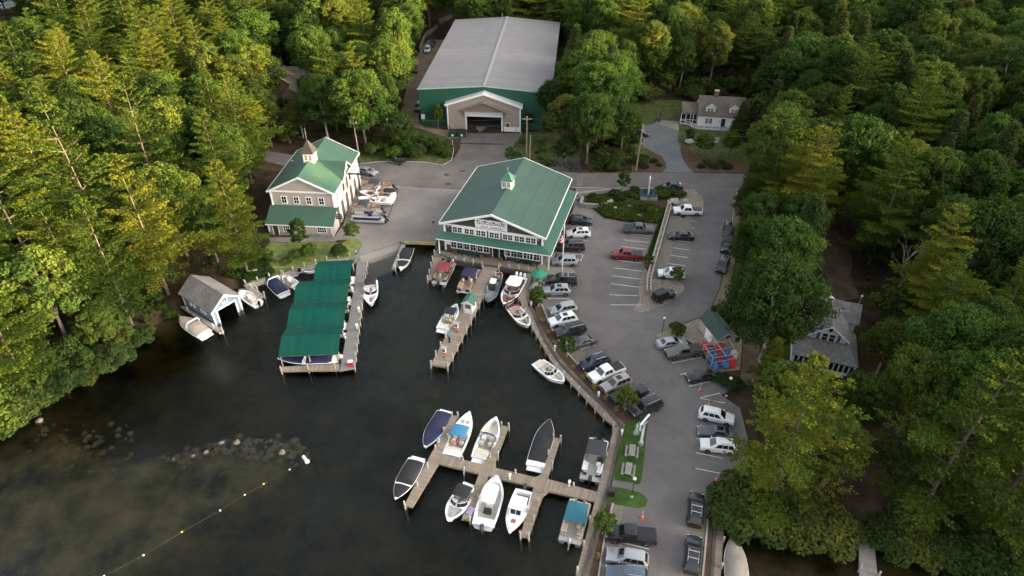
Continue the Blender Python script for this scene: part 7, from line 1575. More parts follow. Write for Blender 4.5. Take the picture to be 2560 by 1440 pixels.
def pine(H, R_, base=.32, levels=19, seed=0, leaf=.24, sparse=1.0, droop=.0, flat=.075, nbr=6, tw=1.9):
    """white pine: straight mast, whorled near-level limbs carrying feathery plumes"""
    r = np.random.default_rng(seed); tr = MB(); parts = []
    bx, by = r.uniform(-.8, .8, 2)
    mast = lambda z: np.array([bx * (z / H) ** 2, by * (z / H) ** 2, z])
    tr.tube([tuple(mast(max(z, 0)) + np.array([0, 0, min(z, 0)])) for z in (-1.2, H * .15, H * .4, H * .7, H * .985)], .0115 * H, 8, r1=.03)
    side = r.uniform(0, 6.28)
    for li in range(levels):
        t = li / (levels - 1); z = H * (base + (1 - base) * (t ** .92)); nb = nbr if t < .85 else 5
        prof = (1 - t ** 1.5) * .9 + .1; prof *= min(1, .55 + t * 2.2)
        a0 = r.uniform(0, 6.28)
        for k in range(nb):
            if r.random() < .12 * sparse: continue
            az = a0 + k * 6.283 / nb + r.uniform(-.35, .35); Ln = R_ * prof * r.uniform(.5, 1.12) * (1 + .16 * math.cos(az - side))
            up = .06 + .5 * t ** 2 + r.uniform(-.07, .12) - droop
            d = np.array([math.cos(az), math.sin(az), up]); o = mast(z); end = o + d * Ln + np.array([0, 0, .09 * Ln])
            tr.tube([tuple(o), tuple(o + d * Ln * .6), tuple(end)], .035 + .01 * Ln, 4, r1=.015, cap=False)
            tint = r.uniform(.08, .85); m_ = max(3, int(Ln * tw)); pv = np.array([-math.sin(az), math.cos(az), 0])
            for j in range(m_ + 1):                     # side twigs, alternating, each a flat feathery spray
                q = .12 + .88 * (j + .5 * r.random()) / m_; sg = 1 if j % 2 else -1; sl = Ln * (.16 + .3 * (1 - q)) * r.uniform(.7, 1.25)
                dd = (d * .75 + pv * sg * (.9 if q < .97 else .1)); dd /= np.linalg.norm(dd); base_ = o + d * Ln * min(q, 1) + np.array([0, 0, .09 * Ln * q])
                kk = max(2, int(sl * 2.6)); n = 15 * kk; u = r.random(n)[:, None]
                pr = base_ + dd * sl * u * 1.1 + r.normal(size=(n, 3)) * np.array([.2, .2, flat]) + np.array([0, 0, .1]) * u
                parts.append((leaves(pr, r.normal(size=(n, 3)) * .45 + d * .2 + np.array([0, 0, .9]), leaf, .5, np.tile(dd, (n, 1)) + r.normal(size=(n, 3)) * .4), np.clip(tint + r.normal(size=n) * .13, 0, 1)))
    return tr, parts
def hemlock(H, R_, seed=0, leaf=.17, base=.08):
    r = np.random.default_rng(seed); tr = MB(); parts = []; tr.tube([(0, 0, -1), (0, 0, H * .98)], .016 * H, 7, r1=.03); n = int(340 * (R_ / 3.2) * (H / 15))
    for i in range(n):
        t = (i / n) ** .75; z = H * (base + (1 - base) * t); az = i * 2.39996 + r.uniform(-.3, .3); Ln = R_ * (1 - t) ** .85 * r.uniform(.7, 1.12) + .18
        d = np.array([math.cos(az), math.sin(az), -.12 + .25 * t])
        m_ = max(2, int(Ln * 2.0)); tint = r.uniform(.1, .8)
        for j in range(m_):
            q = .3 + .7 * (j + r.random()) / m_; c = np.array([0, 0, z]) + d * Ln * q + np.array([-math.sin(az), math.cos(az), 0]) * r.uniform(-1, 1) * Ln * .16 - np.array([0, 0, .12 * Ln * q * q])
            k = 15; parts.append((leaves(c + r.normal(size=(k, 3)) * np.array([.26, .26, .1]), r.normal(size=(k, 3)) * .5 + np.array([d[0] * .4, d[1] * .4, .9]), leaf, .7), np.clip(tint + r.normal(size=k) * .12, 0, 1)))
    return tr, parts
def bush(R_, H, seed=0, leaf=.1, per=260, clumps=16):
    r = np.random.default_rng(seed); tr = MB(); parts = []
    for i in range(clumps):
        th = i * 2.4; rad = math.sqrt((i + .5) / clumps) * .8; c = np.array([math.cos(th) * rad * R_, math.sin(th) * rad * R_, H * (.78 - .5 * rad * rad) * r.uniform(.75, 1.1)]); cr = R_ * r.uniform(.28, .42)
        d = r.normal(size=(per, 3)); d[:, 2] = abs(d[:, 2]) * .9 - .15; d /= np.linalg.norm(d, axis=1, keepdims=True)
        parts.append((leaves(c + d * cr * (r.uniform(.4, 1, per) ** .5)[:, None], d + r.normal(size=(per, 3)) * .5 + np.array([0, 0, .4]), leaf), np.clip(r.uniform(.2, .7) + r.normal(size=per) * .13, 0, 1)))
        tr.tube([(0, 0, -.3), tuple(c * .6), tuple(c)], .04, 4, r1=.015)
    return tr, parts
def bare(H, seed=0):
    r = random.Random(seed); tr = MB()
    def br(p, d, ln, rad, lv):
        q = p + d * ln; mid_ = p + d * ln * .5 + Vector((r.uniform(-.1, .1), r.uniform(-.1, .1), 0)) * ln; tr.tube([tuple(p), tuple(mid_), tuple(q)], rad, 5 if lv < 2 else 3, cap=False, r1=rad * .6)
        if lv < 5:
            for k in range(3 if lv in (0, 1) else 2): br(q if k < 2 else mid_, (d + Vector((r.uniform(-.6, .6), r.uniform(-.6, .6), r.uniform(-.05, .35)))).normalized(), ln * r.uniform(.6, .82), rad * .58, lv + 1)
    br(Vector((0, 0, -.5)), Vector((.03, 0, 1)), H * .3, .24, 0); return tr
def fin(name, g, lm, bm):
    return (g[0].mesh(name + '_trunk', bm), crown_mesh(name + '_crown', g[1], lm))
VB = [fin('broadleaf', broadleaf(19 + (i % 3), 4.6 + .45 * (i % 4), .22 + .05 * (i % 3), seed=20 + i, clumps=70 + 5 * (i % 3)), M['leaf_broad'], M['bark'] if i % 3 else M['bark_pale']) for i in range(7)]
VF = [fin('maple', broadleaf(15, 4.0, .2, clumps=44, seed=50 + i), M['leaf_fresh'], M['bark']) for i in range(2)]
VP = [fin('pine', pine(24 + i % 3, 6.9 + .5 * (i % 3), .12 + .05 * (i % 3), levels=15, seed=70 + i, sparse=1 + .8 * (i % 2), leaf=.2), M['leaf_pine'], M['bark_pine']) for i in range(6)]
VQ = [fin('great_pine', pine(25, 9.0, .05, levels=14, seed=170 + i, sparse=2.2, leaf=.22, flat=.045, nbr=5, tw=1.35), M['leaf_pine'], M['bark_pine']) for i in range(2)]
VM = [fin('maple', broadleaf(17 + i, 4.8 + .4 * i, .2 + .06 * i, clumps=64, seed=60 + i), M['leaf_maple'], M['bark']) for i in range(3)]
VH = [fin('hemlock', hemlock(16 + i, 3.9, seed=90 + i), M['leaf_dark'], M['bark']) for i in range(3)]
VY = [fin('sapling', broadleaf(8, 2.6, .12, clumps=30, per=90, leaf=.24, seed=110 + i), M['leaf_broad'], M['bark']) for i in range(3)]
VS = [fin('round', broadleaf(4.6, 1.35, .26, clumps=26, per=95, leaf=.13, seed=120 + i), M['leaf_fresh'], M['bark_pale']) for i in range(3)]
VU = [fin('shrub', bush(1.6, 1.9, seed=130 + i), M['leaf_shrub'], M['bark']) for i in range(3)] + [fin('shrub_dark', bush(1.6, 2.2, seed=134), M['leaf_dark'], M['bark'])]
VUF = [fin('shrub_fresh', bush(1.5, 2.0, seed=136 + i), M['leaf_fresh'], M['bark']) for i in range(2)]
VSP = fin('spruce', hemlock(9, 2.0, seed=140), M['leaf_spruce'], M['bark']); VEV = fin('evergreen', bush(1.3, 2.6, seed=141, per=150, leaf=.1), M['leaf_dark'], M['bark'])
BARE = [bare(17, 3).mesh('bare_tree', M['bark_pale']), bare(13, 8).mesh('bare_tree', M['bark_pale'])]
nleaf = sum(len(v[1].polygons) for v in VB + VF + VP + VH + VY)

CLEAR = [[(-50, 1120), (0, 1090), (90, 1005), (230, 935), (335, 868), (400, 800), (445, 768), (440, 735), (480, 688), (560, 712), (612, 706), (640, 640), (672, 600), (668, 560), (690, 515), (688, 470), (690, 380), (720, 372), (760, 332), (772, 310), (800, 330), (880, 368), (905, 400), (1060, 398), (1105, 405), (1125, 350), (1040, 318), (1015, 290), (1030, 225), (1060, 120), (1100, 70), (1141, 46), (1270, 38), (1400, 52), (1392, 140), (1384, 235), (1345, 290), (1335, 400), (1440, 430), (1590, 428), (1700, 432), (1845, 434), (1858, 500), (1850, 560), (1838, 650), (1812, 735), (1775, 782), (1830, 800), (1850, 860), (1845, 920), (1808, 950), (1820, 1015), (1830, 1060), (1790, 1110), (1785, 1180), (1800, 1240), (1830, 1275), (1930, 1310), (2080, 1360), (2145, 1370), (2145, 1345), (2190, 1350), (2200, 1385), (2400, 1425), (2560, 1450), (2560, 1600), (-50, 1600)],
         [(1620, 265), (1700, 245), (1745, 228), (1870, 238), (1862, 300), (1822, 318), (1822, 345), (1760, 350), (1705, 350), (1712, 400), (1840, 415), (1850, 440), (1600, 440), (1600, 330)],
         [(1990, 800), (2022, 725), (2190, 725), (2170, 840), (2150, 890), (2150, 950), (2060, 925), (1985, 885)], [(2050, 600), (2112, 600), (2138, 740), (2045, 740)], [(688, 192), (748, 188), (750, 235), (690, 240)],
         [(1852, 800), (1888, 800), (1900, 860), (1850, 900)], [(2095, 1150), (2120, 1240), (2180, 1340), (2150, 1345), (2100, 1240)], [(-20, -20), (40, -20), (30, 30), (-20, 45)]]
CL_ = [np.array(c, float) for c in CLEAR]
def in_clear(px, py):
    for c in CLEAR:
        ins = False; x0, y0 = c[-1]
        for x1, y1 in c:
            if (y0 > py) != (y1 > py) and px < (x1 - x0) * (py - y0) / (y1 - y0) + x0: ins = not ins
            x0, y0 = x1, y1
        if ins: return True
    return False
BASE_OUT = [WP(p) for p in (ROAD_PX, [(1140, 45), (1095, 62), (1062, 110), (1035, 150), (1018, 210), (1000, 340), (1160, 345), (1400, 345), (1390, 240), (1150, 240)], [(590, 600), (690, 370), (905, 380), (1090, 400), (1440, 430), (1850, 430), (1830, 600), (1760, 790), (1850, 830), (1860, 1000), (1850, 1240), (1780, 1260), (1300, 1300), (900, 700)], [(1590, 240), (1880, 225), (1880, 435), (1580, 435)], [(1960, 860), (2030, 740), (2175, 740), (2150, 960), (1980, 940)], [(2040, 590), (2130, 590), (2145, 750), (2030, 750)], [(680, 190), (760, 190), (760, 270), (680, 270)], [(440, 690), (560, 690), (600, 760), (560, 830), (440, 770)])]
BASE_OUT.append(WP([(1430, 1040), (1850, 1000), (1812, 1260), (1795, 1640), (1380, 1640)])); BASE_OUT.append([(-25.5, 163), (12, 160), (17, 226), (-19, 229)])
GXf = lambda x, y: float(height(np.array([x]), np.array([y]))[0])
def fits(x, y, z, h, r, b0=.34):
    """does the crown keep clear of what the photo shows uncovered?"""
    vis = False
    if 229 < y < 262 and -24 < x < 26: return True      # stands behind the barn
    for f, k in ((1.0, .1), (.88, .45), (.72, .75), (.55, .9), (b0, .7)):
        for s in (-1, 0, 1):
            px, py = PX(x + s * r * k, y, z + h * f)
            if in_clear(px, py): return False
            if -120 < px < 2680 and -150 < py < 1480: vis = True
    px, py = PX(x, y - r * .7, z + h * .45)
    if in_clear(px, py): return False
    return vis
TREES = []
def plant(v, x, y, h, href, label, name, cat='tree', group=None, z=None, wide=1.0, lean=0.0, rz=None):
    z = GXf(x, y) if z is None else z
    s = h / href; t = empty(name, (x, y, z - .1), random.uniform(0, 6.28) if rz is None else rz, label, cat, group); t.scale = (s * wide, s * wide, s)
    t.rotation_euler.x = lean
    link('trunk', v[0], t); link('crown', v[1], t); TREES.append((x, y, h)); return t
def vh(v): return max(vv.co.z for vv in v[0].vertices)
HB = {id(v): float(np.array([p.co.z for p in v[1].vertices]).max()) for v in VB + VF + VP + VQ + VH + VM + VY + VS + VU + VUF + [VSP, VEV]}
def region(x, y):
    px, py = PX(x, y, 1)
    if x < -20 and y > 150: return 'left of the barn' if x > -75 else 'far left behind the shore'
    if x < -20: return 'along the left shore'
    if y > 205: return 'behind the barn'
    if x < 60 and y > 118: return 'between the barn and the cream house'
    if y > 118: return 'on the upper right'
    return 'around the bungalow on the right'
# a few trees the eye picks out
def htop(px, ytop):
    x, y = W(*px)
    return next((h for h in np.arange(8, 34, .25) if PX(x, y, 1 + h)[1] < ytop), 30)
HERO = [('q', (1925, 1262), htop((1925, 1262), 905), 'big white pine overhanging the white cars at the lot edge', 1.0), ('q', (2285, 1305), htop((2285, 1305), 893), 'huge white pine with exposed trunk near the private dock', 1.0), ('q', (2450, 1330), htop((2450, 1330), 905), 'huge white pine at the bottom right corner of the wood', 1.0), ('q', (300, 690), htop((300, 690), 240), 'tall old white pine on the left shore', .9), ('q', (130, 760), htop((130, 760), 330), 'broad white pine left of the old shore pine', .95), ('q', (420, 560), htop((420, 560), 85), 'great white pine standing highest in the left wood', .85), ('f', (2052, 1225), 12, 'bright maple growing under the big pine at the cove', 1.1),
        ('f', (545, 655), 14, 'bright lime green maple beside the boathouse', 1.0), ('b', (1466, 408), 17, 'large maple with a pale trunk at the road beside the barn', 1.25), ('b', (1385, 330), 14, 'rounded maple at the right corner of the barn', 1.1), ('b', (1900, 905), 19, 'big oak in front of the sandy slope beside the shed', 1.1), ('p', (2068, 420), 19, 'thin half dead pine with a bare golden trunk', .62), ('h', (2360, 180), 20, 'tall feathery hemlock near the top right', 1.1), ('h', (2120, 205), 18, 'pointed hemlock standing above the right hand wood', 1.1)]
for k, px, h, lb, wdt in HERO:
    x, y = W(*px); v = {'p': VP, 'q': VQ, 'b': VB, 'f': VF, 'h': VH}[k]; v = v[len(TREES) % len(v)]
    plant(v, x, y, h, HB[id(v)], lb, {'p': 'pine_tree', 'q': 'pine_tree', 'b': 'broadleaf_tree', 'f': 'broadleaf_tree', 'h': 'hemlock_tree'}[k], wide=wdt)
for (x_, y_, h_), k in list(zip(TREES, HERO)):
    if k[0] == 'q': TREES += [(x_ + 4 * math.cos(a), y_ + 4 * math.sin(a), 1) for a in np.arange(0, 6.28, 1.05)]
o = tag(link('bare_tree', BARE[0], None, (*W(1602, 172), 2.0)), 'leafless grey tree standing in the wood right of the barn', 'tree'); TREES.append((*W(1602, 172), 15))
o = tag(link('bare_tree', BARE[1], None, (*W(2235, 760), 2.5)), 'half bare pale tree behind the bungalow', 'tree'); TREES.append((*W(2235, 760), 12)); o.scale = (1, 1, 1.15)
for i, (px, hh) in enumerate((((1465, 180), 13), ((2010, 470), 12))): o = tag(link('bare_tree', BARE[1], None, (*W(*px), 2.0), 1.3 + i), ['leafless pale tree close to the right side of the barn roof', 'leafless grey tree at the road end among yellow tipped crowns'][i], 'tree'); TREES.append((*W(*px), hh))
rr = random.Random(42); cnt = dict(p=0, b=0, h=0, y=0, m=0)
def ok_base(x, y, gap, own=None):
    return all((x - a) ** 2 + (y - b_) ** 2 > gap * gap for a, b_, h in TREES)
cand = []
step = 3.0
for iy in range(int((300 - 26) / step)):
    for ix in range(int((235 + 200) / step)):
        cand.append((-200 + ix * step + rr.uniform(-1.4, 1.4), 26 + iy * step + rr.uniform(-1.4, 1.4)))
rr.shuffle(cand)
def pre(x, y):
    px, py = PX(x, y, 12); return -160 < px < 2720 and -190 < py < 1480
cand = [c for c in cand if pre(*c)]
ca_ = np.array(cand); okm = np.ones(len(cand), bool)
for p in BASE_OUT: okm &= sdist(ca_[:, 0], ca_[:, 1], p) <= -1.0
for p in (lake, cove, farlake): okm &= sdist(ca_[:, 0], ca_[:, 1], p) <= -1.2
cand = [c for c, k in zip(cand, okm) if k]; HC = dict(zip(cand, height(ca_[okm][:, 0], ca_[okm][:, 1])))
for x, y in cand:
    far = y > 180; gap = 6.4 if not far else 6.9
    if not ok_base(x, y, gap): continue
    z = float(HC[(x, y)]); rg = region(x, y); u = rr.random()
    if rg in ('along the left shore', 'far left behind the shore'): k = 'p' if u < .5 else 'b' if u < .7 else 'm' if u < .93 else 'h'
    elif rg == 'left of the barn': k = 'p' if u < .1 else 'b' if u < .5 else 'm' if u < .85 else 'h'
    elif rg == 'on the upper right': k = 'p' if u < .12 else 'b' if u < .45 else 'm' if u < .76 else 'h'
    elif rg == 'around the bungalow on the right': k = 'p' if u < .32 else 'b' if u < .6 else 'm' if u < .92 else 'h'
    else: k = 'p' if u < .1 else 'b' if u < .5 else 'm' if u < .86 else 'h'
    if k == 'p' and cnt['p'] > 285: k = 'h'
    if k == 'b' and cnt['b'] > 290: k = 'm'
    if k == 'm' and cnt['m'] > 290: k = 'h'
    h0 = {'p': rr.uniform(20, 27), 'b': rr.uniform(15, 22), 'h': rr.uniform(14, 20), 'm': rr.uniform(14, 20)}[k]
    v = rr.choice({'p': VP, 'b': VB if rr.random() < .9 else VF, 'h': VH, 'm': VM}[k]); rad = {'p': 5.6, 'b': 5.2, 'h': 3.4, 'm': 5.2}[k]
    for q in (1, .82, .66, .52, .4):
        h = h0 * q
        if fits(x, y, z, h, rad * h / HB[id(v)] if k not in 'bm' else rad * (.35 + .65 * q)): break
    else: continue
    w_ = rr.uniform(.92, 1.2) if q > .6 else rr.uniform(1.05, 1.3)
    nm, ds = {'p': ('pine_tree', 'feathery white pine'), 'b': ('broadleaf_tree', 'leafy broadleaf tree'), 'h': ('hemlock_tree', 'dark pointed hemlock'), 'm': ('maple_tree', 'round crowned maple')}[k]
    cnt[k] += 1; plant(v, x, y, h, HB[id(v)], '%s in the wood %s' % (ds, rg), nm, group='%ss in the wood %s' % (ds, rg), z=z, wide=w_)
# saplings and bushes fill the gaps under the wood
for x, y in cand[::-1]:
    if y > 215 or cnt['y'] > 270 or not ok_base(x, y, 3.7): continue
    z = float(HC[(x, y)]); h0 = rr.uniform(4.5, 9)
    for q in (1, .7, .45):
        if fits(x, y, z, h0 * q, 2.4 * q, .3): break
    else: continue
    v = rr.choice(VY); cnt['y'] += 1; rg = region(x, y)
    plant(v, x, y, h0 * q, HB[id(v)], 'small young tree filling a gap in the wood %s' % rg, 'young_tree', group='young trees in the wood %s' % rg, z=z, wide=rr.uniform(1, 1.4))
# trees and bushes hanging over the shore
SN = 0
for i in range(170):
    t_ = rr.random(); pts = LAKE_PX[1:11]; f = t_ * (len(pts) - 1); j = int(min(f, len(pts) - 2)); a = pts[j]; b_ = pts[j + 1]; f -= j
    x, y = W(a[0] + (b_[0] - a[0]) * f, a[1] + (b_[1] - a[1]) * f, .5); back = rr.uniform(-2.0, 5.0); x -= back * .62; y += back * .78
    if not all((x - a_) ** 2 + (y - c_) ** 2 > 3.2 for a_, c_, h_ in TREES): continue
    u = rr.random()
    if back > 2.2 and u < .8: v, h, nm, wdt = rr.choice(VY + VF), rr.uniform(5.5, 10.5), 'young tree', rr.uniform(.9, 1.3)
    elif u < .35: v, h, nm, wdt = rr.choice(VY), rr.uniform(3.5, 6), 'young tree', rr.uniform(1.1, 1.5)
    else: v, h, nm, wdt = rr.choice(VU), rr.uniform(1.4, 3.2), 'shrub', rr.uniform(1.2, 1.7)
    if t_ > .86: h *= .5
    while h > 1.2 and not fits(x, y, .4, h, .5, .5): h *= .85
    SN += 1; plant(v, x, y, h, HB[id(v)], 'leafy %s hanging over the water on the left shore' % nm, nm.replace(' ', '_'), 'tree' if 'tree' in nm else 'shrub', '%ss on the left shore' % nm, z=.4, wide=wdt)
for i, (px, h, v, nm) in enumerate((((15, 1058), 3.2, VU[0], 'shrub'), ((55, 1028), 3.4, VU[1], 'shrub'), ((-20, 1082), 3.4, VU[2], 'shrub'), ((95, 990), 3.0, VU[0], 'shrub'), ((20, 1020), 7.0, VY[0], 'young_tree'), ((-30, 1040), 8.0, VF[0], 'young_tree'), ((70, 985), 7.0, VY[1], 'young_tree'))):
    plant(v, *W(px[0], px[1], .5), h, HB[id(v)], 'leafy %s hanging over the water on the left shore' % nm.replace('_', ' '), nm, 'tree' if nm != 'shrub' else 'shrub', '%ss on the left shore' % nm.replace('_', ' '), z=.35, wide=1.5)
for i, (px, h, k) in enumerate((((1840, 1290), 3.4, 0), ((1880, 1285), 4.2, 1), ((1925, 1300), 3.6, 0), ((1985, 1318), 3.4, 2), ((2050, 1330), 3.6, 0), ((2100, 1335), 2.8, 3), ((2225, 1352), 3.0, 1), ((2275, 1360), 3.2, 0), ((2330, 1372), 3.2, 3), ((2400, 1388), 3.0, 0), ((2470, 1400), 4.0, 2), ((2530, 1415), 4.0, 2))):
    plant(VU[k], *W(px[0], px[1], .8), h, HB[id(VU[k])], 'rounded shrub on the cove bank, %s from the side dock' % ['first', 'second', 'third', 'fourth', 'fifth', 'sixth', 'seventh', 'eighth', 'ninth', 'tenth', 'eleventh', 'last'][i], 'shrub', 'shrub', 'shrubs on the cove bank', z=.6, wide=1.5)
# young growth along the edge of the wood behind the cream house and beside the driveway
for i in range(46):
    px = (rr.uniform(1570, 1900), rr.uniform(212, 246)) if i < 30 else (rr.uniform(1480, 1585), rr.uniform(330, 425))
    x, y = W(*px); h = rr.uniform(3, 7.5) if i < 30 else rr.uniform(2, 6); v = rr.choice(VY + VU)
    if i < 30 and 1735 < px[0] < 1875: h = min(h, 5)
    if any((x - a) ** 2 + (y - b_) ** 2 < 4 for a, b_, c_ in TREES): continue
    nm = 'shrub' if v in VU else 'young_tree'
    if nm == 'shrub': h *= .55
    plant(v, x, y, h, HB[id(v)], 'leafy %s at the edge of the wood around the cream house' % nm.replace('_', ' '), nm, 'shrub' if nm == 'shrub' else 'tree', '%ss at the edge of the wood around the cream house' % nm.replace('_', ' '), wide=rr.uniform(1.1, 1.5))
# planted trees of the lot and gardens
for px, h, v, lb, wdt in (((1557, 481), 5.2, VS[0], 'small tree in the planted bed along the road', 1), ((1503, 525), 3.4, VS[1], 'young tree beside the curved stone wall', .9), ((1606, 545), 3.8, VS[2], 'young tree at the foot of the planted bank', .9), ((1617, 668), 3.0, VS[1], 'dense round tree at the end of the plant strip', 1.2), ((1689, 708), 3.6, VS[0], 'small tree in front of the white SUV on the gravel island', 1.15), ((1345, 768), 4.3, VS[0], 'bright small tree at the top of the boardwalk bed', 1.15), ((1418, 893), 4.3, VS[1], 'bright small tree in the middle of the boardwalk bed', 1.1), ((1563, 1027), 4.4, VS[2], 'bright small tree in front of the black pickup bed', 1.15), ((1506, 1335), 4.2, VS[0], 'bright small tree beside the black pickup near the bottom', 1.1),
                         ((882, 600), 4.0, VS[1], 'small round tree at the corner of the workshop lawn', 1.35), ((757, 622), 7.0, VY[0], 'slender pale tree in front of the lean-to', .75), ((1096, 322), 7.0, VF[0], 'slim bright tree in front of the green barn wall', .8), ((1319, 330), 5.2, VF[1], 'slim bright tree right of the barn entrance', .8), ((1274, 398), 3.2, VS[2], 'tiny tree at the edge of the barn driveway', 1.1), ((1757, 392), 6.3, VF[0], 'bright garden tree in front of the white railed deck', 1.35), ((1822, 392), 6.5, VB[1], 'rounded garden tree at the right of the lawn before the cream house', 1.2), ((1724, 352), 3.2, VY[1], 'garden shrub tree at the driveway corner of the house', 1.2), ((1842, 352), 10.5, VH[0], 'dark conifer covering the right end of the cream house', 1.15),
                         ((666, 300), 9.0, VSP, 'blue spruce at the left edge of the brown house yard', 1.0)):
    plant(v, *W(*px), h, HB[id(v)], lb, 'small_tree' if h < 7.5 else 'conifer_tree' if v in VH or v is VSP else 'broadleaf_tree', z=1.0, wide=wdt)
ORD = ['first', 'second', 'third', 'fourth', 'fifth', 'sixth', 'seventh', 'eighth', 'ninth', 'tenth']
for grp, nm, lst in (('lawn shrubs', 'bright shrub on the workshop lawn, %s from the left', [((742, 645), 2.0), ((772, 640), 2.6), ((847, 635), 2.2), ((672, 650), 1.6)]), ('bed shrubs', 'rounded shrub in the planted bed by the road, %s from the shop', [((1482, 492), 1.0), ((1537, 487), 1.3), ((1553, 500), 1.3), ((1588, 480), 1.4), ((1577, 490), 1.3), ((1588, 497), 1.2), ((1650, 480), 1.5), ((1655, 492), 1.6), ((1678, 484), 1.4), ((1700, 490), 1.4)]),
                     ('driveway shrubs', 'green shrub on the grass left of the barn driveway, %s from the road bend', [((985, 395), 3.2), ((1010, 380), 3.6), ((1040, 392), 3.4), ((1065, 365), 3.0), ((1085, 372), 3.0), ((1108, 385), 3.2), ((1000, 355), 3.0), ((1030, 350), 3.0), ((960, 372), 3.4), ((930, 385), 3.0)]), ('house shrubs', 'round clipped shrub in the mulch before the cream house, %s from the driveway', [((1753, 418), 1.0), ((1784, 419), 1.3), ((1817, 420), 1.3), ((1768, 408), 1.1), ((1800, 408), 1.1)]), ('rack shrubs', 'dark bush by the kayak rack, %s from the lot', [((1806, 955), 1.8), ((1830, 965), 2.0)]), ('island bed shrubs', 'low shrub in the driveway bed beside the road, %s from the pole', [((1602, 408), 2.2), ((1612, 420), 1.0), ((1635, 405), 1.0), ((1648, 414), .8)])):
    for i, (px, h) in enumerate(lst):
        v = VU[3] if grp == 'rack shrubs' else VUF[i % 2] if grp in ('lawn shrubs', 'driveway shrubs') and i % 3 < 2 else VU[(i + len(grp)) % 3]
        plant(v, *W(*px), h, HB[id(v)], nm % ORD[i], 'shrub', 'shrub', grp, z=1.0, wide=.95 if grp in ('lawn shrubs', 'driveway shrubs') else 1.2)
plant(VEV, *W(1691, 838), 2.8, HB[id(VEV)], 'dense dark evergreen bush on the shed gravel island', 'evergreen_bush', 'shrub', z=1.0, wide=1.05)
plant(VEV, *W(1798, 800), 3.2, HB[id(VEV)], 'dark evergreen bush behind the shed', 'evergreen_bush', 'shrub', z=1.0, wide=1.2)
VW = fin('hydrangea', bush(.9, 1.1, seed=150, leaf=.1, per=70, clumps=10), mat('white_flower', (.5, .5, .42), .9, var=.4, scale=6), M['bark']); HB[id(VW)] = 1.3
plant(VW, *W(1682, 510), 1.5, 1.3, 'white flowering shrub behind the white pickup', 'shrub', 'shrub', z=1.0, wide=1.2); plant(VW, *W(1722, 358), 1.4, 1.3, 'white flowering shrub in the garden of the cream house', 'shrub', 'shrub', z=1.0, wide=1.2)
# ground cover on the planted bank and beside the guard rail
def cover_plants(name, px, n, lb, size=.16, hmax=.5, lm='leaf_shrub'):
    poly = WP(px); xs = [p[0] for p in poly]; ys = [p[1] for p in poly]; P_ = []
    r = np.random.default_rng(len(name)); pts = np.stack([r.uniform(min(xs), max(xs), n * 3), r.uniform(min(ys), max(ys), n * 3)], 1); ins = sdist(pts[:, 0], pts[:, 1], poly) > 0; pts = pts[ins][:n]
    hh = hmax * (.5 + .5 * vnoise(pts[:, 0], pts[:, 1], 1.3)) * r.uniform(.1, 1, len(pts)); cen = np.stack([pts[:, 0], pts[:, 1], 1.08 + np.abs(hh)], 1)
    me = crown_mesh(name, [(leaves(cen, r.normal(size=(len(pts), 3)) * .6 + np.array([0, 0, 1]), size), np.clip(.45 + .3 * vnoise(pts[:, 0], pts[:, 1], 2.2) + r.normal(size=len(pts)) * .15, 0, 1))], M[lm])
    tag(link(name, me), lb, 'ground cover', kind='stuff')
cover_plants('bank_ground_cover', [(1490, 525), (1525, 512), (1567, 502), (1604, 507), (1664, 523), (1666, 531), (1643, 558), (1604, 555), (1570, 555), (1509, 543)], 9000, 'low green plants covering the bank above the parking lot', .2, .7)
cover_plants('strip_ground_cover', [(1645, 562), (1667, 528), (1671, 523), (1632, 640), (1622, 660), (1620, 632)], 2600, 'low plants along the foot of the guard rail', .18, .6)
cover_plants('bed_ground_cover', [(1465, 492), (1520, 484), (1560, 482), (1590, 500), (1540, 508), (1500, 515), (1465, 510)], 1500, 'scattered low plants in the mulched bed by the road', .16, .5)
cover_plants('edge_ground_cover', [(1850, 540), (1870, 560), (1850, 700), (1830, 780), (1850, 850), (1840, 860), (1800, 790), (1825, 740), (1840, 640)], 5000, 'weedy plants along the right edge of the lot', .24, 1.0)
cover_plants('shore_ground_cover', [(560, 690), (640, 640), (668, 610), (660, 640), (690, 684), (620, 706)], 5000, 'rough grass and weeds where the workshop lawn meets the trees', .2, .6)
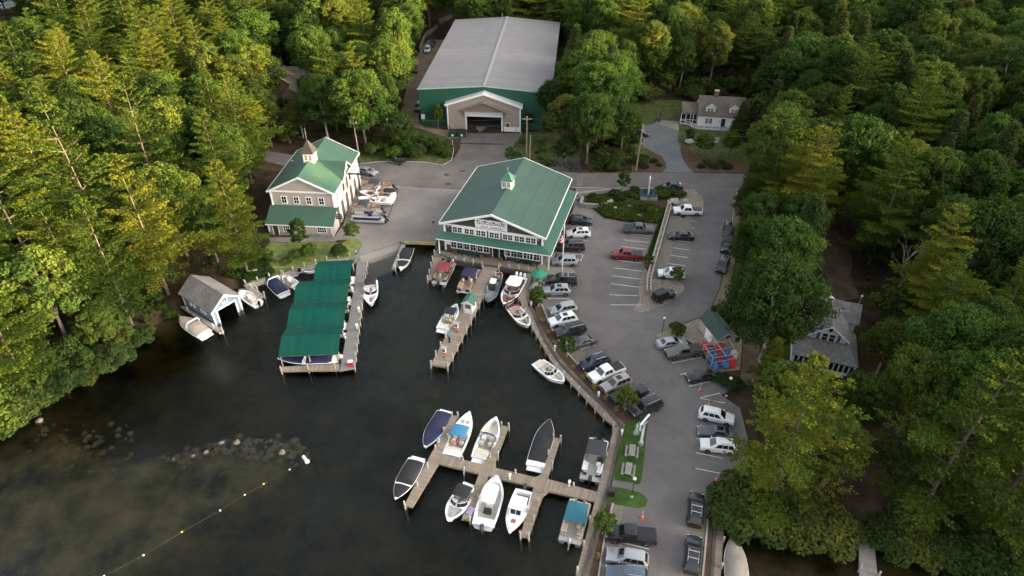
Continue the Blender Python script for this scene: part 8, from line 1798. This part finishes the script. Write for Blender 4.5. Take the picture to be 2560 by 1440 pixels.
# ferns and seedlings over the forest floor
r = np.random.default_rng(9); fp = np.array([c for c in cand]); fp = fp[r.integers(0, len(fp), 6500)] + r.normal(size=(6500, 2)) * 1.4
okf = np.ones(len(fp), bool)
for p in BASE_OUT + [lake, cove, farlake]: okf &= sdist(fp[:, 0], fp[:, 1], p) <= -.6
for p in ([(2075, 1120), (2110, 1120), (2140, 1230), (2200, 1300), (2195, 1352), (2140, 1348), (2105, 1260)], [(410, 690), (470, 680), (440, 760), (400, 750)]): okf &= sdist(fp[:, 0], fp[:, 1], WP(p)) <= -.3
fp = fp[okf]; fz = height(fp[:, 0], fp[:, 1]); n = 34; rad = r.uniform(.5, 1.5, len(fp)); th = r.uniform(0, 6.283, (len(fp), n)); rq = np.sqrt(r.random((len(fp), n)))
hh = (1 - rq ** 2) * r.uniform(.3, 1.3, (len(fp), 1)) * r.uniform(.5, 1, (len(fp), n)) + .06
cen = np.stack([fp[:, :1] + rad[:, None] * rq * np.cos(th), fp[:, 1:] + rad[:, None] * rq * np.sin(th), fz[:, None] + hh], -1).reshape(-1, 3)
tn = np.repeat(r.uniform(.1, .7, len(fp)), n) + r.normal(size=len(cen)) * .12
tag(link('forest_undergrowth', crown_mesh('forest_undergrowth', [(leaves(cen, r.normal(size=cen.shape) * .6 + np.array([0, 0, 1]), .2), np.clip(tn, 0, 1))], M['leaf_shrub'])), 'ferns and seedlings covering the forest floor', 'undergrowth', kind='stuff')
# unseen wood added on the right-hand hill as one mass, shading the lot
pts_ = []; big = []; r = np.random.default_rng(77)
for k in range(420):
    yy = r.uniform(10, 300); dd = r.uniform(16, 78); x = 57.7 + .578 * (yy - 35) + dd / .866; y = yy
    if any((x - a) ** 2 + (y - b_) ** 2 < 42 for a, b_ in pts_): continue
    if sdist(np.array([x]), np.array([y]), cove)[0] > -2: continue
    px, py = PX(x, y, 14)
    if px < 2600 and -150 < py < 1480: continue
    pts_.append((x, y)); v = (VB + VP + VH)[k % 16][1]; nv = len(v.vertices); co = np.empty(nv * 3, np.float32); v.vertices.foreach_get('co', co); co = co.reshape(-1, 4, 3)[::5]; c = co.mean(1, keepdims=True); co = c + (co - c) * 2.1
    a = r.uniform(0, 6.28); s = r.uniform(.8, 1.1); rot = np.array([[math.cos(a), -math.sin(a), 0], [math.sin(a), math.cos(a), 0], [0, 0, 1]]); big.append((co @ rot.T * s + np.array([x, y, GXf(x, y)]), .4))
tag(link('unseen_shade_wood', crown_mesh('unseen_shade_wood', big, M['leaf_broad'])), 'unseen wood added on the hillside beyond the right edge to shade the lot', 'wood', kind='stuff')
print('TREES', cnt, 'hill', len(pts_), 'leafquads', nleaf, 'objects', len(bpy.data.objects))
